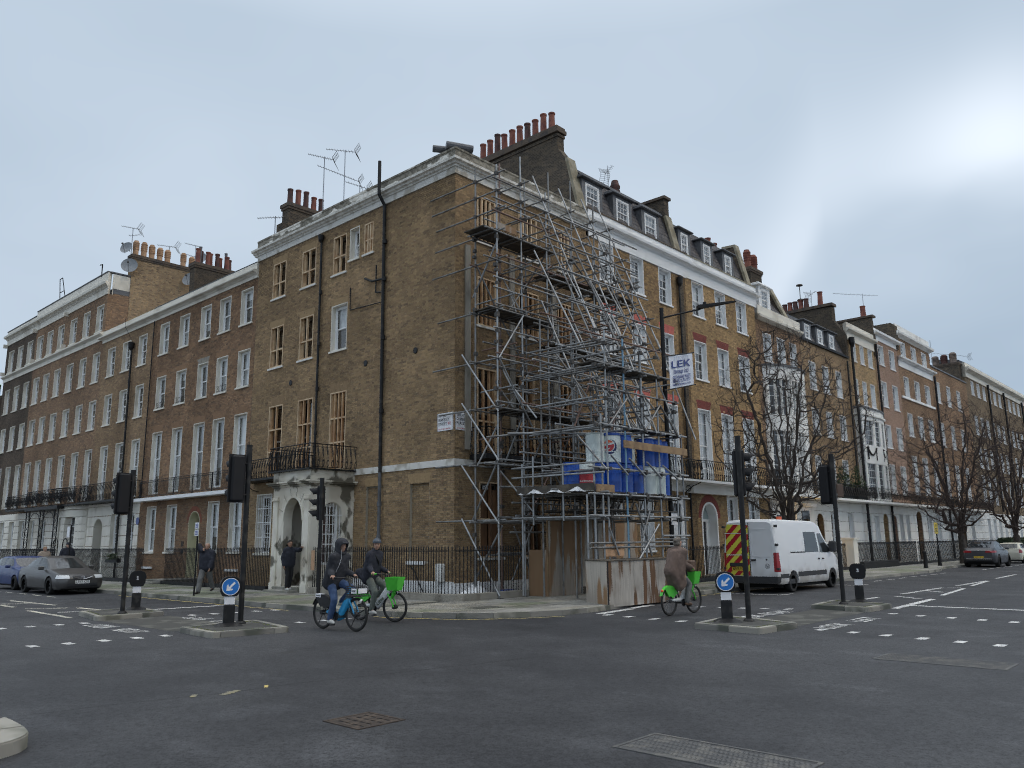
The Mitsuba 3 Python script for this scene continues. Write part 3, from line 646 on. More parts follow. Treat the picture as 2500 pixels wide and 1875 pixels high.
def railing(name, label, pts, z0, h=1.15, gap=.118, cat='railing', group='spiked iron railings in front of the houses', mat='m_black', plinth=.14, spear=True, rails=(.9,), skip=()):
    """iron railing along a polyline: standards with spear heads, flat rail, stone plinth"""
    t = thing(name, label, cat, group); L_ = LineString(pts); P = [L_.interpolate(x) for x in np.arange(gap/2, L_.length, gap)]
    m = MB(); zt = z0+h
    if spear:
        m.tube((0, 0, 0), (0, 0, h-.13), .0145, 6); m.lathe([(.0145, h-.13), (.026, h-.11), (.017, h-.09), (.022, h-.07), (0, h)], (0, 0, 0), 5)
    else: m.tube((0, 0, 0), (0, 0, h), .009, 5)
    bar = mikit.ply(m.arr())
    for i, q in enumerate(P):
        if any(a < i*gap < b for a, b in skip): continue
        z = z0+plinth*(.7 if plinth else 0)
        M = mat4(np.diag([1, 1, (h-plinth*.7)/h]), (q.x, q.y, z)); key = inst(t+'__bar', bar, mat, M)
    c = list(L_.coords); N = 1 if len(c) < 4 else len(c)
    for rz in rails:
        m = MB()
        for a, b in zip(c, c[1:]):
            w = np.array(b)-np.array(a); l = np.linalg.norm(w); w /= l; n_ = np.array([-w[1], w[0]])*.02; e = w*.012
            A, B = np.array(a)-e, np.array(b)+e
            m.hexa(np.array([[*(A-n_), z0+h*rz-.014], [*(B-n_), z0+h*rz-.014], [*(B+n_), z0+h*rz-.014], [*(A+n_), z0+h*rz-.014], [*(A-n_), z0+h*rz+.014], [*(B-n_), z0+h*rz+.014], [*(B+n_), z0+h*rz+.014], [*(A+n_), z0+h*rz+.014]]))
        m.put(t+'__rail', mat)
    if plinth:
        m = MB(); g = L_.buffer(.13, cap_style=2, join_style=1); m.ext(g, z0-1.5, z0+plinth); m.put(t+'__plinth', 'm_blackworn' if plinth < .2 else 'm_stonegrey')
    return t
def scroll_panel(mb, w, h, style=0):
    """one cast-iron balcony panel in (u, v), w wide: bellied bars with scrolls"""
    def P(l): return [(x*w, y*h) for x, y in l]
    if style == 0:
        L_ = [[(.5, 0), (.36, .12), (.30, .28), (.42, .42), (.5, .5), (.58, .6), (.5, .72), (.42, .8), (.5, .9), (.5, 1)], [(.5, .5), (.36, .62), (.38, .8), (.5, .9), (.62, .8), (.64, .62), (.5, .5)], [(.5, 0), (.66, .1), (.72, .24), (.6, .34), (.5, .26)], [(.5, 0), (.34, .1), (.28, .24), (.4, .34), (.5, .26)]]
    else:
        L_ = [[(.5, 0), (.5, 1)], [(.1, .2), (.9, .5), (.1, .8)], [(.9, .2), (.1, .5), (.9, .8)], [(.1, .5), (.3, .65), (.5, .5), (.7, .35), (.9, .5)]]
    return [P(l) for l in L_]
def balcony(t, s0, s1, d, z0, h, M, gap=.17, style=0, ends=True, belly=.12, top='m_black', step=None):
    """panels of cast iron along the front and down the ends, as parts of the balcony t"""
    def run(A, B):
        A, B = np.array(A, float), np.array(B, float); L_ = np.linalg.norm(B-A); n = max(1, int(round(L_/gap))); u = (B-A)/L_; out = np.array([0, 1.]) if abs(u[0]) > .5 else np.array([1. if A[0] > (s0+s1)/2 else -1., 0])
        w = L_/n; m = MB()
        for l in scroll_panel(m, w, h, style):
            pts = [(x*u[0]+out[0]*belly*math.sin(min(1, max(0, 1-y/h))**1.0*2.4)*.8, x*u[1]+out[1]*belly*math.sin((1-y/h)*2.4)*.8, y) for x, y in l]; m.path(pts, .0125, 4)
        v, f = m.arr(); W = M.copy()
        if np.linalg.det(M[:3, :3]) < 0: f = f[:, ::-1]
        pl = mikit.ply((v, f))
        for i in range(n): o = A+u*w*i; inst(t+'__baluster', pl, 'm_black', M@mat4(np.eye(3), (o[0], o[1], z0)))
        q = MB()
        for z, r in ((z0+h, .02), (z0+.03, .014), (z0+h*.88, .009)): q.tube((*A, z), (*B, z), r, 6)
        q.put(t+'__rail', 'm_black', M)
    run((s0, d), (s1, d))
    if ends: run((s0, 0.02), (s0, d)); run((s1, 0.02), (s1, d))
# ---------------------------------------------------------------- corner house under renovation
import copy
C0 = House('corner_house', 'brown brick corner house with peeling white parapet, boarded-up windows and scaffolding on one side', ML)
C0R = copy.copy(C0); C0R.M = MR; C0R.holes, C0R.cuts = [], []
ZC = 14.78
for a, b in ((10.97, 12.03), (8.63, 9.68)):
    C0.boarded(a, b, 12.65, 14.29, 2, cross=(.42,)); w = C0.flat_arch(C0.k+'__window', a, b, 14.29, .3, .1, 13, 'm_stock4')
C0.boarded(6.46, 7.37, 12.68, 14.32, 2, cross=(.45,)); C0.boarded(4.70, 5.27, 13.06, 14.32, 3, cross=(.45,))
C0.window(5.62, 6.2, 13.06, 14.36, 1, 1, sash='m_sash', reveal='m_cream', drape=0, depth=.2)
for a, b in ((10.95, 12.0), (8.65, 9.68)): C0.boarded(a, b, 9.45, 11.31, 2, cross=(.42,)); C0.flat_arch(C0.k+'__window', a, b, 11.31, .3, .1, 13, 'm_stock4')
C0.window(6.3, 7.33, 9.45, 11.31, 1, 1, reveal='m_cream', drape=1.)
C0.flat_arch(C0.k+'__window', 6.3, 7.33, 11.31, .3, .1, 13, 'm_stock4')
for a, b, n in ((10.74, 11.84, 2), (8.46, 9.58, 3), (6.17, 7.25, 4)):
    C0.boarded(a, b, 4.62, 7.72, n, 'm_timber', cross=(.35, .66), sill=0); C0.flat_arch(C0.k+'__window', a, b, 7.72, .38, .1, 13, 'm_stock2')
def grille(H, a, b, z0, z1, arch=None, cut=True, cross=(.27, .52, .76), n=6, key=None):
    """window behind white-painted iron bars"""
    w = H.window(a, b, z0, z1, 2, 3, reveal='m_cream' if arch is None else None, drape=0, depth=.25, cut=cut, sill=.09 if arch is None else 0)
    c, r = (a+b)/2, (b-a)/2; m = MB()
    for i in range(n):
        x = a+(i+.5)*(b-a)/n; zt = z1 if arch is None else arch[0]+(arch[1]-arch[0])*math.sqrt(max(0, 1-((x-c)/r)**2)); ibox(w+'__security_bar', 'm_sash', (x-.011, -.05, z0), (x+.011, -.028, zt-.01), H.M)
    for q in cross: z = z0+(z1-z0)*q; ibox(w+'__security_bar', 'm_sash', (a, -.028, z-.013), (b, -.018, z+.013), H.M)
    return w
grille(C0, 11.28, 12.46, 1.45, 3.9)
C0.flat_arch(C0.k+'__window', 11.28, 12.46, 3.9, .3, .1, 13, 'm_stock2')
niches = [(3.78, 4.76, 1.15, 3.87), (1.26, 2.27, 1.15, 3.86)]
for q in niches: C0.holes.append(q); C0.cuts.append(q); C0.flat_arch(C0.k+'__wall', q[0], q[1], q[3], .31, .12, 14, 'm_stock4', own=True)
C0.holes.append((5.5, 9.6, .3, 3.95)); C0.cuts.append((5.5, 9.6, -1.4, 3.95))
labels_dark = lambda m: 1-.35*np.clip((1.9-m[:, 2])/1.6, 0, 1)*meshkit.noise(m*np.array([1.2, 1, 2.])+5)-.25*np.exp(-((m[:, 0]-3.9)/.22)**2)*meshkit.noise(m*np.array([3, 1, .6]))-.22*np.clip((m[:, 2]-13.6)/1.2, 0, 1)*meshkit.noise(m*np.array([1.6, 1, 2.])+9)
C0.wall(.014, 13.36, -1.4, ZC, 'm_mortar', None)
del scene[C0.k+'__wall']; _last[C0.k+'__wall'] = -0 if False else _last[C0.k+'__wall']
MB().ext(wall_poly(.014, 13.36, -1.4, ZC, C0.holes), -.3, -BRK_D, VZ).put(C0.k+'__wall', 'm_mortar', ML, raw=True)
def brickwork(H, R, pal, seed, n300, dark=None, d=0.):
    v, f, c = brick_mesh(R, PAL[pal], seed, .34, dark=dark); v = v.copy(); v[:, 1] += d
    ctr = np.stack([(R[:, 0]+R[:, 1])/2, R[:, 0]*0, (R[:, 2]+R[:, 3])/2], 1)@H.M[:3, :3].T+H.M[:3, 3]
    ok = (ctr[:, 2] > 1.5) & (R[:, 1]-R[:, 0] > .15); dist = np.where(ok, np.linalg.norm(ctr-EYE, axis=1), 1e9); idx = np.argsort(dist)[:n300]
    r = np.random.default_rng(seed)
    for i in idx:
        a, b, za, zb = R[i]; ibox(H.k+'__wall__brick', f'm_{pal}{r.integers(len(PAL[pal]))}', (a, -BRK_D-.004, za), (b, r.normal(0, .0015), zb), H.M)
    keep = np.ones(len(R), bool); keep[idx] = False
    vv = v.reshape(-1, 8, 3)[keep].reshape(-1, 3); cc = c.reshape(-1, 8, 3)[keep].reshape(-1, 3)
    m = MB(); m.add(vv, f[:int(keep.sum())*10], cc); key = H.p('brickwork', m, 'm_vc'); labels[key] = {'kind': 'stuff'}
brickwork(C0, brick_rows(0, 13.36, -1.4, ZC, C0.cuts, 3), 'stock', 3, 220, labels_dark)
for i, q in enumerate(niches):
    v, f, c = brick_mesh(brick_rows(q[0], q[1], q[2], q[3], [], 20+i), PAL['stock'], 20+i, .3); v[:, 1] -= .11
    m = MB(); m.add(v, f, c); key = C0.p('blind_window', m, 'm_vc'); tag(key, kind='stuff')
    MB().box((q[0]-.02, -.3, q[2]), (q[1]+.02, -.11-BRK_D, q[3]+.02)).put(C0.k+'__blind_window_back', 'm_mortar', ML)
# the side under the scaffolding
for a, b in ((1.1, 2.05), (3.34, 4.4), (5.68, 6.66)): C0R.boarded(a, b, 12.55, 14.28, 4, 'm_timberpale', cross=())
for a, b in ((1.1, 2.06), (3.3, 4.44), (5.62, 6.6)): C0R.boarded(a, b, 9.4, 11.2, 4, 'm_timber', cross=())
for a, b in ((1.08, 2.05), (3.0, 4.12), (5.5, 6.5)): C0R.boarded(a, b, 4.7, 7.85, 3, 'm_timber', cross=(.4,), sill=0)
C0R.boarded(1.17, 2.3, 1.3, 3.85, 2, 'm_boarding', cross=(.5,)); C0R.boarded(3.4, 4.5, 1.3, 3.85, 2, 'm_boarding', cross=(.5,))
for x in (1.73,): pass
MB().box((1.24, -.22, 1.36), (1.69, -.15, 3.6)).put(C0.k+'__boarding', 'm_boarding', MR); MB().box((1.78, -.22, 1.36), (2.23, -.15, 3.6)).put(C0.k+'__boarding', 'm_boarding', MR)
MB().ext(wall_poly(.31, 7.62, -1.4, ZC, C0R.holes), -.3, -BRK_D, VZ).box((.014, -.3, -1.4), (.30, -BRK_D, ZC)).put(C0.k+'__side_wall', 'm_mortar', MR)
brickwork(C0R, brick_rows(.018, 7.62, -1.4, ZC, C0R.cuts, 5), 'stock', 5, 80, lambda m: .92-.25*np.clip((m[:, 0]-.6)/1., 0, 1)*meshkit.noise(m*np.array([1.1, 1, .7])+2))
C0.body(.3, 13.3, -1.4, 15.2, 'm_br_dark', 7.6, (4.0, 8.9, 12.1))
def mitred(part, prof, mat, L1, L2):
    """a moulding carried round the corner of the house"""
    m = MB(); n = len(prof); rows = [[(-d, L1, z) for d, z in prof], [(-d, -d, z) for d, z in prof], [(L2, -d, z) for d, z in prof]]; P = np.array(sum(rows, [])); f = []
    for k in range(2):
        for i in range(n):
            j = (i+1) % n; f += [[k*n+i, k*n+j, (k+1)*n+j], [k*n+i, (k+1)*n+j, (k+1)*n+i]]
    m.add(P, f)
    t, idx = trimesh.creation.triangulate_polygon(Polygon(prof), engine='earcut')
    m.add([(-d, L1, z) for d, z in t], idx); m.add([(L2, -d, z) for d, z in t], idx)
    return m.put(C0.k+'__'+part, mat)
mitred('frieze', [(-.2, ZC), (.05, ZC), (.05, 15.03), (-.2, 15.03)], 'm_band', 13.42, 7.6)
mitred('cornice', [(-.2, 15.032), (.09, 15.032), (.10, 15.09), (.17, 15.11), (.20, 15.17), (.29, 15.20), (.30, 15.29), (.10, 15.34), (-.2, 15.34)], 'm_peel', 13.62, 7.66)
mitred('parapet', [(-.3, 15.342), (.07, 15.342), (.07, 15.68), (.10, 15.69), (.10, 15.76), (-.3, 15.78)], 'm_peel', 13.44, 7.6)
m = MB()
for a, b in (((-.04, 0), (-.04, 5.46)),): m.box((-.04, -.04, 4.335), (.2, 5.48, 4.56)); m.box((.2, -.04, 4.335), (1.0, .0, 4.56))
m.put(C0.k+'__string_course', 'm_band')
MB().box((-.03, .0, -1.4), (-.0005, 5.4, .55)).box((0., -.03, -1.4), (7.6, -.0005, .5)).put(C0.k+'__painted_base', 'm_white')
# rolls of felt left on the corner of the parapet
for i, (a, b, r) in enumerate((((-.25, .95, 15.98), (.62, .28, 15.93), .13), ((-.1, .38, 15.97), (.75, -.12, 15.92), .15))): MB().tube(a, b, r, 12).put(tag(uniq('felt_roll'), ('thin' if i == 0 else 'thick')+' dark roll of roofing felt on the corner parapet, the '+('left one' if i == 0 else 'right one')+' of two', 'felt roll', 'felt rolls on the parapet'), 'm_lead', raw=True)
# soil stack and rain pipes
def pipe(key, pts, r, mat='m_blackworn', M=ML, joints=()):
    m = MB(); m.path(pts, r, 8)
    for z in joints: m.lathe([(r*1.02, -.09), (r*1.4, -.08), (r*1.4, .08), (r*1.02, .09)], (pts[0][0], pts[0][1], z), 8)
    return m.put(key, mat, M, smooth=40)
pipe(C0.k+'__soil_stack', [(3.84, .10, 4.35), (3.9, .10, 14.7), (3.93, .36, 15.1), (3.93, .36, 16.45)], .065, joints=(6.6, 9.4, 11.7, 13.2))
pipe(C0.k+'__soil_stack_foot', [(3.84, .10, -1.2), (3.84, .10, 4.35)], .062, 'm_lead', joints=(.9, 2.0, 3.2))
pipe(C0.k+'__rain_pipe', [(8.06, .1, 4.6), (8.12, .1, 14.35), (8.12, .05, 14.6)], .05, joints=(6.2, 8.0, 9.9, 12.1)); MB().lathe([(.05, 14.3), (.11, 14.4), (.14, 14.62), (.12, 14.62)], (8.12, .14, 0), 10).put(C0.k+'__rain_hopper', 'm_blackworn', ML)
pipe(C0.k+'__waste_pipe', [(3.9, .1, 11.72), (4.6, .09, 11.78), (5.05, .09, 12.0)], .045); pipe(C0.k+'__waste_pipe', [(4.36, .08, 12.37), (4.36, .08, 11.28), (3.95, .1, 11.2)], .028)
pipe(C0.k+'__waste_pipe', [(6.05, .05, 11.85), (6.03, .05, 10.92), (4.0, .08, 10.82)], .022)
for y, z in ((10.2, 8.57), (4.98, 8.6), (2.05, 8.61)): MB().lathe([(.0, .03), (.10, .03), (.12, .02), (.12, 0)], (0, 0, 0), 14, mat4([[1, 0, 0], [0, 0, 1], [0, 1, 0]], (y, 0, z))).put(C0.k+'__wall_vent', 'm_blackworn', ML)
# entrance porch: a stucco block with an arched doorway to the street and a barred arched window on its flank
PD = 1.9
pa = arch_poly(5.98, 7.2, .3, 2.66, 3.48)
MB().ext(sbox(5.5, .0, 7.98, 3.9).difference(pa), PD-.35, PD, VZ).put(C0.k+'__porch', 'm_porch', ML)
sw = arch_poly(-1.40, -.52, 1.05, 2.84, 3.30)
# flank faces the other street: u = x, out = -y
MB().ext(sbox(-PD+.36, .0, -.001, 3.9).difference(sw), -.3, 0, VZ).put(C0.k+'__porch_flank', 'm_porch', MR@mat4(np.eye(3), (0, -5.5, 0)))
MB().box((7.7, .0, .0), (7.98, PD-.36, 3.9)).box((5.81, .01, 3.6), (7.69, PD-.36, 3.9)).put(C0.k+'__porch_inner', 'm_porch', ML)
FL = MR@mat4(np.eye(3), (0, -5.5, 0)); HF = copy.copy(C0); HF.M = FL; HF.holes, HF.cuts = [], []
grille(HF, -1.40, -.52, 1.05, 3.28, (2.84, 3.30), cut=False, cross=(.33, .8), n=6)
MB().ext(arch_poly(-1.5, -.42, 1.0, 2.84, 3.40).difference(arch_poly(-1.41, -.51, .9, 2.84, 3.31)), 0, .025, VZ).put(C0.k+'__porch_arch_trim', 'm_porch', FL)
MB().box((-PD, 0., 3.02), (-1.55, .035, 3.06)).box((-.36, 0., 3.40), (0, .05, 3.47)).box((-.36, 0., 3.34), (0, .03, 3.40)).box((-.33, 0, .1), (-.04, .03, 3.34)).put(C0.k+'__porch_flank_pilaster', 'm_porch', FL)
for a, b in ((7.58, 7.9), (5.52, 5.84)):
    MB().box((a, PD, .1), (b, PD+.05, 3.40)).box((a-.04, PD, 3.40), (b+.04, PD+.10, 3.46)).box((a-.02, PD, 3.46), (b+.02, PD+.07, 3.54)).box((a-.03, PD, .0), (b+.03, PD+.08, .42)).put(C0.k+'__porch_pilaster', 'm_porch', ML)
m = MB(); ac = (6.59, 2.66)
for a in np.linspace(-70, 70, 6):
    t = math.radians(90+a)
    for e in (-1,): m.path([(ac[0]+.63*math.cos(t), PD+.004, ac[1]+.84*math.sin(t)), (ac[0]+1.0*math.cos(t), PD+.004, min(3.82, ac[1]+1.28*math.sin(t)))], .010, 4)
m.put(C0.k+'__porch_voussoir_joint', 'm_stonegrey', ML)
MB().ext(arch_poly(5.90, 7.28, 2.66, 2.661, 3.56).difference(arch_poly(5.98, 7.2, 2.0, 2.66, 3.48)), PD, PD+.03, VZ).put(C0.k+'__porch_arch_trim', 'm_porch', ML)
for k, (z0, z1, o) in enumerate(((3.9, 3.97, .05), (3.97, 4.03, .16), (4.03, 4.08, .22))): MB().box((5.5-o, 0., z0), (7.98+o, PD+o, z1)).put(C0.k+'__porch_cornice', 'm_porch', ML)
MB().box((5.5-.02, .0, 4.08), (8.0, PD+.02, 4.46)).put(C0.k+'__porch_parapet', 'm_porch', ML)
MB().box((5.35, -.0, 4.462), (8.12, PD+.2, 4.52)).put(C0.k+'__porch_flat_roof', 'm_blackworn', ML)
# door, fanlight, steps
DD = .95
MB().box((6.0, DD-.05, .3), (6.1, DD+.03, 2.62)).box((7.08, DD-.05, .3), (7.18, DD+.03, 2.62)).box((5.96, DD-.06, 2.58), (7.22, DD+.07, 2.76)).put(C0.k+'__door_frame', 'm_doormaroon', ML)
key = MB().box((6.1, DD-.05, .3), (7.08, DD-.01, 2.58)).put(C0.k+'__door', 'm_doormaroon', ML)
for x in (6.18, 6.63):
    for a, b in ((.45, 1.2), (1.32, 2.45)): ibox(key+'__panel', 'm_doormaroon', (x, DD-.012, a), (x+.37, DD+.008, b), ML)
MB().lathe([(.0, .05), (.028, .045), (.03, .02), (.012, 0)], (0, 0, 0), 10, mat4([[1, 0, 0], [0, 0, 1], [0, 1, 0]], (6.22, DD-.01, 1.3))).put(key+'__door_knob', 'm_alu', ML)
m = MB(); m.ext(arch_poly(5.98, 7.2, 2.76, 2.761, 3.46), DD-.04, DD-.035, VZ); fk = m.put(C0.k+'__fanlight', 'm_gloss', ML)
for rr in (.3, .48):
    MB().path([(6.59+rr*1.12*math.cos(t), DD-.02, 2.76+rr*1.15*math.sin(t)) for t in np.linspace(0, math.pi, 12)], .013, 5).put(fk+'__glazing_bar', 'm_sash', ML)
for t in np.linspace(.35, math.pi-.35, 6): MB().tube((6.59+.06*math.cos(t), DD-.02, 2.76+.06*math.sin(t)), (6.59+.58*math.cos(t), DD-.02, 2.76+.66*math.sin(t)), .011, 5).put(fk+'__glazing_bar', 'm_sash', ML)
for i, (a, b, z) in enumerate(((PD-.05, PD+.55, .2), (.5, PD+.2, .3))): MB().cham((5.9, a, .0), (7.5, b, z), .012).put(C0.k+'__door_step', 'm_kerbtop', ML)
for x, z in ((7.25, 1.75), (7.25, 1.6)): MB().box((7.2, PD-.22, z), (7.19, PD-.14, z+.05)).put(C0.k+'__bell_plate', 'm_black', ML)
# balcony over the porch and along the first floor
t = thing('iron_balcony', 'ornate black iron balcony on top of the peeling white porch', 'balcony', 'iron balconies on the first floors'); balcony(t, 5.38, 8.08, PD+.17, 4.53, .86, ML, gap=.2)
t = thing('iron_balcony', 'ornate black iron balcony left of the porch on the corner house', 'balcony', 'iron balconies on the first floors'); balcony(t, 8.2, 12.75, .82, 4.5, .8, ML, gap=.2)
m = MB().box((8.13, 0., 4.42), (12.85, .9, 4.5)); 
for y in (8.8, 10.4, 12.4): m.path([(y, .02, 4.05), (y, .3, 4.12), (y, .55, 4.3), (y, .8, 4.42)], .02, 5)
m.put(t+'__floor_slab', 'm_blackworn', ML)
t = thing('iron_balcony', 'ornate black iron balcony behind the scaffolding on the corner house', 'balcony', 'iron balconies on the first floors'); balcony(t, .75, 7.4, .72, 4.75, .9, MR, gap=.2); MB().box((.7, 0., 4.56), (7.45, .8, 4.74)).put(t+'__floor_slab', 'm_blackworn', MR)
# rear chimney on the left part of the roof
def stack(H, part, s0, s1, d0, d1, z0, z1, mat='m_br_soot', cap=.09):
    m = MB(); m.box((s0, d0, z0), (s1, d1, z1)); k = H.p(part, m, mat)
    m = MB(); m.box((s0-.05, d0-.05, z1-.30), (s1+.05, d1+.05, z1-.18)); m.box((s0-cap, d0-cap, z1-.18), (s1+cap, d1+cap, z1)); m.put(k+'__cap', 'm_copingdark', H.M)
    return k
ck = stack(C0, 'chimney', 12.72, 13.3, -3.25, -1.05, 15., 17.9)
C0.pots(ck, [(13.0, -1.25-i*.44, 17.9) for i in range(5)], ['m_potdark', 'm_pot'], .85, .15)
C0.b('chimney_shoulder', (12.76, -1.05, 15.), (13.26, -.75, 16.8), 'm_br_soot')

# name plates on the corner
def plate(name, label, M, rows, w=.78, h=.62, extra=None):
    t = thing(name, label, 'street sign', 'street name plates on the corner'); P = sbox(0, 0, w, h).buffer(-.03).buffer(.03)
    MB().ext(P, .005, .022, VZ).put(t+'__plate', 'm_signwhite', M)
    MB().ext(P.difference(P.buffer(-.008)), .022, .024, VZ).put(t+'__border', 'm_signblack', M)
    A = np.eye(4); A[:3, :3] = VZ
    for i, (s, mat, x, z, hh, ww) in enumerate(rows): text(t+'__lettering', s, hh, mat, M@mat4(np.eye(3), (x, .0225, z))@A, .002, True, ww)
    return t
MSL = np.array([[0, -1, 0, 0], [-1, 0, 0, 0], [0, 0, 1, 0], [0, 0, 0, 1.]])     # reads from far to near on the left street
plate('street_name_sign', 'white street sign lettered UPPER BERKELEY STREET W1', MSL@mat4(np.eye(3), (-.83, 0, 5.53)),
      [('UPPER', 'm_signblack', .05, .475, .098, .36), ('BERKELEY', 'm_signblack', .05, .335, .098, .545), ('STREET', 'm_signblack', .05, .195, .098, .43), ('W1', 'm_signred', .52, .195, .098, .17), ('CITY OF WESTMINSTER', 'm_signred', .06, .045, .04, .6)])
plate('street_name_sign', 'white street sign lettered GREAT CUMBERLAND PLACE W1', MR@mat4(np.eye(3), (.035, 0, 5.53)),
      [('GREAT', 'm_signblack', .05, .475, .098, .36), ('CUMBERLAND', 'm_signblack', .05, .335, .098, .68), ('PLACE', 'm_signblack', .05, .195, .098, .36), ('W1', 'm_signred', .47, .195, .098, .17), ('CITY OF WESTMINSTER', 'm_signred', .06, .045, .04, .6)])
# meter box, hose, painted sill seen through the railings
MB().cham((.42, 0., .55), (.74, .16, 1.12), .012).put(tag(uniq('meter_box'), 'pale grey meter box low on the corner house wall behind the railings', 'meter box'), 'm_stuccowhite', ML, raw=True)
MB().box((1.45, -.05, 1.08), (2.35, .07, 1.2)).put(C0.k+'__blind_window_sill', 'm_white', ML)
MB().path([(2.05, .1, 1.02), (1.8, .12, .85), (1.55, .14, .45), (1.2, .2, .1), (.85, .3, -.1), (.2, .5, -.15), (-.2, .6, -.15)], .022, 6).put(tag(uniq('black_hose'), 'black hose drooping down the wall behind the railings', 'hose'), 'm_black', ML, raw=True)
# railings and the white sheeting behind them
railing('area_railing', 'black spiked railing curving round the corner house', [(-1.85, 5.3), (-1.85, -1.2)]+arc((-1.05, -1.3), .8, 180, 270, 8)[1:]+[(1.15, -2.1)], .12, 1.6, .115, plinth=.2)
r = np.random.default_rng(5); v, f = [], []
nx_, ny_ = 26, 14
for i in range(nx_):
    for j in range(ny_):
        u, w = i/(nx_-1), j/(ny_-1); x = -.9+1.9*u; y = -1.72+1.45*w; z = -.15+.5*math.exp(-((u-.45)/.22)**2-((w-.4)/.3)**2)+.25*(1-u)*math.sin(3*w)+.16*r.random(); v.append((x, y, z))
f = [[i*ny_+j, (i+1)*ny_+j, (i+1)*ny_+j+1, i*ny_+j+1] for i in range(nx_-1) for j in range(ny_-1)]; f = np.array(f)
MB().add(v, np.vstack([f[:, [0, 1, 2]], f[:, [0, 2, 3]]])).put(tag(uniq('polythene_sheet'), 'crumpled white polythene sheeting heaped behind the corner railings', 'plastic sheet'), 'm_polythene', raw=True, smooth=True)
MB().cham((.5, -1.75, -.2), (1.15, -1.35, .32), .08).put(tag(uniq('rubble_sack'), 'dark blue sack lying behind the corner railings', 'sack'), 'm_bluebag', raw=True)
# ---------------------------------------------------------------- left street, going away from the corner
def stucco_courses(H, s0, s1, zs, d, mat='m_stonegrey', gap=()):
    """the sunk channels of a rusticated ground floor, as dark recess strips standing in real grooves"""
    pass
def ground_blocks(H, s0, s1, z0, z1, holes, n, d=.035, mat='m_stucco', part='stucco_block', vj=0):
    """rusticated stucco: raised courses with open channels between"""
    hs = (z1-z0)/n
    for i in range(n):
        P = sbox(s0, z0+i*hs+.018, s1, z0+(i+1)*hs-.018)
        for h in holes: P = P.difference(h if not isinstance(h, tuple) else sbox(h[0], h[2], h[1], h[3]))
        if P.is_empty: continue
        for g in getattr(P, 'geoms', [P]):
            if g.area > .01: MB().ext(g, 0, d, VZ).put(H.k+'__'+part, mat, H.M)
CORN = lambda z, o=.30: [(-.2, z), (.05, z), (.05, z+.16), (.10, z+.18), (.14, z+.23), (o-.03, z+.26), (o, z+.29), (o, z+.36), (.08, z+.40), (.08, z+.72), (-.2, z+.74)]
N1 = House('terrace_house', 'brown brick house next to the corner house, five windows wide with cream reveals', ML)
A_ = [(13.76, 14.8), (15.82, 16.85), (17.78, 18.8), (20.1, 21.15), (22.42, 23.47)]
for i, (a, b) in enumerate(A_):
    w = N1.window(a, b, 11.98, 13.66, 1, 1, drape=.75); 
for i, (a, b) in enumerate(A_):
    w = N1.window(a, b, 8.98, 10.69, 1, 1, drape=.75, guard=i in (1, 3, 4)); N1.flat_arch(w, a, b, 10.70, .29, .12, 13, 'm_stonegrey' if i == 2 else 'm_brown1')
for i, (a, b) in enumerate(A_):
    w = N1.window(a-.02, b+.02, 4.45, 7.68, 1, 1, drape=.9, split=.58, sill=0); N1.flat_arch(w, a, b, 7.70, .33, .12, 13, 'm_brown0')
for i, (a, b) in enumerate(A_):
    if i != 2: w = N1.window(a, b, 1.5, 3.78, 1, 1, drape=.9); N1.flat_arch(w, a, b, 3.79, .28, .1, 13, 'm_brown1')
da = arch_poly(17.6, 18.72, .3, 2.86, 3.42); N1.holes.append(da); N1.cuts.append(arch_cut(17.6, 18.72, .3, 2.86, 3.42, .0))
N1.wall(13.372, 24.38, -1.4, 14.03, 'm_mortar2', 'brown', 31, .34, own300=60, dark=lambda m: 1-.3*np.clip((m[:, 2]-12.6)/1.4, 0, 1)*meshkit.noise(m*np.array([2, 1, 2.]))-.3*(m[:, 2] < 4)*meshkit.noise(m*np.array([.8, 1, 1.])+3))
N1.body(13.372, 24.38, -1.4, 14.4, 'm_br_dark', 8, (4.2, 8.7, 11.7))
N1.profile('cornice', CORN(14.03, .30), 13.38, 31.55, 'm_cream', False, True)
N1.profile('parapet_lead', [(-.9, 14.76), (.09, 14.765), (.09, 14.80), (-.4, 15.0), (-.9, 15.0)], 13.5, 24.3, 'm_lead')
N1.b('first_floor_slab', (13.6, 0, 4.06), (24.0, .56, 4.22), 'm_white')
m = MB()
m.ext(arch_poly(17.4, 18.92, 2.86, 2.861, 3.66).difference(arch_poly(17.59, 18.73, 2.0, 2.86, 3.43)), 0, .006, VZ); m.put(N1.k+'__door_arch', 'm_rubbed', ML)
MB().ext(arch_poly(17.6, 18.72, .3, 2.86, 3.42).difference(arch_poly(17.63, 18.69, .2, 2.86, 3.39)), -.6, .01, VZ).put(N1.k+'__door_surround', 'm_creamdoor', ML)
k = MB().box((17.62, -.62, .3), (18.7, -.56, 2.6)).put(N1.k+'__door', 'm_creamdoor', ML)
for a, b in ((.45, 1.1), (1.25, 2.45)):
    for x in (17.74, 18.2): ibox(k+'__panel', 'm_creamdoor', (x, -.57, a), (x+.38, -.545, b), ML)
MB().lathe([(.0, .05), (.03, .045), (.03, .02), (.012, 0)], (0, 0, 0), 10, mat4([[1, 0, 0], [0, 0, 1], [0, 1, 0]], (17.74, -.55, 1.3))).put(k+'__door_knob', 'm_alu', ML)
MB().box((17.6, -.62, 2.6), (18.72, -.5, 2.78)).put(N1.k+'__door_transom', 'm_creamdoor', ML)
MB().ext(arch_poly(17.62, 18.7, 2.78, 2.86, 3.4), -.62, -.61, VZ).put(N1.k+'__fanlight', 'm_gloss', ML)
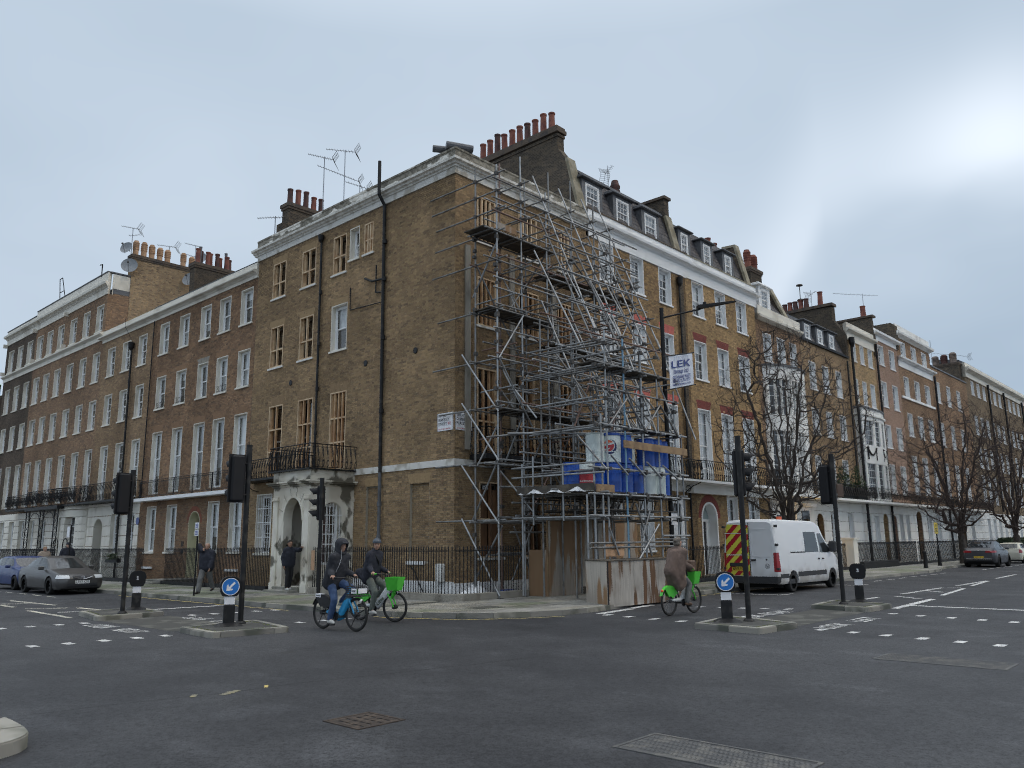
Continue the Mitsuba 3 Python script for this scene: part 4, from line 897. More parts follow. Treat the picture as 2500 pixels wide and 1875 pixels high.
N1.b('door_step', (17.2, -.6, -.1), (19.1, 1.9, .28), 'm_kerb'); N1.b('door_step', (17.3, 1.6, .0), (19., 2.2, .2), 'm_kerbtop')
N1.b('brass_plate', (19.1, 0, 1.75), (19.35, .02, 2.0), 'm_iron'); N1.b('brass_plate', (19.1, 0, 1.42), (19.35, .02, 1.65), 'm_black')
for y in (13.78, 22.4): N1.b('basement_sill', (y, 0, .65), (y+1.1, .08, .75), 'm_white')
pipe(N1.k+'__rain_pipe', [(24.15, .1, 14.0), (24.2, .1, 4.3)], .028); pipe(N1.k+'__cable', [(24.35, .03, 13.9), (24.3, .03, 4.3)], .012)
t = thing('iron_balcony', 'plain black bar balcony rail along the five tall windows of the brown house', 'balcony', 'iron balconies on the first floors')
bar = mikit.ply(MB().tube((0, 0, 0), (0, 0, .86), .009, 5).arr())
for i in range(82): inst(t+'__bar', bar, 'm_black', ML@mat4(np.eye(3), (13.7+i*.118, .5, 4.23)))
for i in range(6): ibox(t+'__standard', 'm_black', (13.7+i*1.93, .48, 4.22), (13.73+i*1.93, .52, 5.1), ML)
for z in (5.08, 4.98, 4.3): ibox(t+'__rail', 'm_black', (13.65, .485, z), (23.4, .515, z+.022), ML)

N2 = House('terrace_house', 'yellowish brown brick house with cream ground floor, blue plaque and black rain pipe', ML)
B_ = [(25.18, 26.22), (27.38, 28.42), (29.55, 30.62)]
for a, b in B_: w = N2.window(a, b, 11.8, 13.5, 2, 2, drape=.3)
for a, b in B_: w = N2.window(a-.02, b-.06, 8.84, 10.62, 2, 2, drape=.3)
for a, b in B_: w = N2.window(a-.1, b-.12, 4.4, 7.54, 2, 3, drape=.3, split=.55, sill=0)
g_holes = []
for a, b in ((24.95, 25.85), (27.05, 28.05)): N2.window(a, b, 1.45, 3.56, 2, 2, drape=.4, sill=.08); g_holes.append((a, b, 1.45, 3.56))
da = arch_poly(29.2, 30.5, .2, 2.75, 3.36); N2.holes.append(da); g_holes.append(da)
N2.wall(24.384, 31.55, -1.4, 14.03, 'm_br_umber'); N2.body(24.384, 31.55, -1.4, 14.4, 'm_br_dark', 8, (4.2, 8.6, 11.6))
ground_blocks(N2, 24.39, 31.5, .1, 4.05, g_holes, 7)
N2.profile('ground_floor_band', [(-.05, 4.05), (.06, 4.05), (.1, 4.12), (.1, 4.18), (-.05, 4.2)], 24.39, 31.5, 'm_stucco')
MB().box((29.22, -.55, .2), (30.48, -.5, 2.62)).put(N2.k+'__door', 'm_doorblack', ML); MB().box((29.2, -.56, 2.62), (30.5, -.46, 2.76)).put(N2.k+'__door_transom', 'm_cream', ML)
k = MB().ext(arch_poly(29.22, 30.48, 2.76, 2.761, 3.34), -.55, -.54, VZ).put(N2.k+'__fanlight', 'm_fan', ML)
for tt in np.linspace(.3, 2.84, 6): MB().tube((29.85, -.53, 2.78), (29.85+.6*math.cos(tt), -.53, 2.78+.55*math.sin(tt)), .012, 5).put(k+'__glazing_bar', 'm_sash', ML)
MB().ext(arch_poly(29.2, 30.5, .2, 2.75, 3.36).difference(arch_poly(29.22, 30.48, .1, 2.75, 3.34)), -.56, .02, VZ).put(N2.k+'__door_surround', 'm_cream', ML)
MB().lathe([(0, .05), (.19, .05), (.2, .04), (.2, .03)], (0, 0, 0), 24, mat4([[1, 0, 0], [0, 0, 1], [0, 1, 0]], (24.5, 0, 3.1))).put(tag(uniq('wall_plaque'), 'round blue plaque on the cream ground floor of the terrace', 'plaque'), 'm_plaque', ML, raw=True)
pipe(N2.k+'__rain_pipe', [(26.85, .14, 12.9), (26.75, .14, 4.4), (26.7, .14, 0)], .06, joints=(6, 9, 11)); MB().lathe([(.06, 12.8), (.15, 12.95), (.18, 13.25), (.15, 13.25)], (26.86, .18, 0), 10).put(N2.k+'__rain_hopper', 'm_blackworn', ML)
pipe(N2.k+'__cable', [(26.9, .1, 13.3), (27.5, .36, 14.3), (27.2, .5, 14.7), (28.3, .1, 14.85)], .012); 
t = thing('iron_balcony', 'black iron balcony with dark screens on the cream fronted house', 'balcony', 'iron balconies on the first floors'); balcony(t, 24.5, 31., .82, 4.3, .95, ML, gap=.2); MB().box((24.4, 0, 4.2), (31.1, .9, 4.29)).put(t+'__floor_slab', 'm_blackworn', ML)

def tall(name, label, s0, cols, bow=False, pane=True, seed=0, s1=None, zt=18.45):
    H = House(name, label, ML)
    for a, b in cols: H.window(a, b, 15.0, 16.66, 1, 2, drape=.35, panes=False)
    for a, b in cols: H.window(a-.05, b-.05, 11.75, 13.58, 1, 2, drape=.35, panes=False)
    for a, b in cols: H.window(a-.1, b-.1, 8.8, 10.54, 1, 2, drape=.35, panes=False)
    for a, b in cols: H.window(a-.15, b-.15, 4.5, 7.53, 1, 3, drape=.35, panes=False, sill=0)
    gh = []
    for a, b in cols[:2] if bow else cols: H.window(a-.2, b-.2, 1.42, 3.55, 1, 2, drape=.4, panes=False, sill=.06); gh.append((a-.2, b-.2, 1.42, 3.55))
    H.wall(s0, s1, -1.4, 17.26, 'm_br_'+('brown' if seed % 2 else 'dark')); H.body(s0, s1, -1.4, 17.6, 'm_br_brown', 8, (4.2, 8.5, 11.5, 14.6))
    ground_blocks(H, s0+.01, s1-.01, .1, 4.1, gh, 9, .04)
    H.profile('band', [(-.1, 14.3), (.05, 14.3), (.05, 14.55), (.12, 14.6), (.24, 14.68), (.24, 14.76), (.06, 14.8), (-.1, 14.84)], s0+.005, s1-.005, 'm_cream')
    H.profile('cornice', [(-.2, 17.26), (.05, 17.26), (.05, 17.66), (.1, 17.7), (.16, 17.78), (.32, 17.84), (.34, 17.98), (.08, 18.03), (.08, zt+.2), (-.25, zt+.22)], s0+.005, s1-.005, 'm_cream', s0 < 32)
    H.profile('parapet_coping', [(-.3, zt+.225), (.12, zt+.225), (.12, zt+.28), (-.3, zt+.29)], s0+.005, s1-.005, 'm_lead')
    for z in (14.86, 17.1): H.b('drain_spout', (s1-.12, 0, z), (s1+.02, .3, z+.28), 'm_cream')
    return H
N3 = tall('terrace_house', 'taller dark brown brick house with white flank parapet and two satellite dishes', 31.56, [(32.0, 33.05), (34.2, 35.25), (36.45, 37.55)], True, seed=1, s1=38.3)
# its flank above the lower neighbour
MB().box((31.58, -2.6, 17.26), (31.62, -.25, 18.6)).put(N3.k+'__flank_render', 'm_cream', ML)
MB().box((31.55, -2.65, 18.66), (31.75, -.1, 18.74)).put(N3.k+'__flank_coping', 'm_lead', ML)
ck = stack(N3, 'chimney', 31.52, 32.1, -5.6, -1.3, 14.4, 20.2, 'm_br_stock', .08)
N3.pots(ck, [(31.8, -1.55-i*.52, 20.2) for i in range(5)]+[(31.8, -4.7, 20.2), (31.8, -5.3, 20.2)], ['m_potbuff'], .95, .17, 'beehive')
N3.pots(N3.k+'__roof', [(33., -1.6, 18.3), (33.6, -2.0, 18.3), (34.3, -2.4, 18.3)], ['m_potbuff'], .6, .17, 'beehive')
# bowed rusticated ground floor
r = .55
for i in range(9):
    z0, z1 = .1+i*.43, .1+i*.43+.405; P = []
    ys = np.linspace(31.6, 35.7, 24); o = [(y, .06+r*max(0, math.sin(math.pi*(y-31.6)/4.1))**.55) for y in ys]; P = Polygon([(31.6, 0)]+o+[(35.7, 0)])
    if 1.3 < z0 < 3.4: P = P.difference(sbox(32.3, -1, 33.5, 2)).difference(sbox(34.25, -1, 34.95, 2))
    [MB().ext(g_, z0, z1).put(N3.k+'__bow_course', 'm_stucco', ML) for g_ in getattr(P, 'geoms', [P])]
MB().ext(Polygon([(31.5, 0)]+[(y, .14+r*max(0, math.sin(math.pi*(y-31.6)/4.1))**.55) for y in np.linspace(31.6, 35.7, 24)]+[(35.8, 0)]), 3.98, 4.18).put(N3.k+'__bow_cornice', 'm_stucco', ML)
for a, b in ((32.3, 33.5), (34.25, 34.95)):
    MB().box((a, .12, 1.4), (b, .18, 3.55)).put(N3.k+'__bow_window', 'm_gloss', ML)
    q = MB(); [q.box((x-.02, .18, 1.4), (x+.02, .23, 3.55)) for x in np.linspace(a+.02, b-.02, 3)]; [q.box((a, .18, z-.02), (b, .225, z+.02)) for z in (1.42, 1.95, 2.48, 3.0, 3.53)]; q.put(N3.k+'__bow_sash', 'm_sash', ML)
N4 = tall('terrace_house', 'tall brown house in the terrace behind the black iron trellis porch', 38.304, [(38.75, 39.85), (40.9, 41.98), (42.9, 44.05)], seed=3, s1=44.5)
N5 = tall('terrace_house', 'tall dark brick house at the far left end of the white parapet', 44.504, [(45.1, 46.2), (47.25, 48.35), (49.4, 50.5)], seed=2, s1=51.25, zt=18.15)
N6 = House('terrace_house', 'lower dark brick house just showing at the far left edge', ML)
for k in range(4):
    for z0, z1 in ((10.6, 12.2), (7.6, 9.2), (4.4, 6.8), (1.4, 3.2)): N6.window(52.2+k*2.3, 53.2+k*2.3, z0, z1, 1, 1, drape=.3, panes=False)
N6.wall(51.3, 62, -1.4, 13.4, 'm_br_dark'); N6.body(51.3, 62, -1.4, 13.5, 'm_br_dark', 8, (4.2, 7.4, 10.3))
pipe(N6.k+'__rain_pipe', [(51.5, .15, 14.2), (51.5, .15, 0)], .08)
t = thing('iron_balcony', 'black iron balcony above the rusticated bow front', 'balcony', 'iron balconies on the first floors'); balcony(t, 31.3, 35.8, .8, 4.28, 1.0, ML, gap=.24, style=1); MB().box((31.2, 0, 4.18), (35.9, .86, 4.27)).put(t+'__floor_slab', 'm_blackworn', ML)
t = thing('trellis_porch', 'black wrought iron trellis porch carrying a balcony over the pavement', 'porch')
for y in (33.9, 36.4, 39.0):
    m = MB(); w = .3
    for a in (-w, w): m.box((y+a-.025, .95, .12), (y+a+.025, 1.0, 4.05))
    for z in np.arange(.2, 3.9, .42):
        m.path([(y-w, .975, z), (y, .975, z+.21), (y+w, .975, z), (y, .975, z-.2)], .014, 4, True); m.box((y-w, .965, z+.2), (y+w, .985, z+.225))
    m.put(t+'__trellis_pier', 'm_black', ML)
for y in (35.15, 37.7):
    m = MB(); m.path([(y+1.0*math.cos(a), .975, 3.1+.8*math.sin(a)) for a in np.linspace(0, math.pi, 12)], .02, 5)
    for a in np.linspace(.3, 2.8, 6): m.path([(y+1.0*math.cos(a), .975, 3.1+.8*math.sin(a)), (y+1.25*math.cos(a), .975, 3.95)], .012, 4)
    m.put(t+'__trellis_arch', 'm_black', ML)
MB().box((33.5, .0, 4.05), (39.4, 1.1, 4.25)).put(t+'__canopy', 'm_blackworn', ML); balcony(t, 33.6, 39.3, 1.05, 4.26, 1.0, ML, gap=.24, style=1)
t = thing('iron_balcony', 'black iron balcony at the far end of the left terrace', 'balcony', 'iron balconies on the first floors'); balcony(t, 39.5, 44.3, .8, 4.3, .9, ML, gap=.24, style=1); MB().box((39.5, 0, 4.2), (44.3, .86, 4.29)).put(t+'__floor_slab', 'm_blackworn', ML)
# chimneys between the houses
ck = stack(N1, 'chimney', 23.75, 24.35, -4.5, -1.8, 14.4, 17.85, 'm_br_soot')
N1.pots(ck, [(23.9+(i % 2)*.3, -2.0-i*.3, 17.85) for i in range(8)], ['m_pot', 'm_potdark', 'm_pot'], .8, .15)
N1.pots(ck, [(24.05, -2.2-i*1.6, 17.85) for i in range(2)], ['m_lead'], 1.15, .10)
ck = stack(N1, 'rear_chimney', 17.2, 17.8, -7.5, -4.4, 14.4, 17.4, 'm_br_soot'); N1.pots(ck, [(17.5, -4.6-i*.6, 17.4) for i in range(5)], ['m_pot', 'm_potdark'], 1.1, .17)
# railings along the left pavement
railing('area_railing', 'black spiked railing between the cream porch and the pale green door', [(-1.82, 12.9), (-1.82, 8.2)], .12, 1.6)
railing('area_railing', 'black spiked railing in front of the ground floor windows right of the pale door', [(-1.82, 17.0), (-1.82, 12.95)], .12, 1.6)
railing('area_railing', 'black spiked railing left of the pale green door steps', [(-1.82, 24.2), (-1.82, 19.2)], .12, 1.6)
railing('area_railing', 'black spiked railing below the round blue plaque', [(-1.82, 29.0), (-1.82, 24.3)], .12, 1.6)
railing('area_railing', 'black spiked railing below the rusticated bow front', [(-1.82, 38.5), (-1.82, 30.8)], .12, 1.6)
railing('area_railing', 'black spiked railing behind the parked blue car, farthest up the left street', [(-1.82, 51.5), (-1.82, 38.6)], .12, 1.6, .14)
for y in (29.15, 30.6):
    t = thing('lamp_arch', 'black iron hoop beside the terrace doorway, the '+('nearer' if y < 30 else 'farther')+' of the pair', 'iron hoop', 'iron hoops flanking a doorway')
    MB().path([(y, 1.82, .12), (y, 1.82, 1.9)]+[(y+.35-.35*math.cos(a), 1.82, 1.9+.35*math.sin(a)) for a in np.linspace(0, math.pi, 10)]+[(y+.7, 1.82, 1.0)], .028, 6).put(t, 'm_black', ML, raw=True)
t = thing('window_box', 'dark planter hanging on the left railings with trailing plants', 'planter'); MB().box((22.0, 1.75, 1.0), (23.4, 1.95, 1.2)).put(t+'__trough', 'm_black', ML)
def leaf_cloud(n, lo, hi, size, seed, mat, key, M=I4, sub=None):
    r = np.random.default_rng(seed); c = r.uniform(lo, hi, (n, 3)); 
    if sub is not None: c = c[sub(c)]
    n = len(c); a = r.normal(size=(n, 3)); a /= np.linalg.norm(a, axis=1)[:, None]; b = np.cross(a, r.normal(size=(n, 3))); b /= np.linalg.norm(b, axis=1)[:, None]; s = size*r.uniform(.6, 1.3, (n, 1))
    v = np.stack([c-a*s, c+b*s*.45, c+a*s, c-b*s*.45], 1).reshape(-1, 3); i = np.arange(n)*4
    key = MB().add(v, np.vstack([np.stack([i, i+1, i+2], 1), np.stack([i, i+2, i+3], 1)])).put(key, mat, M); labels[key] = {'kind': 'stuff'}
    return key
leaf_cloud(260, (22.0, 1.65, 1.15), (23.4, 2.05, 1.45), .05, 3, 'm_leaf', t+'__foliage', ML)
# ---------------------------------------------------------------- right street, going away from the corner
rngs = np.random.default_rng(23)
def slates(H, s0, s1, d0, z0, d1, z1, holes=()):
    """slate courses on a mansard slope from (d0, z0) up to (d1, z1)"""
    L_ = math.hypot(d1-d0, z1-z0); n = int(L_/.24); m = MB(); u = np.array([(d1-d0)/L_, (z1-z0)/L_]); nrm = np.array([u[1], -u[0]])
    m.add([(s0, d0, z0), (s1, d0, z0), (s1, d1, z1), (s0, d1, z1)], [[0, 1, 2], [0, 2, 3]]); H.p('mansard', m, 'm_slate2'); ms = [MB(), MB(), MB()]
    for j in range(n):
        x = s0+(.0 if j % 2 else -.15)
        while x < s1:
            a, b = max(x+.006, s0), min(x+.294, s1); x += .30
            if b-a < .05: continue
            za = z0+u[1]*j*.24
            if any(h[0]-.05 < (a+b)/2 < h[1]+.05 and h[2]-.2 < za < h[3] for h in holes): continue
            lo, hi = np.array([d0, z0])+u*(j*.24)+nrm*(.022+rngs.normal(0, .003)), np.array([d0, z0])+u*min(L_, (j+1.35)*.24)+nrm*.006
            ms[rngs.integers(3)].hexa(np.array([[a, *(lo-nrm*.008)], [b, *(lo-nrm*.008)], [b, *(hi-nrm*.008)], [a, *(hi-nrm*.008)], [a, *lo], [b, *lo], [b, *hi], [a, *hi]]))
    for q, c in zip(ms, ('m_slate', 'm_slate1', 'm_slate2')): tag(H.p('slates', q, c), kind='stuff')
def dormer(H, s0, s1, z0, z1, dface=-.5, nx=3, back=-2.2, trim='m_lead', roof=.32, panes=True):
    """a lead-cheeked dormer with a sash window in its face"""
    k = uniq(H.k+'__dormer'); m = MB(); w = .22
    m.box((s0-w, back, z0-.15), (s0-.0, dface, z1+.12)); m.box((s1, back, z0-.15), (s1+w, dface, z1+.12)); m.box((s0, back, z1), (s1, dface, z1+.12)); m.put(k, trim, H.M, raw=True)
    m = MB(); m.cham((s0-w-.14, back, z1+.122), (s1+w+.14, dface+.16, z1+.2), .02); m.cham((s0-w-.06, back, z1+.2), (s1+w+.06, dface+.06, z1+roof), .03); m.put(k+'__roof', trim, H.M)
    m = MB(); o = H.M; H2 = copy.copy(H); H2.M = H.M@mat4(np.eye(3), (0, dface, 0)); H2.k = H.k; H2.holes, H2.cuts = [], []
    H2.window(s0+.0, s1-.0, z0, z1, nx, 2, reveal=None, drape=.5, depth=-.01, sill=.06, cut=False, ends=.02, panes=panes, fw=.09)
    MB().box((s0-.02, dface-.5, z0-.1), (s1+.02, dface-.45, z1)).put(k+'__dark_room', 'm_interior', H.M)
def party(H, x0, x1, prof, part='party_wall', mat='m_br_soot', coping=None):
    """a brick party wall with the section prof [(y back, z)] between two houses, stone coping on its raking edge"""
    k = H.p(part, MB().ext(Polygon(prof), x0, x1, np.array([[0, 0, 1], [-1, 0, 0], [0, 1, 0.]])), mat)
    if coping:
        m = MB(); L_ = LineString(coping).buffer(.07, cap_style=2, join_style=2); m.ext(L_, x0-.05, x1+.05, np.array([[0, 0, 1], [-1, 0, 0], [0, 1, 0.]])); m.put(k+'__coping', 'm_coping', MR)
    return k
Rk = dict(reveal='m_white', sash='m_sash')
R1 = House('terrace_house', 'tan brick house with painted red window arches partly behind the scaffolding', MR)
A1 = [(8.52, 9.52), (10.86, 11.88), (13.2, 14.24)]
for a, b in A1: R1.window(a, b, 12.86, 14.54, 3, 2, drape=.75, **Rk)
for a, b in A1: w = R1.window(a-.04, b+.0, 9.68, 11.38, 3, 2, drape=.75, **Rk); R1.flat_arch(w, a-.04, b, 11.41, .42, .14, 12, 'm_redarch')
for a, b in A1: w = R1.window(a-.02, b+.06, 4.62, 8.0, 2, 3, drape=.8, split=.5, sill=0, **Rk); R1.flat_arch(w, a-.02, b+.06, 8.03, .45, .16, 12, 'm_redarch')
for a, b in A1[:2]: R1.window(a, b, 1.4, 3.8, 2, 2, drape=.7, **Rk)
R1.holes.append((13.15, 14.35, .2, 3.7)); R1.cuts.append((13.15, 14.35, .2, 3.7))
soot = lambda m: 1-.38*((m[:, 0] > 14.68)*1.)
R1.wall(7.625, 15.6, -1.4, 14.58, 'm_mortar2', 'amber', 41, .3, own300=60, dark=soot); R1.body(7.7, 15.6, -1.4, 15.6, 'm_br_dark', 9, (4.3, 9.0, 12.3))
R1.b('door_surround', (13.1, -.05, .2), (13.35, .03, 3.75), 'm_white'); R1.b('door_surround', (14.15, -.05, .2), (14.4, .03, 3.75), 'm_white'); R1.b('door_surround', (13.35, -.05, 3.45), (14.15, .028, 3.75), 'm_white')
k = R1.b('door', (13.36, -.15, .2), (14.14, -.1, 2.6), 'm_sash'); R1.b('fanlight', (13.36, -.15, 2.7), (14.14, -.12, 3.44), 'm_gloss'); R1.b('door_transom', (13.35, -.16, 2.6), (14.15, -.06, 2.7), 'm_white')
for a, b in ((.4, 1.1), (1.25, 2.4)):
    for x in (13.44, 13.79): ibox(k+'__panel', 'm_white', (x, -.1, a), (x+.27, -.085, b), MR)
pr = lambda z0, z1, z2, z3: [(-.3, z0), (.05, z0), (.05, z1), (.10, z1+.03), (.13, z1+.10), (.30, z1+.15), (.32, z1+.26), (.20, z1+.30), (.06, z1+.34), (.06, z3), (-.3, z3)]
R1.profile('cornice', pr(14.585, 15.14, 0, 15.82), 7.78, 15.62, 'm_white', True, True); R1.profile('parapet_coping', [(-.35, 15.822), (.10, 15.822), (.10, 15.88), (-.35, 15.9)], 7.72, 15.62, 'm_copingdark', True, True)
dh = [(8.3, 9.35, 16.16, 17.5), (10.62, 11.66, 16.16, 17.5), (12.95, 14.0, 16.16, 17.5)]
slates(R1, 8.05, 15.5, -.36, 15.9, -1.1, 18.1, dh)
for a, b, z0, z1 in dh: dormer(R1, a, b, 16.18, 17.42)
R1.b('mansard_ridge', (7.95, -1.35, 18.1), (15.5, -1.0, 18.2), 'm_lead'); R1.b('mansard_top', (8., -8., 17.9), (15.5, -1.2, 18.1), 'm_lead')
Y = lambda l: l
ck = party(R1, 7.62, 8.06, [(.36, 15.6), (.5, 16.0), (1.0, 18.45), (1.44, 19.1), (1.44, 19.75), (1.5, 20.1), (6.7, 20.15), (6.7, 15.6)], 'chimney', coping=[(.36, 15.95), (.94, 18.45)])
R1.p('chimney_cap', MB().box((7.50, -6.8, 19.9), (8.18, -1.36, 20.08)).box((7.54, -6.75, 20.08), (8.14, -1.42, 20.22)), 'm_copingdark')
R1.p('chimney_band', MB().box((7.58, -6.72, 19.7), (8.10, -1.40, 19.82)), 'm_br_soot')
R1.pots(ck, [(7.84, -1.95-i*.49, 20.22) for i in range(10)], ['m_pot', 'm_pot', 'm_pot', 'm_potdark'], .95, .17)
ck = party(R1, 15.42, 15.84, [(.36, 15.6), (.5, 16.2), (.86, 18.05), (.86, 19.0), (3.6, 19.0), (3.6, 15.6)], 'chimney', 'm_br_soot', [(.36, 16.0), (.84, 18.05)])
R1.p('chimney_cap', MB().box((15.32, -3.7, 19.0), (15.94, -.76, 19.14)), 'm_copingdark')
R1.pots(R1.k+'__roof', [(14.2, -3., 18.1)], ['m_potdark'], 2.1, .22, 'beehive')
MB().box((15.0, .0, 4.4), (15.32, .06, 14.6)).put(R1.k+'__brick_pier', 'm_br_soot', MR)
pipe(R1.k+'__rain_pipe', [(14.86, .1, 14.2), (14.9, .1, 4.6), (14.9, .1, 0)], .05, M=MR, joints=(6.1, 7.9, 10, 12)); MB().lathe([(.05, 13.95), (.13, 14.1), (.16, 14.4), (.14, 14.4)], (14.86, .15, 0), 10).put(R1.k+'__rain_hopper', 'm_blackworn', MR)
t = thing('iron_balcony', 'ornate black iron balcony just right of the scaffolding', 'balcony', 'iron balconies on the first floors'); balcony(t, 7.9, 14.6, .95, 4.5, .88, MR, gap=.2); MB().box((7.8, 0., 4.4), (14.7, 1.02, 4.49)).put(t+'__floor_slab', 'm_white', MR)
m = MB(); m.path([(14.5, .05, 3.6), (14.5, .12, 4.0), (14.5, .5, 4.25), (14.5, .9, 4.38)], .025, 5); m.path([(14.5, .25+.13*math.cos(a), 4.15+.13*math.sin(a)) for a in np.linspace(0, 6.2, 12)], .018, 5); m.put(t+'__bracket', 'm_black', MR)
R1.b('first_floor_band', (7.7, 0, 4.0), (14.75, .05, 4.4), 'm_stuccowhite')

R2 = House('terrace_house', 'golden brick house with dark red window arches and an arched black front door', MR)
A2 = [(16.24, 17.32), (18.56, 19.62), (20.84, 21.96)]
for a, b in A2: R2.window(a, b, 12.84, 14.58, 3, 2, drape=.75, **Rk)
for a, b in A2: w = R2.window(a-.05, b, 9.6, 11.5, 3, 2, drape=.75, **Rk); R2.flat_arch(w, a-.05, b, 11.53, .4, .12, 12, 'm_redbrick')
for a, b in A2: w = R2.window(a-.05, b+.04, 4.6, 8.08, 2, 3, drape=.8, sill=0, **Rk); R2.flat_arch(w, a-.05, b+.04, 8.11, .42, .12, 12, 'm_redbrick')
for a, b in A2[1:]: R2.window(a, b, 1.45, 3.9, 2, 2, drape=.95, **Rk)
da = arch_poly(15.98, 17.52, .2, 2.84, 3.6); R2.holes.append(da); R2.cuts.append(arch_cut(15.98, 17.52, .2, 2.84, 3.6))
R2.wall(15.61, 23.05, -1.4, 14.63, 'm_mortar2', 'gold', 43, .26, own300=60, dark=lambda m: 1-.25*(m[:, 2] < 4.2)); R2.body(15.61, 23.05, -1.4, 15.6, 'm_br_dark', 9, (4.3, 9.0, 12.3))
R2.profile('cornice', pr(14.635, 15.12, 0, 15.80), 15.63, 23.2, 'm_white', False, True)
R2.profile('parapet_coping', [(-.35, 15.802), (.09, 15.802), (.09, 15.85), (-.35, 15.86)], 15.63, 23.2, 'm_coping', False, True)
dh = [(16.25, 16.98, 16.15, 17.4), (18.52, 19.3, 16.15, 17.4), (20.85, 21.62, 16.15, 17.4)]
slates(R2, 15.85, 22.95, -.36, 15.86, -1.15, 18.05, dh)
for a, b, z0, z1 in dh: dormer(R2, a, b, 16.18, 17.36, nx=3, roof=.2)
R2.b('mansard_top', (15.8, -8., 17.9), (23.0, -1.2, 18.1), 'm_lead'); R2.pots(R2.k+'__roof', [(21.7, -1.9, 18.1), (22.4, -1.9, 18.1)], ['m_pot'], .7, .2)
party(R2, 22.95, 23.3, [(.3, 15.6), (.34, 16.1), (.98, 18.45), (1.7, 18.5), (4.0, 18.5), (4, 15.6)], 'party_wall', 'm_br_soot', [(.28, 16.), (.9, 18.5), (1.7, 18.55)])
R2.p('door_arch', MB().ext(arch_poly(15.72, 17.78, 2.84, 2.841, 3.95).difference(arch_poly(15.97, 17.53, 2.0, 2.84, 3.61)), 0, .006, VZ), 'm_redbrick')
R2.p('door_surround', MB().ext(da.difference(arch_poly(16.08, 17.42, .1, 2.84, 3.5)), -.5, .012, VZ), 'm_white')
k = R2.p('fanlight', MB().ext(arch_poly(16.08, 17.42, 2.79, 2.84, 3.48), -.48, -.46, VZ), 'm_fan'); A = np.eye(4); A[:3, :3] = VZ
text(R2.k+'__door_number', '39', .24, 'm_stonegrey', MR@mat4(np.eye(3), (16.72, -.455, 2.98))@A, .004, True, center=True)
R2.b('door_transom', (16.08, -.5, 2.68), (17.42, -.36, 2.79), 'm_white'); R2.b('door_jamb', (16.08, -.5, .2), (16.34, -.4, 2.68), 'm_white'); R2.b('door_jamb', (17.1, -.5, .2), (17.42, -.4, 2.68), 'm_white')
k = R2.b('door', (16.34, -.5, .2), (17.1, -.45, 2.68), 'm_doorblack')
for a, b in ((.4, 1.1), (1.25, 2.5)):
    for x in (16.41, 16.75): ibox(k+'__panel', 'm_doorblack', (x, -.45, a), (x+.28, -.432, b), MR)
R2.b('door_step', (15.8, -.5, -.1), (17.8, 2.1, .2), 'm_kerbtop')
t = thing('iron_balcony', 'ornate black iron balcony over the arched black front door', 'balcony', 'iron balconies on the first floors'); balcony(t, 14.75, 22.9, .98, 4.5, .9, MR, gap=.2); MB().box((14.72, 0., 4.38), (23.0, 1.08, 4.49)).put(t+'__floor_slab', 'm_white', MR); MB().box((14.8, 0., 3.95), (22.9, .35, 4.379)).put(t+'__cove', 'm_stuccowhite', MR)

R3 = House('terrace_house', 'white stuccoed house with a bowed front behind the nearest bare tree', MR)
for a, b in ((23.9, 24.9), (25.7, 26.7), (27.4, 28.3)): R3.window(a, b, 11.75, 13.35, 2, 2, drape=.5, panes=False, **Rk)
R3.holes += [(23.7, 25.0, .2, 3.4), (26.9, 28.1, 1.2, 3.45)]
R3.wall(23.06, 28.9, -1.4, 14.0, 'm_br_brown'); R3.body(23.06, 28.9, -1.4, 14.4, 'm_br_dark', 9, (4.2, 8, 11.4))
R3.profile('cornice', [(-.3, 14.0), (.05, 14.0), (.1, 14.02), (.3, 14.12), (.32, 14.24), (.1, 14.3), (.1, 14.85), (-.3, 14.85)], 23.32, 28.9, 'm_cream', True)
P = Polygon([(23.5, 0)]+[(x, .95*max(0, math.sin(math.pi*(x-23.5)/4.9))**.5) for x in np.linspace(23.5, 28.4, 26)]+[(28.4, 0)])
for z0, z1 in ((4.2, 4.75), (7.7, 8.6), (10.6, 11.35)): R3.p('bow_front', MB().ext(P, z0, z1), 'm_stuccowhite')
for z0, z1 in ((4.75, 7.7), (8.6, 10.6)):
    R3.p('bow_window', MB().ext(P.buffer(-.12), z0, z1), 'm_gloss')
    for i, x in enumerate(np.linspace(23.6, 28.3, 13)):
        d = .95*max(0, math.sin(math.pi*(x-23.5)/4.9))**.5; w = .16 if i % 4 == 0 else .03; R3.b('bow_mullion', (x-w, max(.0, d-.22), z0), (x+w, d-.02, z1), 'm_stuccowhite')
    for z in np.arange(z0+.5, z1, .55): R3.p('bow_glazing_bar', MB().ext(P.buffer(-.08).difference(P.buffer(-.13)).difference(sbox(20, -1, 30, .03)), z-.015, z+.015), 'm_sash')
R3.p('bow_roof', MB().ext(P.buffer(.08).difference(sbox(20, -1, 30, 0)), 11.35, 11.45), 'm_lead')
slates(R3, 23.4, 28.6, -.4, 14.86, -1.9, 16.9, [(24.1, 25.6, 14.6, 16.4)]); dormer(R3, 24.4, 25.4, 14.9, 16.15, dface=-.2, nx=2, trim='m_white', panes=False)
party(R3, 28.6, 28.95, [(.5, 14.3), (.6, 15.0), (1.75, 17.6), (4, 17.6), (4, 14.3)], 'party_wall', 'm_br_soot', [(.5, 14.9), (1.6, 17.4)])
ck = stack(R3, 'chimney', 26.9, 28.4, -2.5, -1.9, 16., 18.5, 'm_br_soot'); R3.pots(ck, [(27.2, -2.2, 18.5), (28.1, -2.2, 18.5)], ['m_pot'], 1.2, .2, 'beehive')
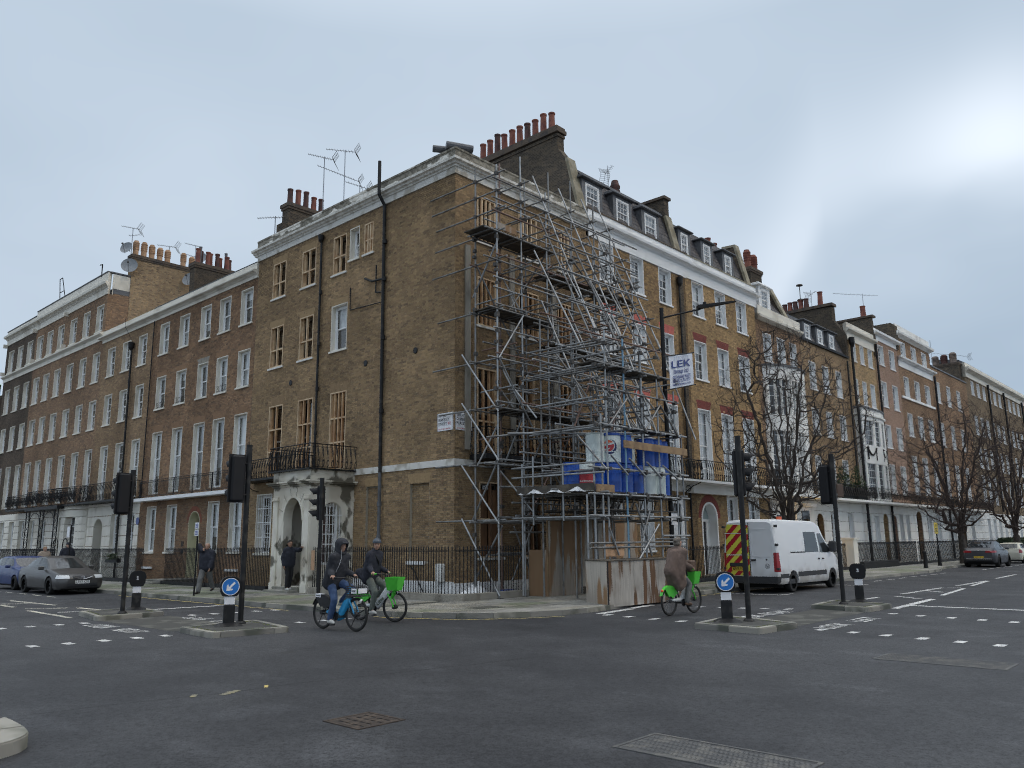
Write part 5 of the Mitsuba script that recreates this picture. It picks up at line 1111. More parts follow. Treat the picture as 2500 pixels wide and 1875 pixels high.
R3.b('porch_wall', (23.3, 0., .1), (28.8, .12, 4.0), 'm_stuccowhite'); R3.b('porch_door', (23.8, .12, .2), (24.9, .16, 3.1), 'm_doorblack'); R3.b('porch_window', (27.0, .12, 1.3), (28.0, .16, 3.4), 'm_gloss')
R3.b('porch_window_frame', (26.9, .12, 3.4), (28.1, .2, 3.6), 'm_white'); R3.b('porch_hood', (26.7, .12, 3.62), (28.3, .5, 3.8), 'm_white')
t = thing('iron_balcony', 'black iron balcony on the white bow fronted house behind the tree', 'balcony', 'iron balconies on the first floors'); balcony(t, 23.2, 28.7, 1.35, 4.25, .85, MR, gap=.24, style=1); MB().box((23.1, 0., 4.05), (28.85, 1.45, 4.24)).put(t+'__floor_slab', 'm_stuccowhite', MR)

def simple(name, label, s0, s1, ztop, rows, mat, gz=4.05, ground=True, nx=2, seed=0, drape=.55, gwin=None):
    H = House(name, label, MR)
    for cols, z0, z1 in rows:
        for a, b in cols: H.window(a, b, z0, z1, nx, 2, drape=drape, panes=False, sill=.08 if z1-z0 < 2.5 else 0, **Rk)
    if ground:
        for a, b, z0, z1, kind in gwin or ():
            if kind == 'w': H.window(a, b, z0, z1, 2, 2, drape=.6, panes=False, sill=.06, **Rk)
            else:
                P = arch_poly(a, b, .2, z1-.45, z1); H.holes.append(P); H.b('door', (a, -.5, .2), (b, -.45, z1), 'm_doorblack' if kind == 'd' else 'm_stuccowhite')
    H.wall(s0, s1, -1.4, ztop, mat); H.body(s0, s1, -1.4, ztop+.3, 'm_br_dark', 9, (4.2, 8.0, 11.0, 14.2)[:4 if ztop > 15 else 3])
    if ground:
        P = sbox(s0+.01, -1.3, s1-.01, gz)
        for a, b, z0, z1, kind in gwin or (): P = P.difference(sbox(a, z0, b, z1) if kind == 'w' else arch_poly(a, b, .2, z1-.45, z1))
        n = 9
        for i in range(n):
            z0, z1 = -1.3+(gz+1.3)*i/n, -1.3+(gz+1.3)*(i+1)/n; q = P.intersection(sbox(s0, z0+.012, s1, z1-.012))
            for g in getattr(q, 'geoms', [q]):
                if g.area > .01: MB().ext(g, 0, .04, VZ).put(H.k+'__stucco_block', 'm_stuccowhite', MR)
    return H
R4 = simple('terrace_house', 'orange brick house with a slated attic storey behind the bare tree', 28.96, 36.9, 13.85, [([(30.05, 31.0), (32.1, 33.05), (34.3, 35.2)], 10.95, 12.66), ([(29.95, 30.9), (32.15, 33.05), (34.35, 35.35)], 8.12, 9.7), ([(29.85, 30.7), (32.0, 32.9), (34.15, 35.05)], 4.35, 6.76)], 'm_br_orange', gwin=[(29.3, 30.3, .2, 3.3, 'd'), (31.4, 32.4, 1.3, 3.4, 'w'), (34.2, 35.1, 1.2, 3.4, 'w')])
R4.profile('eaves_gutter', [(-.2, 13.851), (.12, 13.86), (.14, 13.98), (-.2, 13.98)], 28.97, 36.6, 'm_black')
dh = [(30.1, 30.9, 14.1, 15.0), (32.1, 32.9, 14.1, 15.0), (34.0, 34.8, 14.1, 15.0)]
slates(R4, 29., 36.6, -.12, 13.98, -.75, 15.6, dh)
for a, b, z0, z1 in dh: dormer(R4, a, b, 14.2, 15.15, dface=-.12, nx=2, back=-1.2, roof=.18, panes=False)
R4.b('roof_top', (29., -8, 15.4), (36.8, -.7, 15.62), 'm_lead')
ck = party(R4, 36.6, 37.2, [(.0, 13.8), (.0, 15.6), (.75, 16.8), (.75, 17.7), (4.5, 17.8), (4.5, 13.8)], 'chimney', 'm_br_soot'); R4.p('chimney_cap', MB().box((36.5, -4.6, 17.78), (37.3, -.65, 17.98)), 'm_copingdark')
R4.pots(ck, [(36.9, -1.6, 17.98)], ['m_pot'], 1., .2); R4.pots(ck, [(36.9, -2.6-.4*i, 17.98) for i in range(5)], ['m_potdark', 'm_pot'], .7, .2)
R5 = simple('terrace_house', 'yellow brick house with a tall white two-storey bay window', 36.905, 42.3, 15.25, [([(37.65, 38.35), (39.2, 39.9), (40.75, 41.6)], 13.92, 15.2), ([(37.55, 38.25), (39.1, 39.85), (40.65, 41.5)], 10.95, 12.62)], 'm_br_gold', gwin=[(37.4, 38.3, 1.3, 3.3, 'w'), (38.9, 39.8, 1.3, 3.3, 'w'), (40.6, 41.6, .2, 3.5, 'a')])
R5.profile('cornice', [(-.3, 15.251), (.05, 15.251), (.05, 15.8), (.1, 15.85), (.3, 15.95), (.32, 16.08), (.08, 16.12), (.08, 16.5), (-.3, 16.52)], 36.91, 42.29, 'm_cream', True)
B = Polygon([(36.95, 0), (37.0, .5), (40.2, .62), (41.7, .35), (41.8, 0)])
for z0, z1 in ((4.1, 4.4), (6.75, 8.0), (9.7, 10.5)): R5.p('bay', MB().ext(B, z0, z1), 'm_stuccowhite')
R5.p('bay_cornice', MB().ext(B.buffer(.12).difference(sbox(30, -1, 50, 0)), 10.0, 10.12), 'm_stuccowhite'); R5.p('bay_cornice', MB().ext(B.buffer(.08).difference(sbox(30, -1, 50, 0)), 10.5, 10.6), 'm_lead')
for z0, z1 in ((4.4, 6.75), (8.0, 9.7)):
    R5.p('bay_window', MB().ext(B.buffer(-.12).difference(sbox(30, -1, 50, .02)), z0, z1), 'm_gloss')
    for a, w in ((37.1, .14), (38.9, .22), (40.1, .22), (41.5, .15)): d = np.interp(a, [37.0, 40.2, 41.7], [.5, .62, .35]); R5.b('bay_mullion', (a-w, .02, z0), (a+w, d-.015, z1), 'm_stuccowhite')
    for x in np.linspace(37.25, 38.7, 5): R5.b('bay_glazing_bar', (x-.015, .36, z0), (x+.015, .43, z1), 'm_sash')
    for z in np.linspace(z0, z1, 6): R5.p('bay_glazing_bar', MB().ext(B.buffer(-.07).difference(B.buffer(-.12)).difference(sbox(30, -1, 50, .05)), z-.015, z+.015), 'm_sash')
for x0 in (37.35, 40.2):
    m = MB(); w = 1.55 if x0 < 38 else 1.15; d = .58 if x0 < 38 else .60
    m.path([(x0+w*t, d-(.22*t if x0 > 40 else 0), 7.75-.42*math.sin(math.pi*t)) for t in np.linspace(0, 1, 9)], .06, 6)
    for e in (0, 1): m.path([(x0+w*e+.02*math.sin(k*3), d-(.22*e if x0 > 40 else 0), 7.8-.13*k) for k in range(7)], .05, 5); m.lathe([(0, -.1), (.12, 0), (0, .1)], (x0+w*e, d-(.22*e if x0 > 40 else 0), 7.8), 8)
    m.put(R5.k+'__festoon', 'm_matteblack', MR)
pipe(R5.k+'__rain_pipe', [(37.1, .2, 15.3), (37.1, .2, 10.7), (36.86, .35, 10.4), (36.86, .35, 0)], .09, M=MR); MB().lathe([(.09, 14.7), (.2, 15.), (.2, 15.4)], (37.1, .25, 0), 8).put(R5.k+'__rain_hopper', 'm_black', MR)
pipe(R5.k+'__rain_pipe', [(42.25, .15, 15.8), (42.25, .15, 0)], .08, M=MR); pipe(R5.k+'__rain_pipe', [(36.2, .15, 13.6), (36.2, .15, 4.2)], .06, M=MR)
ck = party(R5, 42.1, 42.55, [(-.1, 15), (-.1, 16.4), (.0, 17.85), (2.2, 17.95), (4, 17.95), (4, 15)], 'chimney', 'm_br_soot'); R5.p('chimney_cap', MB().box((42., -4, 17.9), (42.65, .2, 18.05)), 'm_copingdark'); R5.pots(ck, [(42.3, -.55, 18.05)], ['m_pot'], .8, .22)
R6 = simple('terrace_house', 'pinkish red brick house with narrow white windows, two per storey', 42.305, 47.4, 16.28, [([(43.05, 44.15), (45.45, 46.6)], z0, z1) for z0, z1 in ((14.5, 15.96), (11.34, 13.2), (8.3, 9.95), (5.0, 7.05))], 'm_br_pink', gwin=[(43.9, 44.8, 1.3, 3.5, 'w'), (45.4, 46.2, 1.3, 3.5, 'w'), (42.6, 43.4, .2, 3.4, 'a')])
R6.profile('cornice', [(-.3, 16.281), (.05, 16.281), (.05, 16.6), (.1, 16.63), (.34, 16.74), (.36, 16.88), (.1, 16.92), (.1, 17.1), (-.3, 17.12)], 42.31, 47.39, 'm_white', True, True)
ck = party(R6, 47.2, 47.6, [(-.15, 16.3), (-.15, 18.2), (.2, 18.5), (3, 18.5), (3, 16.3)], 'chimney', 'm_br_soot')
R7 = simple('terrace_house', 'dark brown brick house with white attic cornice and a white band across its front', 47.405, 56.0, 17.4, [([(48.4, 49.55), (51.0, 52.25), (53.75, 55.0)], z0, z1) for z0, z1 in ((15.9, 17.15), (12.72, 14.32), (9.62, 11.4), (5.05, 8.05))], 'm_br_brown', gwin=[(47.9, 49.2, .2, 3.8, 'a'), (50.4, 51.6, 1.3, 3.6, 'w'), (52.8, 54, 1.3, 3.6, 'w')])
R7.profile('attic_cornice', [(-.3, 17.401), (.05, 17.41), (.12, 17.48), (.36, 17.62), (.38, 17.78), (.06, 17.82), (.06, 18.45), (-.3, 18.46)], 47.41, 56.0, 'm_stuccowhite', True, True)
R7.profile('cornice', [(-.1, 15.02), (.06, 15.02), (.06, 15.5), (.14, 15.55), (.34, 15.66), (.36, 15.78), (.05, 15.84), (-.1, 15.86)], 47.41, 56.2, 'm_white', True, True); R7.b('sill_band', (47.5, 0, 12.5), (55.9, .1, 12.68), 'm_white')
for x in np.arange(47.5, 56, .22): R7.b('dentil', (x, .06, 15.53), (x+.11, .2, 15.64), 'm_white')
R8 = simple('terrace_house', 'plain brown brick house with a dark parapet between two white corniced neighbours', 56.005, 67.2, 16.3, [([(57.0, 58.1), (60.2, 61.3), (63.4, 64.5)], z0, z1) for z0, z1 in ((13.3, 15.1), (9.5, 11.5), (5., 8.))], 'm_br_brown', gwin=[(57, 58.2, 1.3, 3.5, 'w'), (60, 61.3, .2, 3.5, 'd'), (63, 64.2, 1.3, 3.5, 'w')])
R8.profile('parapet_coping', [(-.4, 16.301), (.08, 16.301), (.08, 16.42), (-.4, 16.44)], 56.05, 67.15, 'm_lead')
ck = stack(R8, 'chimney', 55.8, 56.5, -.6, .75, 15.4, 16.6, 'm_br_soot') if False else stack(R8, 'chimney', 58.4, 60.8, -3.3, -2.4, 16.3, 18.2, 'm_br_soot'); R8.pots(ck, [(58.9, -2.85, 18.2), (60.0, -2.85, 18.2)], ['m_potgrey'], 1.2, .3, 'beehive')
ck = stack(R8, 'chimney', 66.5, 67.5, -4.5, -.3, 16.3, 18.4, 'm_br_soot'); R8.pots(ck, [(67., -.8-.8*i, 18.4) for i in range(5)], ['m_potgrey', 'm_potdark'], 1., .28, 'beehive')
pipe(R8.k+'__rain_pipe', [(56.2, .2, 15.4), (56.2, .2, 0)], .09, M=MR)
W9 = [x for x in np.arange(69.0, 128, 2.2)]
R9 = simple('terrace_house', 'long brown brick terrace range with a heavy white cornice at the far right', 67.205, 130, 17.0, [([(x, x+1.0) for x in W9], 15.5, 16.85), ([(x, x+1.05) for x in W9], 11.6, 13.4), ([(x, x+1.05) for x in W9[:14]], 8.4, 10.3), ([(x, x+1.05) for x in W9[:12]], 4.9, 7.6)], 'm_br_far', gwin=[(x, x+1.1, 1.2, 3.5, 'w') for x in W9[:10]])
R9.profile('cornice', [(-.3, 17.001), (.1, 17.001), (.1, 17.45), (.2, 17.5), (.5, 17.7), (.52, 17.9), (.12, 17.95), (.12, 18.4), (-.3, 18.42)], 67.21, 129.9, 'm_cream', True); R9.profile('roof_edge', [(-2.5, 18.4), (.1, 18.43), (-.6, 18.9), (-2.5, 19.2)], 68, 129.9, 'm_lead')
for x in (75., 81.7, 90.5): pipe(R9.k+'__rain_pipe', [(x, .2, 17.2), (x, .2, 4.3)], .1, M=MR)
for s0, s1, lab in ((29.0, 36.8, 'black iron balcony with planters on the orange brick house'), (37.0, 47.4, 'black iron balcony below the white bay and the pink brick house'), (47.6, 55.8, 'black iron balcony on the dark brick house with the white attic'), (56.2, 67, 'black iron balcony on the plain brown house far along the right street')):
    t = thing('iron_balcony', lab, 'balcony', 'iron balconies on the first floors'); balcony(t, s0, s1, 1.05, 4.2, .85, MR, gap=.3, style=1); MB().box((s0-.05, 0., 4.06), (s1+.05, 1.12, 4.19)).put(t+'__floor_slab', 'm_stuccowhite', MR)
for i, (x, d, w, kind) in enumerate(((29.6, 1.15, .9, 'tub'), (32.4, .6, 1.6, 'shrub'), (34.7, .6, 1.5, 'shrub'))):
    t = thing('balcony_planter', ('empty brown' if kind == 'tub' else 'black')+' planter on the balcony of the orange brick house, '+('nearest the white bow front', 'holding the left conical shrub', 'holding the right conical shrub')[i], 'planter', 'planters on the balcony'); MB().cham((x-w/2, d-.3, 4.2), (x+w/2, d+.3, 4.95), .03).put(t+'__trough', 'm_terracotta' if kind == 'tub' else 'm_black', MR)
    if kind == 'shrub': leaf_cloud(900, (x-.6, d-.5, 4.9), (x+.6, d+.5, 6.4), .09, 7+i, 'm_leaf', t+'__foliage', MR, lambda c, x=x, d=d: np.hypot(c[:, 0]-x, c[:, 1]-d) < .6*(1-(c[:, 2]-4.8)/1.75)+.06)
railing('area_railing', 'black spiked railing before the arched black front door', [(9.5, -2.0), (15.6, -2.0)], .12, 1.45)
railing('area_railing', 'black spiked railing hidden behind the white van', [(18.0, -2.0), (28.2, -2.0)], .12, 1.45)
railing('area_railing', 'black spiked railing running on from the cream gate pier', [(29.0, -2.05), (40.5, -2.05)], .12, 1.5)
railing('area_railing', 'black spiked railing behind the dark bollards and the yellow sign', [(40.7, -2.05), (56., -2.05)], .12, 1.5, .15)
railing('area_railing', 'farthest black spiked railing, ending at the hedge', [(56.2, -2.05), (66., -2.05)], .12, 1.5, .2)
MB().cham((28.3, 1.75, .1), (28.95, 2.4, 1.75), .02).box((28.24, 1.69, 1.752), (29.01, 2.46, 1.85)).put(tag(uniq('gate_pier'), 'cream painted gate pier beside the front of the van', 'pier'), 'm_cream', MR, raw=True)
MB().cham((29.1, 2.1, .1), (35., 2.6, .5), .02).put(tag(uniq('plinth_wall'), 'low black painted wall at the foot of the railings past the cream pier', 'wall'), 'm_black', MR, raw=True)
for i, (x0, x1) in enumerate(((62, 67.5), (68.5, 80))):
    t = thing('hedge', ('clipped dark green hedge behind the parked cars', 'second dark hedge farther along the right pavement')[i], 'hedge'); leaf_cloud(5200, (x0, -3.3, .1), (x1, -2.1, 1.75), .09, 30+i, 'm_hedge', t+'__foliage'); MB().box((x0+.1, -3.2, .1), (x1-.1, -2.2, 1.65)).put(t+'__core', 'm_hedge')
# ---------------------------------------------------------------- scaffolding against the corner house, pavement gantry, hoarding, barrels
rs = np.random.default_rng(77)
SC = thing('scaffolding', 'tall grey tube scaffolding with raking buttress standing against the corner house', 'scaffolding')
RT = .030
GAL = ['m_galv', 'm_galv', 'm_galv2', 'm_galv', 'm_galv2', 'm_galvrust']
clamps = MB()
def tubek(part, p, q, mat=None):
    k = icyl(SC+'__'+part, mat or GAL[rs.integers(6)], p, q, RT); return k
def clamp(p): 
    p = np.array(p); s = rs.uniform(.045, .065, 3); clamps.box(p-s, p+s)
    if rs.random() < .6: a = rs.normal(size=3); a /= np.linalg.norm(a); clamps.tube(p, p+a*.1, .014, 5)
XS = [-.2, 1.0, 2.33, 3.7, 5.05, 6.5, 7.6]; TIN = [14.5, 15.1, 14.9, 15.7, 15.8, 15.4, 14.4]; TOUT = [14.3, 15.0, 14.1, 12.8, 12.7, 12.4, 12.2]
LV = [2.42, 4.2, 6.0, 7.6, 9.25, 10.9, 11.9]; YI, YO = -1.2, -2.2
for i, x in enumerate(XS):
    tubek('standard', (x, YI, -1.3), (x+.02, YI, TIN[i]), 'm_galv2' if i != 1 else 'm_galvrust'); tubek('standard', (x-.03, YO-.05, .13), (x+.02, YO, TOUT[i]), 'm_galv')
    MB().box((x-.1, YO-.15, .12), (x+.07, YO+.02, .135)).put(SC+'__base_plate', 'm_coupler')
    for j, z in enumerate(LV+[12.65, 13.3, 13.95]):
        if z > TOUT[i]-.2 and z > 12.5: continue
        dz = rs.normal(0, .02); ext = rs.uniform(.1, .45)
        a = YO-ext; b = (rs.uniform(.55, 1.15) if i == 0 else YI+rs.uniform(.15, .9))
        tubek('transom', (x+.05, a, z+.05+dz), (x+.05, b, z+.05+dz), 'm_galv2'); clamp((x+.02, YO, z+.03+dz)); clamp((x+.02, YI, z+.03+dz))
    if i > 0:
        for z in (9.9, 8.2, 5.2, 3.2, 6.8, 11.3):
            if rs.random() < .6: x2 = x-rs.uniform(.3, .9); tubek('transom', (x2, YO-.2, z), (x2, YI+rs.uniform(.1, .8), z+rs.normal(0, .02)))
for j, z in enumerate(LV):
    for y in (YI, YO):
        x0 = -.2-rs.uniform(.15, .6) if y == YO else -.35; sp = [x0, 2.9+rs.uniform(-.4, .4), 5.6+rs.uniform(-.4, .4), 8.1+rs.uniform(-.3, .4)]
        for k in range(3): tubek('ledger', (sp[k]-.15, y-.05, z+.02*(k % 2)), (sp[k+1]+.15, y-.05, z+.02*(k % 2)+.01))
    if j < 6: 
        zz = z+rs.uniform(.12, .2); tubek('ledger', (-.3, YO-.05, zz), (4.6, YO-.05, zz+.02)); 
for z in (12.6, 13.05, 13.75): tubek('guard_rail', (-.45, YO-.05, z), (3.8 if z < 13.5 else 2.6, YO-.05, z+.02)); tubek('guard_rail', (3.3, YO-.05, z-.3), (8.0, YO-.05, z-.3))
for z in (12.75, 13.5): tubek('guard_rail', (.2, YI-.05, z), (4.9, YI-.05, z)); tubek('guard_rail', (4.4, YI-.05, z-.1), (8.2, YI-.05, z-.1))
for z in (9.95, 10.3, 8.6): tubek('guard_rail', (-.4, YO-.05, z), (5.2, YO-.05, z)); tubek('guard_rail', (4.6, YO-.05, z-.15), (8.3, YO-.05, z-.15))
for a, b in ((4.25, 2.35), (2.55, .2), (7.95, 5.85), (6.3, 4.3)): tubek('brace', (-.28, YI+.55, a), (-.28, YO-.12, b), 'm_galv')
for a, b in ((4.6, 2.5), (2.3, .5)): tubek('brace', (-.12, YI+.2, b), (-.12, YO-.1, a), 'm_galv2')
tubek('brace', (-.1, YI+.2, 9.9), (-.1, YO, 11.7), 'm_galv')
for k in range(6):
    x0, x1 = XS[k], XS[k+1]
    for j in range(len(LV)-1):
        if rs.random() < .62: a, b = (LV[j], LV[j+1]) if (k+j) % 2 else (LV[j+1], LV[j]); y = YO-.09 if rs.random() < .6 else YI-.09; tubek('brace', (x0, y, a), (x1, y, b))
    for j in range(len(LV)-1):
        if rs.random() < .5: a, b = (LV[j], LV[j+1]) if j % 2 else (LV[j+1], LV[j]); tubek('brace', (x1+.09, YI, a), (x1+.09, YO, b))
def deck(x0, x1, y0, y1, z, n=4, mat='m_deck'):
    w = (y1-y0)/n
    x = x0
    while x < x1-.05:
        e = min(x+3.9, x1)
        for i in range(n): ibox(SC+'__deck_board', mat, (x+.005, y0+i*w+.006, z+rs.normal(0, .004)), (e-.005, y0+(i+1)*w-.006, z+.038))
        x = e
    for q in np.arange(x0+.3, x1, 1.2): tubek('transom', (q, y0-.12, z-.03), (q, y1+.12, z-.03), 'm_galv2')
deck(-.75, 2.9, -2.16, -1.22, 11.97); deck(2.7, 8.0, -2.16, -1.22, 11.2, 4); deck(-.3, 3.0, -2.16, -1.22, 9.33); deck(2.9, 7.9, -2.16, -1.22, 8.62); deck(.4, 6.2, -2.16, -1.22, 6.06, 3); deck(.2, 7.6, -2.16, -1.22, 4.26, 3)
ibox(SC+'__toe_board', 'm_hoard', (-.15, -2.24, 12.02), (.75, -2.2, 12.24))
# raking buttress of tube frames out to the edge of the pavement gantry
XB = [.95, 1.9, 2.85, 3.75, 4.75]; YB, YM, YN = -5.6, -4.2, -2.95
XR = [1.9, 3.35, 4.7, 5.75]
for x in XR:
    top = np.array([x, -2.0, 14.65]); bot = np.array([x, -4.75, 8.05]); tubek('raker', top, bot, 'm_galv'); w = (bot-top)/np.linalg.norm(bot-top)
    tubek('raker', bot-w*.9+[.06, 0, 0], (x+.06, -5.75, 5.15), 'm_galv')
    tubek('raker', (x-.1, -2.35, 13.0), (x-.1, -4.55, 8.1), 'm_galv2'); tubek('raker', (x-.5, -2.45, 11.6), (x-.5, -4.4, 7.85), 'm_galv'); tubek('raker', (x-.1, -2.4, 9.9), (x-.1, -4.1, 6.2), 'm_galv'); tubek('raker', (x-.55, -3.3, 7.9), (x-.55, -5.3, 5.3), 'm_galv2')
    for z in (13.6, 12.2, 11.0, 9.7, 8.5): y = -2.0-(14.65-z)*2.75/6.6; tubek('transom', (x+.06, y-.25, z), (x+.06, -1.3+rs.uniform(0, .4), z+rs.normal(0, .03)), 'm_galv2'); clamp((x+.03, y, z))
for z, y in ((13.0, -2.75), (11.8, -3.2), (10.6, -3.7), (9.4, -4.2), (8.3, -4.65), (8.0, -3.2), (9.2, -3.0), (10.2, -2.7)): tubek('ledger', (XR[0]-.9, y-.04, z), (XR[-1]+.6, y-.04, z+.02))
TB = [8.1, 8.0, 7.8, 7.0, 6.7]
for i, x in enumerate(XB):
    tubek('standard', (x-.05, YB, 1.3), (x, YB, TB[i]), 'm_galv' if i != 1 else 'm_galvblue'); tubek('standard', (x+.15, YM, .13), (x+.15, YM, 8.3), 'm_galv2'); tubek('standard', (x+.1, YN, .13), (x+.1, YN, 9.0), 'm_galv2')
for x, y, a, b in ((.08, -5.45, 1.3, 3.12), (.38, -5.5, 1.3, 4.4), (.62, -5.62, 1.3, 5.5), (.3, -4.4, 2.4, 4.1), (.32, -3.2, 2.3, 4.4), (.35, -2.72, .2, 4.2)): tubek('standard', (x, y, a), (x, y, b), 'm_galv')
for z in (2.52, 3.14, 3.9, 5.2): tubek('ledger', (-.1 if z < 4 else .5, YB-.06, z), (5.35, YB-.06, z+.01), 'm_galv')
for z in (6.3, 7.05, 1.62, 1.75): tubek('ledger', (.0 if z > 2 else -.1, YB-.06, z), (4.95, YB-.06, z+.01), 'm_galv2')
for z in (3.4, 4.5, 5.3, 6.1, 7.0, 7.8): 
    for y in (YM-.06, YN-.06): tubek('ledger', (.4-rs.uniform(0, .5), y, z+rs.normal(0, .03)), (5.1+rs.uniform(0, .8), y, z))
for x in XB+[.4, .65]:
    for z in (2.45, 3.2, 3.86, 5.15, 6.0, 6.95, 7.7):
        if rs.random() < .82: tubek('transom', (x+.06, YB-rs.uniform(.1, .35), z), (x+.06, (YN+rs.uniform(-.3, .8)), z+rs.normal(0, .02)), 'm_galv2' if rs.random() < .6 else 'm_galv'); clamp((x, YB, z))
for z in (2.5, 3.75, 4.05): tubek('transom', (.33, -5.9, z), (.33, -2.3, z+.02), 'm_galv')
tubek('ledger', (-.6, -3.0, 5.05), (2.6, -5.35, 5.12), 'm_galv'); tubek('ledger', (-1.0, -2.5, 4.95), (1.7, -5.0, 5.3), 'm_galv2')
for i in range(4): tubek('brace', (XB[i], YB-.1, 4.3-.05*i), (XB[i+1]-.1, YB-.1, 3.75), 'm_galv'); tubek('brace', (XB[i], YB-.1, 5.2+.9*(i % 2)), (XB[i+1], YB-.1, 6.1-.9*(i % 2)), 'm_galv2'); tubek('brace', (XB[i]+.1, YM-.1, 5.3+1.7*(i % 2)), (XB[i+1]+.1, YM-.1, 7.-1.7*(i % 2)))
tubek('brace', (2.2, YB-.08, 2.9), (2.95, YB-.08, 1.35), 'm_galv2'); tubek('brace', (2.9, YB-.1, 2.7), (2.45, YB-.1, 1.9), 'm_galv2'); tubek('brace', (3.35, YB-.12, 2.3), (2.2, YB-.12, 1.25), 'm_galv'); tubek('brace', (.75, YB-.1, 2.2), (1.2, YB-.1, 1.4), 'm_galv'); tubek('brace', (.0, -5.2, 4.85), (.75, -5.75, 3.8), 'm_galv')
tubek('ledger', (3.6, YB-.1, 1.95), (5.2, YB-.1, 1.95), 'm_galv'); tubek('ledger', (3.3, YB-.02, 1.85), (5.2, YB-.02, 1.85), 'm_galv2'); tubek('standard', (5.15, YB, .13), (5.1, YB, 5.3), 'm_galv2')
for y, z in ((-2.6, 2.6), (-3.3, 2.55), (-2.5, 3.0), (-2.4, 2.1), (-1.8, 1.45), (-1.6, 1.4)): tubek('ledger', (.2-rs.uniform(0, .3), y, z), (4.5, y, z), 'm_galv2')
for x0, x1 in ((.9, 1.9), (1.9, 1.0)): tubek('brace', (x0, -1.75, .6), (x1, -1.75, 2.3), 'm_galv2')
for _ in range(46):
    x = rs.uniform(.3, 6.5); z = rs.uniform(2.3, 9.4); y = rs.uniform(-3.9, -1.4)
    if rs.random() < .55: tubek('ledger', (x-rs.uniform(.5, 1.6), y, z), (x+rs.uniform(.5, 1.6), y, z+rs.normal(0, .05)))
    else: tubek('brace', (x, y-rs.uniform(.2, .9), z-rs.uniform(.4, 1.)), (x+rs.normal(0, .4), y+rs.uniform(.2, .9), z+rs.uniform(.4, 1.)))
deck(.35, 5.15, -5.5, -2.7, 3.2, 12); deck(.5, 4.4, -5.55, -4.8, 7.08, 3); deck(3., 5.2, -5.5, -4.8, 5.28, 3)
for y in (-5.35, -4.6, -3.7, -2.85):   # lattice beams under the gantry deck
    m = MB(); [m.tube((.3, y, z), (5.1, y, z), .025, 6) for z in (2.72, 3.1)]; [m.tube((x, y, 2.72), (x+(.2 if k % 2 else 0), y, 3.1), .018, 5) for k, x in enumerate(np.arange(.4, 5.1, .4))]; m.put(SC+'__lattice_beam', 'm_coupler')
for _ in range(170): clamp((XS[rs.integers(7)]+rs.normal(0, .03), YO if rs.random() < .6 else YI, rs.uniform(2, 12)))
for x in XB:
    for z in (2.5, 3.14, 3.9, 5.2, 6.3, 7.05): clamp((x, YB-.04, z)); clamp((x+.12, YM-.04, z+.3))
tag(clamps.put(SC+'__coupler', 'm_coupler'), kind='stuff')
ibox(SC+'__rail_board', 'm_plank', (1.62, YB-.13, 4.56), (5.25, YB-.095, 4.79)); ibox(SC+'__toe_board', 'm_deck', (.22, -5.6, 3.24), (.26, -2.6, 3.46)); ibox(SC+'__toe_board', 'm_plank', (.28, -5.66, 3.2), (1.15, -5.62, 3.42))
for x in (.45, 2.75, 5.2): ibox(SC+'__upright_plank', 'm_stonegrey', (x, -.09, 4.9), (x+.24, -.02, 12.4 if x > 1 else 12.2))
# white sheeting on the deck edge
r = np.random.default_rng(3); v = []
for i in range(30):
    for j in range(5): v.append((.1+.22*j/4+.03*r.random(), -5.35+2.6*i/29, 3.2+.03*r.random()+.17*math.sin(i*.35)**2*(1-abs(j-2)/2.5)))
f = np.array([[i*5+j, (i+1)*5+j, (i+1)*5+j+1, i*5+j+1] for i in range(29) for j in range(4)])
MB().add(v, np.vstack([f[:, :3], f[:, [0, 2, 3]]])).put(tag(uniq('tarpaulin'), 'crumpled pale sheet lying along the edge of the scaffold deck', 'plastic sheet'), 'm_polythene', raw=True, smooth=True)
# plastic barrels
BS('m_barrelblue', worn((.012, .075, .38), (.02, .06, .26), 2.5), .32); BS('m_barrelwhite', worn((.62, .68, .66), (.48, .55, .54), 2.), .4); BS('m_barrelred', (.40, .035, .045), .4); BS('m_barrelnavy', (.02, .03, .11), .4); BS('m_orange', (.62, .12, .05), .4)
bp = [(0, 0), (.27, .0), (.29, .02), (.285, .06), (.288, .30), (.294, .31), (.294, .335), (.288, .345), (.288, .56), (.294, .57), (.294, .595), (.288, .605), (.286, .80), (.268, .85), (.282, .86), (.285, .885), (.275, .89), (.255, .885), (.25, .86), (0, .86)]
bply = mikit.ply(MB().lathe(bp, n=28).arr(), smooth=40); lidp = mikit.ply(MB().lathe([(0, .9), (.285, .9), (.298, .89), (.298, .83), (.289, .82)], n=28).arr(), smooth=40)
def wrap(mb_poly, mat, key, c, a0, r0=.2905):
    """flat print bent round the barrel"""
    v, f = trimesh.creation.triangulate_polygon(mb_poly, engine='earcut'); m = trimesh.Trimesh(np.c_[v, v[:, 0]*0], f, process=False)
    m = m.subdivide_to_size(.05) if hasattr(m, 'subdivide_to_size') else m; v = np.array(m.vertices); a = a0+v[:, 0]/r0
    MB().add(np.stack([c[0]+r0*np.cos(a), c[1]+r0*np.sin(a), c[2]+v[:, 1]], 1), m.faces).put(key, mat)
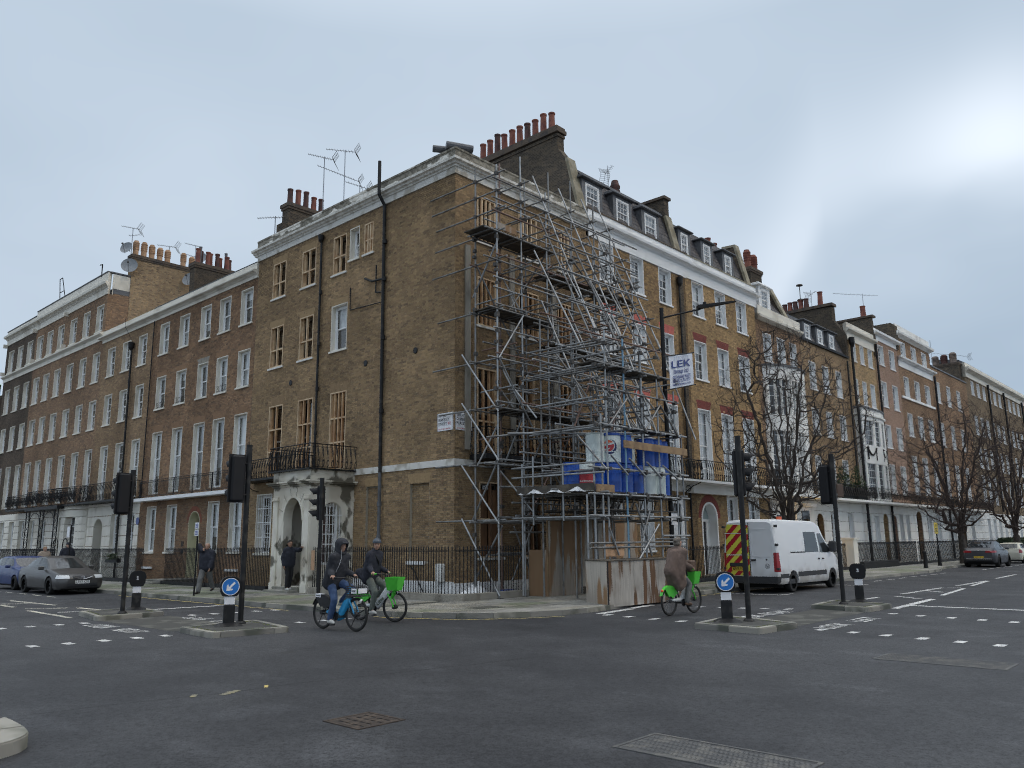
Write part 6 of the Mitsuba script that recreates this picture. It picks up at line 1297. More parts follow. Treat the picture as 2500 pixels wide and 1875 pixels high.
bars = [(.72, -4.42, 0, 'b', 'blue barrel at the left end of the lower tier on the scaffold deck'), (1.0, -4.7, 0, 'r', 'white barrel with a red label in the lower tier, second from the left'), (1.32, -4.86, 0, 'b', 'blue barrel under the plain white one in the upper tier'),
        (1.76, -5.15, 0, 'b', 'blue barrel under the white one with the red and navy emblem'), (2.40, -5.12, 0, 'b', 'blue lower barrel just right of the one below the emblem'), (3.02, -5.12, 0, 'b', 'blue lower barrel just left of the two white ones'),
        (3.68, -5.14, 0, 'w', 'left one of the two white barrels in the lower tier'), (4.24, -5.14, 0, 'w', 'right one of the two white barrels in the lower tier'), (4.72, -5.0, 0, 'b', 'blue barrel at the right end of the lower tier'),
        (1.32, -4.86, 1, 'w', 'plain white barrel at the left end of the upper tier'), (1.76, -5.15, 1, 'e', 'white barrel with blue lid and a round red and navy emblem'), (2.40, -5.12, 1, 'b', 'blue upper barrel next to the white one with the emblem'),
        (2.95, -4.85, 1, 'w', 'whitish barrel set back in the middle of the upper tier'), (3.68, -5.12, 1, 'b', 'blue upper barrel standing on the left white one'), (4.2, -5.1, 1, 'b', 'blue upper barrel standing on the right white one'), (4.7, -5.0, 1, 'b', 'blue barrel at the right end of the upper tier')]
for x, y, lv, kind, lab in bars:
    t = thing('barrel', lab, 'barrel', 'plastic barrels on the scaffold deck'); z = 3.242+lv*.903; a = rs.uniform(0, 6.28); M = rotz(a, (x, y, z))
    inst(t+'__drum', bply, 'm_barrelblue' if kind == 'b' else 'm_barrelwhite', M)
    if kind == 'e': inst(t+'__lid', lidp, 'm_barrelblue', M)
    a0 = math.atan2(EYE[1]-y, EYE[0]-x)-.18
    if kind == 'e':
        c = (x, y, z+.47); D = Point(0, 0).buffer(.225, 24); off = Point(-.03, .035).buffer(.195, 24)
        wrap(D.difference(off), 'm_barrelnavy', t+'__emblem', c, a0, .2925)
        red = Point(-.035, .03).buffer(.175, 24); s1 = Polygon([(-.25, .085), (.02, .10), (.13, .12), (.16, .09), (.02, .055), (-.08, .045), (-.25, .02)]); s2 = Polygon([(-.25, -.06), (-.06, -.05), (.04, -.02), (-.02, -.075), (-.12, -.10), (-.25, -.11)])
        g = red.difference(s1).difference(s2)
        for i, q in enumerate(getattr(g, 'geoms', [g])):
            if q.area > .001: wrap(q, 'm_barrelred' if i == 0 else 'm_orange', t+'__emblem', c, a0, .2928)
    if kind == 'r': wrap(sbox(-.16, -.22, .30, .16).buffer(.02), 'm_barrelred', t+'__label', (x, y, z+.5), a0, .2925)
# timber hoarding: the long back wall with its low return, and the box round the gantry feet
H1 = thing('hoarding', 'tall weathered plywood hoarding wall closing the pavement under the scaffolding', 'hoarding')
for i, (a, b, y0, y1) in enumerate(((1.22, 1.42, -2.2, -2.85), (1.42, 2.64, -2.85, -2.86), (2.645, 3.86, -2.86, -2.87), (3.865, 5.08, -2.87, -2.88), (5.085, 6.3, -2.88, -2.89))):
    h = 1.55 if i == 0 else 2.66+rs.normal(0, .006)
    MB().hexa(np.array([[a, y0, .1], [b, y1, .1], [b, y1+.018, .1], [a, y0+.018, .1], [a, y0, h], [b, y1, h], [b, y1+.018, h], [a, y0+.018, h]])).put(H1+'__panel', 'm_hoard')
for x in (1.42, 2.64, 3.86, 5.08): ibox(H1+'__post', 'm_plank', (x-.03, -2.84, .1), (x+.05, -2.78, 2.6))
ibox(H1+'__edge_batten', 'm_hoard', (1.4, -2.9, .12), (1.46, -2.86, 2.66)); ibox(H1+'__kicker', 'm_deck', (3.0, -2.89, .12), (3.86, -2.885, .35))
H2 = thing('hoarding', 'low rust-streaked plywood box round the scaffold feet at the kerb', 'hoarding')
c0, c1, c2 = np.array([.12, -5.3]), np.array([-.3, -6.36]), np.array([3.45, -6.42])
for i, (p, q) in enumerate([(c0, c1), (c1, c1+(c2-c1)*.325), (c1+(c2-c1)*.328, c1+(c2-c1)*.65), (c1+(c2-c1)*.653, c2), (c2, np.array([3.5, -5.3]))]):
    n = np.array([-(q-p)[1], (q-p)[0]]); n = n/np.linalg.norm(n)*.018; h = 1.26+rs.normal(0, .006); zb = .05 if i else .09
    MB().hexa(np.array([[*p, zb], [*q, zb], [*(q+n), zb], [*(p+n), zb], [*p, h], [*q, h], [*(q+n), h], [*(p+n), h]])).put(H2+'__panel', 'm_hoard' if i in (0,) else 'm_hoardrust')
MB().ext(Polygon([c0+[-.02, .02], c1+[-.03, -.03], c2+[.03, -.03], [3.53, -5.28]]), 1.262, 1.29).put(H2+'__lid', 'm_deck')
ibox(H2+'__corner_batten', 'm_dark', (-.30, -6.375, .06), (-.27, -6.355, 1.26))
t = thing('warning_sign', 'faded orange warning board lying on top of the low hoarding box', 'sign'); M = MR@mat4(np.eye(3), (.62, 5.62, 1.36))
MB().cham((0, 0, 0), (.92, .03, .36), .02).put(t+'__board', 'm_potbuff', M); A = np.eye(4); A[:3, :3] = VZ; text(t+'__lettering', 'CAUTION', .11, 'm_iron', M@mat4(np.eye(3), (.22, .031, .2))@A, .002, True, .5)
# scaffolder's banner hung from the gantry
t = thing('banner', 'white scaffolding banner with navy lettering and phone numbers beside the lamp post', 'banner'); M = MR@mat4(np.eye(3), (4.45, 5.68, 0)); sh = np.eye(4); sh[2, 0] = .235; M = M@sh
BS('m_bannerwhite', worn((.66, .70, .78), (.58, .62, .70), 2), .5); BS('m_bannernavy', (.03, .05, .20), .5); BS('m_bannerlight', (.42, .47, .58), .5)
m = MB(); n = 14; v = np.array([(1.55*i/n, .012*math.sin(i*.9+j*.5), 6.72+1.14*j/6) for i in range(n+1) for j in range(7)]); f = np.array([[i*7+j, (i+1)*7+j, (i+1)*7+j+1, i*7+j+1] for i in range(n) for j in range(6)]); m.add(v, np.vstack([f[:, :3], f[:, [0, 2, 3]]])).put(t+'__sheet', 'm_bannerwhite', M, smooth=True)
for s, z, h, w, x in (('LEK', 7.42, .23, 1.2, .13), ('Group Ltd', 7.22, .13, .95, .25), ('020 8640 5433', 7.04, .105, 1.15, .17), ('07782 174 027', 6.91, .105, 1.15, .17), ('lekscaffolding.co.uk', 6.81, .06, 1.15, .17)): text(t+'__lettering', s, h, 'm_bannernavy', M@mat4(np.eye(3), (x, .024, z))@A, .002, True, w)
m = MB()
for k in range(7): m.path([(.3+.14*k, .02, 7.66), (.36+.14*k, .02, 7.74), (.33+.14*k, .02, 7.8)], .006, 4)
m.put(t+'__crest', 'm_bannerlight', M)
for z in (6.72, 7.86): MB().tube((-.35, 0, z), (1.68, 0, z), .022, 6).put(t+'__pole', 'm_black', M)
# ---------------------------------------------------------------- street furniture
BS('m_lens_red', (.10, .01, .01), .2); BS('m_lens_amber', (.12, .06, .01), .2); BS('m_lens_green', (.01, .06, .05), .2)
def signal(name, label, x, y, z0, face, heads, h=3.9, r=.057, ped=False):
    """a traffic signal: post with cap, bracketed black head with three hooded lenses. face: direction in which the lenses look"""
    t = thing(name, label, 'traffic light', 'traffic lights at the junction'); m = MB(); m.tube((x, y, z0), (x, y, z0+h-.62), r, 14); m.tube((x, y, z0+h-.62), (x, y, z0+h), r+.008, 14); m.lathe([(r+.06, 0), (r+.06, .02), (r+.02, .06)], (x, y, z0), 14); m.put(t+'__post', 'm_blackworn', smooth=40)
    for (off, fa, zt) in heads:
        f = np.array([math.cos(fa), math.sin(fa)]); s = np.array([-f[1], f[0]]); c = np.array([x, y])+s*off; M = mat4(np.array([[s[0], f[0], 0], [s[1], f[1], 0], [0, 0, 1]]), (c[0], c[1], zt-1.02))
        k = MB().cham((-.15, -.11, 0), (.15, .13, 1.02), .03).put(t+'__head', 'm_matteblack', M)
        MB().box((-.20, -.02, -.03), (.20, .0, 1.05)).put(k+'__backing_board', 'm_matteblack', M)
        for i, lm in enumerate(('m_lens_green', 'm_lens_amber', 'm_lens_red')):
            zc = .18+.33*i; MB().lathe([(0, .155), (.06, .15), (.1, .132), (.1, .12)], (0, 0, 0), 16, mat4([[1, 0, 0], [0, 0, 1], [0, 1, 0]], (0, 0, zc))).put(k+'__lens', lm, M, smooth=40)
            q = MB(); n = 14; a = np.linspace(-.45, math.pi+.45, n); L_ = .13+.12*np.clip(np.sin(a), 0, 1)**.7; v = []
            for rr in (.112, .118): v += [np.stack([rr*np.cos(a), a*0+.12, zc+rr*np.sin(a)], 1), np.stack([rr*np.cos(a), .12+L_, zc+rr*np.sin(a)-.02], 1)]
            v = np.vstack(v); i_ = np.arange(n-1); q.add(v, np.vstack([np.stack([i_, i_+1, i_+1+n], 1), np.stack([i_, i_+1+n, i_+n], 1), np.stack([i_, i_+1, i_+1+n], 1)+2*n, np.stack([i_, i_+1+n, i_+n], 1)+2*n, np.stack([i_+n, i_+1+n, i_+1+3*n], 1), np.stack([i_+n, i_+1+3*n, i_+3*n], 1)])); q.put(k+'__hood', 'm_matteblack', M)
        for z in (.15, .85): MB().tube((0, -.05, z), (-off, -.03, z), .02, 6).put(k+'__bracket', 'm_matteblack', M)
    return t
E0 = lambda x, y: math.atan2(EYE[1]-y, EYE[0]-x)
signal('traffic_light', 'black traffic light on the far left island, seen from behind', -9.5, 2.31, .1, 1.75, [(.26, 1.75, 3.66), ], h=3.68)
signal('traffic_light', 'black traffic light behind the left arrow bollard, its head seen from behind', -9.0, -2.75, .1, 1.55, [(.28, 1.55, 3.78)], h=3.95, r=.06)
signal('traffic_light', 'black traffic light at the pavement edge in front of the white porch', -4.5, .97, .12, 3.5, [(-.22, 2.55, 3.52)], h=3.62)
signal('traffic_light', 'black traffic light beside the right arrow bollard, its hooded lenses pointing right', -1.99, -11.27, .1, -.75, [(.24, -1.0, 3.77)], h=3.96)
signal('traffic_light', 'black traffic light on the right island beyond the van, seen from behind', 3.73, -11.09, .1, -.4, [(.26, -.35, 3.78)], h=3.98)
t = thing('notice_board', 'small faded pink notice fixed to the traffic light post by the porch', 'sign'); MB().box((-4.62, 1.06, 1.05), (-4.6, 1.22, 1.62)).put(t, 'm_potbuff', raw=True)
def bollard(label, x, y, z0, yaw, arrow=False, digit=None):
    """a round-shouldered plastic keep-left bollard: oval head, white band, tapered base"""
    t = thing('bollard', label, 'bollard', 'keep left bollards on the islands'); M = mat4(rotz(yaw)[:3, :3], (x, y, z0))   # local +x looks at the traffic
    P = Polygon([(-.15, .0), (.15, 0), (.20, .10), (.205, .26), (.16, .36), (.08, .395), (-.08, .395), (-.16, .36), (-.205, .26), (-.20, .10)]).buffer(-.03).buffer(.03)
    B = np.array([[0, 0, 1], [1, 0, 0], [0, 1, 0.]]); up = lambda z: mat4(B, (0, 0, z))
    MB().ext(P, -.085, .085, up(.62)).put(t+'__head', 'm_black', M); MB().ext(P.buffer(.012).difference(P.buffer(-.005)).intersection(sbox(-1, .2, 1, 1)), -.09, .09, up(.62)).put(t+'__shroud', 'm_blackworn', M)
    MB().cham((-.06, -.10, .34), (.06, .10, .64), .012).put(t+'__neck', 'm_black', M); MB().cham((-.064, -.105, .44), (.064, .105, .62), .01).put(t+'__reflective_band', 'm_signwhite', M); MB().cham((-.07, -.115, .05), (.07, .115, .44), .015).put(t+'__stem', 'm_blackworn', M)
    MB().hexa(np.array([[-.28, -.3, 0], [.28, -.3, 0], [.28, .3, 0], [-.28, .3, 0], [-.1, -.14, .07], [.1, -.14, .07], [.1, .14, .07], [-.1, .14, .07]])).put(t+'__foot', 'm_blackworn', M)
    if arrow:
        MB().ext(Point(0, .2).buffer(.168, 24), .085, .09, up(.62)).put(t+'__sign_disc', 'm_arrowblue', M); MB().ext(Point(0, .2).buffer(.182, 24).difference(Point(0, .2).buffer(.168, 24)), .085, .092, up(.62)).put(t+'__sign_rim', 'm_signwhite', M)
        a = affinity.translate(affinity.rotate(Polygon([(-.022, .12), (.022, .12), (.022, -.03), (.075, .0), (.075, -.035), (0, -.125), (-.075, -.035), (-.075, .0), (-.022, -.03)]), -45, origin=(0, 0)), 0, .2)
        MB().ext(a, .09, .094, up(.62)).put(t+'__arrow', 'm_signwhite', M)
    if digit:
        C = np.array([[0, 0, 1], [1, 0, 0], [0, 1, 0.]]); text(t+'__number', digit, .085, 'm_signwhite', M@mat4(C, (.086, 0, .80)), .003, True, center=True)
    return t
bollard('bollard with a round blue arrow sign on the near left island', -9.42, -3.0, .1, E0(-9.42, -3.0)+.1, True)
bollard('dark bollard numbered 1 behind the far left traffic light', -8.75, 3.3, .1, E0(-8.75, 3.3), False, '1')
bollard('bollard with a round blue arrow sign on the near right island', -2.35, -10.96, .1, E0(-2.35, -10.96)+.05, True)
bollard('dark bollard numbered 3 on the far right island', 4.75, -11.15, .1, E0(4.75, -11.15), False, '3')
# lamp column with its long arm
t = thing('street_lamp', 'tall black street lamp with a flat LED head rising behind the barrels', 'street lamp'); x, y = 4.88, -5.22
m = MB(); m.tube((x, y, .12), (x, y, 1.6), .105, 16); m.tube((x, y, 1.6), (x+.0, y, 9.7), .078, 16, .07); m.put(t+'__column', 'm_black', smooth=40)
d = np.array([1.35, -1.5, 0]); d = d/np.linalg.norm(d); A0 = np.array([x, y, 9.35]); MB().tube(A0, A0+d*1.35+[0, 0, .30], .03, 8).put(t+'__arm', 'm_black')
a = A0+d*1.25+np.array([0, 0, .30]); b = a+d*1.35+np.array([0, 0, .24]); n_ = np.array([-d[1], d[0], 0])*.13; m = MB()
m.hexa(np.array([a-n_, b-n_*.5, b+n_*.5, a+n_, a-n_+[0, 0, .12], b-n_*.5+[0, 0, .04], b+n_*.5+[0, 0, .04], a+n_+[0, 0, .12]])); m.tube(a+d*.25+[0, 0, .12], a+d*.25+[0, 0, .24], .06, 10); m.put(t+'__lamp_head', 'm_black')
MB().box((x-.14, y-.09, 2.3), (x+.28, y-.1, 2.72)).put(tag(uniq('notice'), 'small white notice strapped to the black lamp post under the deck', 'sign'), 'm_signwhite', raw=True)
# parking plates on posts
t = thing('parking_sign', 'white double parking plate on a black post before the pale green door', 'sign', 'parking signs'); x, y = -5.05, 7.5; MB().tube((x, y, .12), (x, y, 2.6), .03, 8).put(t+'__post', 'm_black')
for z in (2.36, 2.12): MB().box((x-.05, y-.13, z), (x-.035, y+.13, z+.21)).put(t+'__plate', 'm_signwhite'); [MB().box((x-.054, y-.1, z+q), (x-.05, y+.08, z+q+.03)).put(t+'__text_line', 'm_signblue') for q in (.04, .09, .14)]
t = thing('parking_sign', 'white parking plate on a black post behind the grey car', 'sign', 'parking signs'); x, y = -5.0, 19.5; MB().tube((x, y, .12), (x, y, 2.75), .035, 8).put(t+'__post', 'm_black'); MB().box((x-.06, y-.0, 2.2), (x-.04, y+.3, 2.68)).put(t+'__plate', 'm_signwhite')
for i, (x, y) in enumerate(((32.1, -4.94), (36.4, -4.5))):
    MB().lathe([(.13, 0), (.11, .1), (.09, .8), (.115, .84), (.115, .9), (.06, .98), (0, 1.0)], (x, y, .12), 12).put(tag(uniq('iron_bollard'), 'black iron bollard on the far right pavement, the '+('left' if i == 0 else 'right')+' one of two', 'bollard', 'iron bollards on the right pavement'), 'm_black', raw=True, smooth=40)
t = thing('yellow_sign', 'yellow warning sign on a black post in front of the right railings', 'sign'); x, y = 38.2, -4.0; MB().tube((x, y, .12), (x, y, 2.6), .045, 8).put(t+'__post', 'm_black'); MB().box((x-.55, y-.04, 2.05), (x+.15, y-.06, 2.75)).put(t+'__plate', 'm_yellowsign'); MB().lathe([(0, 0), (.09, 0), (0, .01)], (0, 0, 0), 12, mat4([[1, 0, 0], [0, 0, -1], [0, 1, 0]], (x-.2, y-.061, 2.58))).put(t+'__symbol', 'm_signblack')
for z in (2.15, 2.25, 2.36): MB().box((x-.45, y-.062, z), (x+.05, y-.06, z+.05)).put(t+'__text_line', 'm_signblack')
t = thing('wall_lantern', 'lit yellow lantern by the doorway above the van bonnet', 'lamp'); MB().box((26.3, -.75, 2.55), (26.55, -.5, 2.9)).put(t+'__housing', 'm_black')
scene[t+'__bulb'] = {**mikit.ply(trimesh.creation.icosphere(1, .12)), 'to_world': T4().translate([26.3, -.95, 2.5]), 'bsdf': ref('m_yellowsign'), 'emitter': {'type': 'area', 'radiance': {'type': 'rgb', 'value': [16., 9., 2.]}}}
# aerials and dishes on the roofs
def yagi(mb, c, d, L_, n, w=.32, grid=True):
    d = np.array(d, float); d /= np.linalg.norm(d); s = np.cross(d, [0, 0, 1]); s /= np.linalg.norm(s); c = np.array(c, float); a, b = c-d*L_*.35, c+d*L_*.65; mb.tube(a, b, .013, 4)
    for k in range(n): p = a+(b-a)*(.12+.86*k/(n-1)); mb.tube(p-s*w*(.5-.2*k/n), p+s*w*(.5-.2*k/n), .008, 4)
    if grid:
        for e in (1, -1):
            for k in range(5): p = a+np.array([0, 0, e*(.05+.08*k)])-d*.05*k; mb.tube(p-s*.28, p+s*.28, .008, 4)
            for q in (-.26, 0, .26): mb.tube(a+s*q, a+s*q+np.array([0, 0, e*.4])-d*.22, .009, 4)
def aerial(label, x, y, z0, z1, heads, mat='m_alu'):
    t = thing('roof_aerial', label, 'aerial', 'television aerials on the roofs'); MB().tube((x, y, z0), (x, y, z1), .022, 6).put(t+'__mast', mat)
    for (z, d, L_, n, g) in heads: m = MB(); yagi(m, (x, y, z), d, L_, n, .34, g); m.put(t+'__antenna', 'm_coupler')
aerial('tall leaning aerial left of the red chimney pots, with two stacked yagis', 2.45, 12, 17.0, 20.5, [(20.45, (-.68, .73, .25), 1.3, 10, True), ])
aerial('tallest aerial on the corner house with a long lower yagi', 3.65, 12, 17.0, 21.3, [(21.25, (-.68, .73, .12), 1.5, 10, True), (19.9, (-.68, .73, .42), 2.3, 14, True)])
aerial('short aerial between the tallest one and the soil stack', 4.46, 11.8, 17.0, 19.6, [(19.55, (-.68, .73, .35), 1.2, 8, True)])
aerial('small aerial over the left end of the corner house parapet', .4, 12.8, 15.5, 17.0, [(16.95, (-.7, .7, -.05), 1.3, 10, False)])
aerial('aerial on the chimney with buff pots, yagi above a round halo', 1.35, 32, 18.6, 22.1, [(22.1, (-.68, .73, .2), 1.2, 9, True), (21.6, (.7, -.7, .1), .7, 4, False)])
aerial('aerial rising behind the five buff pots', 3.8, 32, 19.4, 21.5, [(21.5, (-.68, .73, .15), 1.3, 9, True)])
aerial('aerial between the buff pots and the red pots, two yagis', 5.55, 31.9, 17.6, 22.0, [(22.0, (-.68, .73, .25), 1.2, 10, False), (21.2, (-.68, .73, .3), 1.1, 9, False)])
aerial('aerial above the slate dormers right of the scaffolding', 13.6, 3, 17.9, 20.9, [(20.6, (-.4, -.8, .1), .8, 5, True)])
aerial('squat aerial near the big dark stack on the right street', 38.9, 3., 17.0, 19.9, [(19.6, (-.5, -.8, .1), .9, 4, True)])
aerial('aerial with a level yagi over the right street rooftops', 49.9, 3., 17.5, 22.1, [(22.0, (-.8, .6, .0), 4.2, 11, False)])
aerial('aerial over the grey pots far along the right street', 77.6, 3., 18.0, 21.4, [(21.3, (-.8, .6, .05), 4.4, 8, True)])
aerial('thin whip aerial on the plain brown house', 60.6, 1., 16.0, 19.6, [])
t = thing('roof_mast', 'slim mast with two discs on the right street rooftops', 'mast'); MB().tube((36.9, 3., 17.6), (36.9, 3., 19.9), .03, 6).put(t+'__pole', 'm_coupler'); [MB().lathe([(0, 0), (.25, 0), (.2, .08), (0, .1)], (36.9, 3., z), 10).put(t+'__disc', 'm_coupler') for z in (18.7, 19.8)]
def dish(label, c, d, r=.42):
    t = thing('satellite_dish', label, 'satellite dish', 'satellite dishes'); d = np.array(d, float); d /= np.linalg.norm(d); u = np.cross([0, 0, 1], d); u /= np.linalg.norm(u); w = np.cross(d, u); M = mat4(np.stack([u, w, d], 1), c)
    MB().lathe([(0, 0), (r*.5, .02), (r*.8, .06), (r, .11), (r, .12), (r*.8, .075), (0, .02)], (0, 0, 0), 18).put(t+'__reflector', 'm_dish', M, smooth=40); MB().tube((0, -r, .05), (0, -.0, .5), .015, 5).box((-.05, -.04, .46), (.05, .05, .56)).put(t+'__feed_arm', 'm_coupler', M); MB().tube((0, 0, 0), (0, 0, -.3), .03, 6).put(t+'__bracket', 'm_coupler', M)
dish('grey dish on the mast beside the buff chimney pots', (1.05, 31.9, 20.6), (-.8, -.5, .3)); dish('dark round dish at the edge of the flank chimney', (1.1, 31.4, 19.3), (-.55, -.8, .2), .5); dish('dish low on the mast behind the white parapet', (4.9, 31., 19.2), (-.8, -.5, .3), .5); dish('grey dish between the buff and red pots', (6., 31.9, 21.2), (-.7, -.7, .3), .4)
t = thing('roof_ladder', 'small steel ladder frame standing on the far left parapet', 'ladder'); m = MB(); m.path([(0.2, 40.8, 18.5), (-.1, 40.3, 20.2), (-.1, 39.8, 20.2), (0.2, 39.7, 18.5)], .03, 5); m.tube((.05, 40.5, 19.3), (.05, 39.8, 19.3), .025, 5); m.put(t, 'm_black', raw=True)
t = thing('roof_camera', 'black camera arm over the far left parapet', 'camera'); MB().path([(-.1, 32.6, 18.6), (-.1, 32.6, 19.4), (-.1, 33.0, 19.45)], .035, 6).put(t, 'm_black', raw=True)
# winter trees
def tree(label, x, y, z0, crown, seed, trunk_r=.2, n=1500, mat='m_twig', fork=1.9):
    """crown = (centre x, y, z, radius, half height): twigs grow node by node towards points strewn through an uneven ovoid; girth follows the number of twigs carried"""
    r = np.random.default_rng(seed); t = thing('bare_tree', label, 'tree', 'bare street trees'); cx, cy, cz, R, Hh = crown
    pts = []
    lob = r.normal(size=(7, 3)); lob /= np.linalg.norm(lob, axis=1)[:, None]
    while len(pts) < n:
        q = r.uniform(-1, 1, 3); l = np.linalg.norm(q)
        if l > 1 or l < .12: continue
        edge = .80+.25*np.max(np.clip(lob@(q/l), 0, 1))**6+.08*r.random()
        if l > edge or r.random() > .35+.65*l: continue
        s = 1-.28*max(q[2], 0)-.25*max(-q[2], 0); pts.append((cx+q[0]*R*s, cy+q[1]*R*s, cz+q[2]*Hh))
    pts = np.array(pts); base = np.array([x, y, .1]); top = np.array([x+(cx-x)*.15, y+(cy-y)*.15, fork])
    N = [base, base+(top-base)*.5+r.normal(0, .02, 3), top]; par = [-1, 0, 1]
    for i in range(9):      # main limbs fan upward out of the fork
        a = i*2.4+r.normal(0, .25); rad = R*.62*(.25+.75*r.random()**.6); tip = np.array([cx+rad*math.cos(a), cy+rad*math.sin(a), cz+Hh*(.62-.5*(rad/R)**2)+r.normal(0, .3)]); k = 2; m = int(np.linalg.norm(tip-top)/.4)
        for j in range(1, m+1):
            f = j/m; p = top+(tip-top)*np.array([f**1.25, f**1.25, f])+r.normal(0, .045, 3); N.append(p); par.append(k); k = len(N)-1
    order = np.argsort(np.linalg.norm(pts-top, axis=1)+r.normal(0, .5, n)); A = np.array(N)
    for o in order:
        p = pts[o]; d = p-A[2:]; L_ = np.linalg.norm(d, axis=1); c = L_+np.maximum(0, -d[:, 2])*1.6+.05*np.linalg.norm(A[2:]-top, axis=1); k = int(np.argmin(c))+2; m = max(1, int(np.linalg.norm(p-A[k])/.28)); q0 = A[k]; new = []
        for j in range(1, m+1):
            f = j/m; q = q0+(p-q0)*f+np.array([0, 0, -.10*math.sin(math.pi*f)*np.linalg.norm(p-q0)])+r.normal(0, .028, 3); new.append(q); par.append(k if j == 1 else len(A)+j-2)
        A = np.vstack([A, new])
    w = np.zeros(len(A)); kids = np.zeros(len(A), int)
    for i in range(1, len(A)): kids[par[i]] += 1
    w[kids == 0] = 1
    for i in range(len(A)-1, 0, -1): w[par[i]] += w[i]
    rad = .0052+trunk_r*(w/w[0])**.52
    TR, BR, TW = MB(), MB(), MB()
    for i in range(1, len(A)):
        a, b = A[par[i]], A[i]; ra, rb = min(rad[par[i]], rad[i]*1.35), rad[i]
        if kids[i] == 0: rb *= .55
        if i <= 2: TR.tube(a, b+(b-a)*.04, trunk_r*(1.25 if i == 1 else 1.02), 10, trunk_r*(1.02 if i == 1 else .9), cap=False)
        else: (BR if rb > .016 else TW).tube(a, b+(b-a)*.04, ra, 6 if rb > .04 else 4 if rb > .016 else 3, rb, cap=False)
    # short end twigs
    e = np.where(kids == 0)[0]
    for i in e:
        for _ in range(3): d = A[i]-A[par[i]]; d = d/np.linalg.norm(d)+r.normal(0, .45, 3)+[0, 0, .25]; d /= np.linalg.norm(d); b = A[par[i]]+(A[i]-A[par[i]])*r.random(); TW.tube(b, b+d*r.uniform(.22, .55), .0062, 3, .0035, cap=False)
    TR.put(t+'__trunk', 'm_bark', smooth=50); BR.put(t+'__branches', 'm_bark' if mat == 'm_twig' else mat); labels[TW.put(t+'__twigs', mat)] = {'kind': 'stuff'}; return t
tree('bare tree standing behind the white van', 15.6, -4.45, 0, (15.5, -4.5, 6.9, 3.9, 4.4), 4, .19, 1900)
tree('reddish twiggy bare tree beyond the yellow sign', 41.8, -4.5, 0, (41.6, -4.6, 6.7, 4.4, 4.7), 9, .24, 1900, 'm_twigred')
tree('bare tree at the right edge of the picture behind the pale car', 57.5, -4.5, 0, (57.5, -4.8, 7.2, 4.6, 5.2), 15, .26, 1700, 'm_twigred')
tree('farthest bare tree at the right edge, its top above the roofs', 74., -8., 0, (74, -8.3, 11., 5., 8.), 21, .3, 900, 'm_twigred')
# ---------------------------------------------------------------- vehicles: x forward, y left, z up, origin on the ground below the middle
Mf = m3.Manifold
def paint(name, col, **k): return BS(name, worn(col, tuple(c*.82 for c in col), 4, .55, .9), .28, spec=.6, clearcoat=.8, clearcoat_gloss=.9, **k)
paint('m_carblue', (.016, .036, .13)); paint('m_cargrey', (.05, .048, .047)); paint('m_cardark', (.035, .038, .046)); paint('m_carcream', (.55, .53, .44))
BS('m_vanwhite', mikit.proc(lambda p, n, uv: mx((.66, .675, .69), (.36, .35, .33), sm(.45, .9, fb(p.x*2.4, p.y*2.4, p.z*2., 3)*.55+sm(1.25, .25, p.z)*.55))), .35, spec=.5, clearcoat=.5)
BS('m_tyre', (.014, .014, .014), .8); BS('m_rim', (.33, .33, .34), .4, .6); BS('m_plastic', (.030, .031, .034), .6); BS('m_lamp', (.55, .57, .58), .12, spec=.8); BS('m_taillamp', (.28, .012, .018), .15, spec=.8); BS('m_chrome', (.55, .56, .58), .2, .9)
BS('m_platewhite', (.72, .72, .70), .4); BS('m_plateyellow', (.62, .42, .04), .4); BS('m_chevyellow', (.62, .60, .07), .45); BS('m_chevred', (.36, .012, .022), .45); BS('m_carglass', (.018, .022, .025), .05, spec=1.)
def hullsec(a, b): return Mf.hull_points(np.vstack([a, b]))
def secs(rows, grow=0.):
    out = []
    for (x, P) in rows:
        P = np.array(P, float); c = P.mean(0)*[0, 1]; d = P-c; P2 = P+np.sign(d)*grow*(np.abs(d) > .02)
        out.append(np.vstack([np.c_[np.full(len(P2), x), P2], np.c_[np.full(len(P2), x), P2*[-1, 1]]]))
    out[0][:, 0] += np.sign(out[0][0, 0]-out[1][0, 0])*grow; out[-1][:, 0] += np.sign(out[-1][0, 0]-out[-2][0, 0])*grow
    return Mf.batch_boolean([hullsec(a, b) for a, b in zip(out, out[1:])], m3.OpType.Add)
def interp_rows(tab, fn, n=26):
    tab = np.array(tab, float); xs = tab[:, 0]; X = np.unique(np.r_[np.linspace(xs.min(), xs.max(), n), xs]); o = np.argsort(xs); C = [np.interp(X, xs[o], tab[o, k]) for k in range(1, tab.shape[1])]
    return [(x, fn(*[c[i] for c in C])) for i, x in enumerate(X)]
low = lambda zb, zt, w: [(w*.90, zb), (w*.97, zb+.07), (w, zb+(zt-zb)*.45), (w*.985, zb+(zt-zb)*.75), (w*.93, zt-.04), (w*.80, zt), (0, zt+.025)]
upp = lambda zb, zr, wb, wr: [(wb, zb), (wb*.98, zb+(zr-zb)*.1), (wr*1.04, zr-.09*(zr-zb)-.02), (wr*.94, zr-.015), (wr*.55, zr+.005), (0, zr+.012)]
def prism(poly, y0, y1):
    m = trimesh.creation.extrude_polygon(Polygon(poly), y1-y0, engine='earcut'); v = np.array(m.vertices); v = np.stack([v[:, 0], v[:, 2]+y0, v[:, 1]], 1); f = m.faces[:, ::-1]
    return Mf(m3.Mesh(v.astype(np.float32), f.astype(np.uint32)))
def mbox(a, b): a, b = np.minimum(a, b), np.maximum(a, b); return Mf.cube((b-a).tolist()).translate(a.tolist())
def cyl(c, r, L, n=36): return Mf.cylinder(L, r, r, n, True).rotate([90, 0, 0]).translate(list(c))
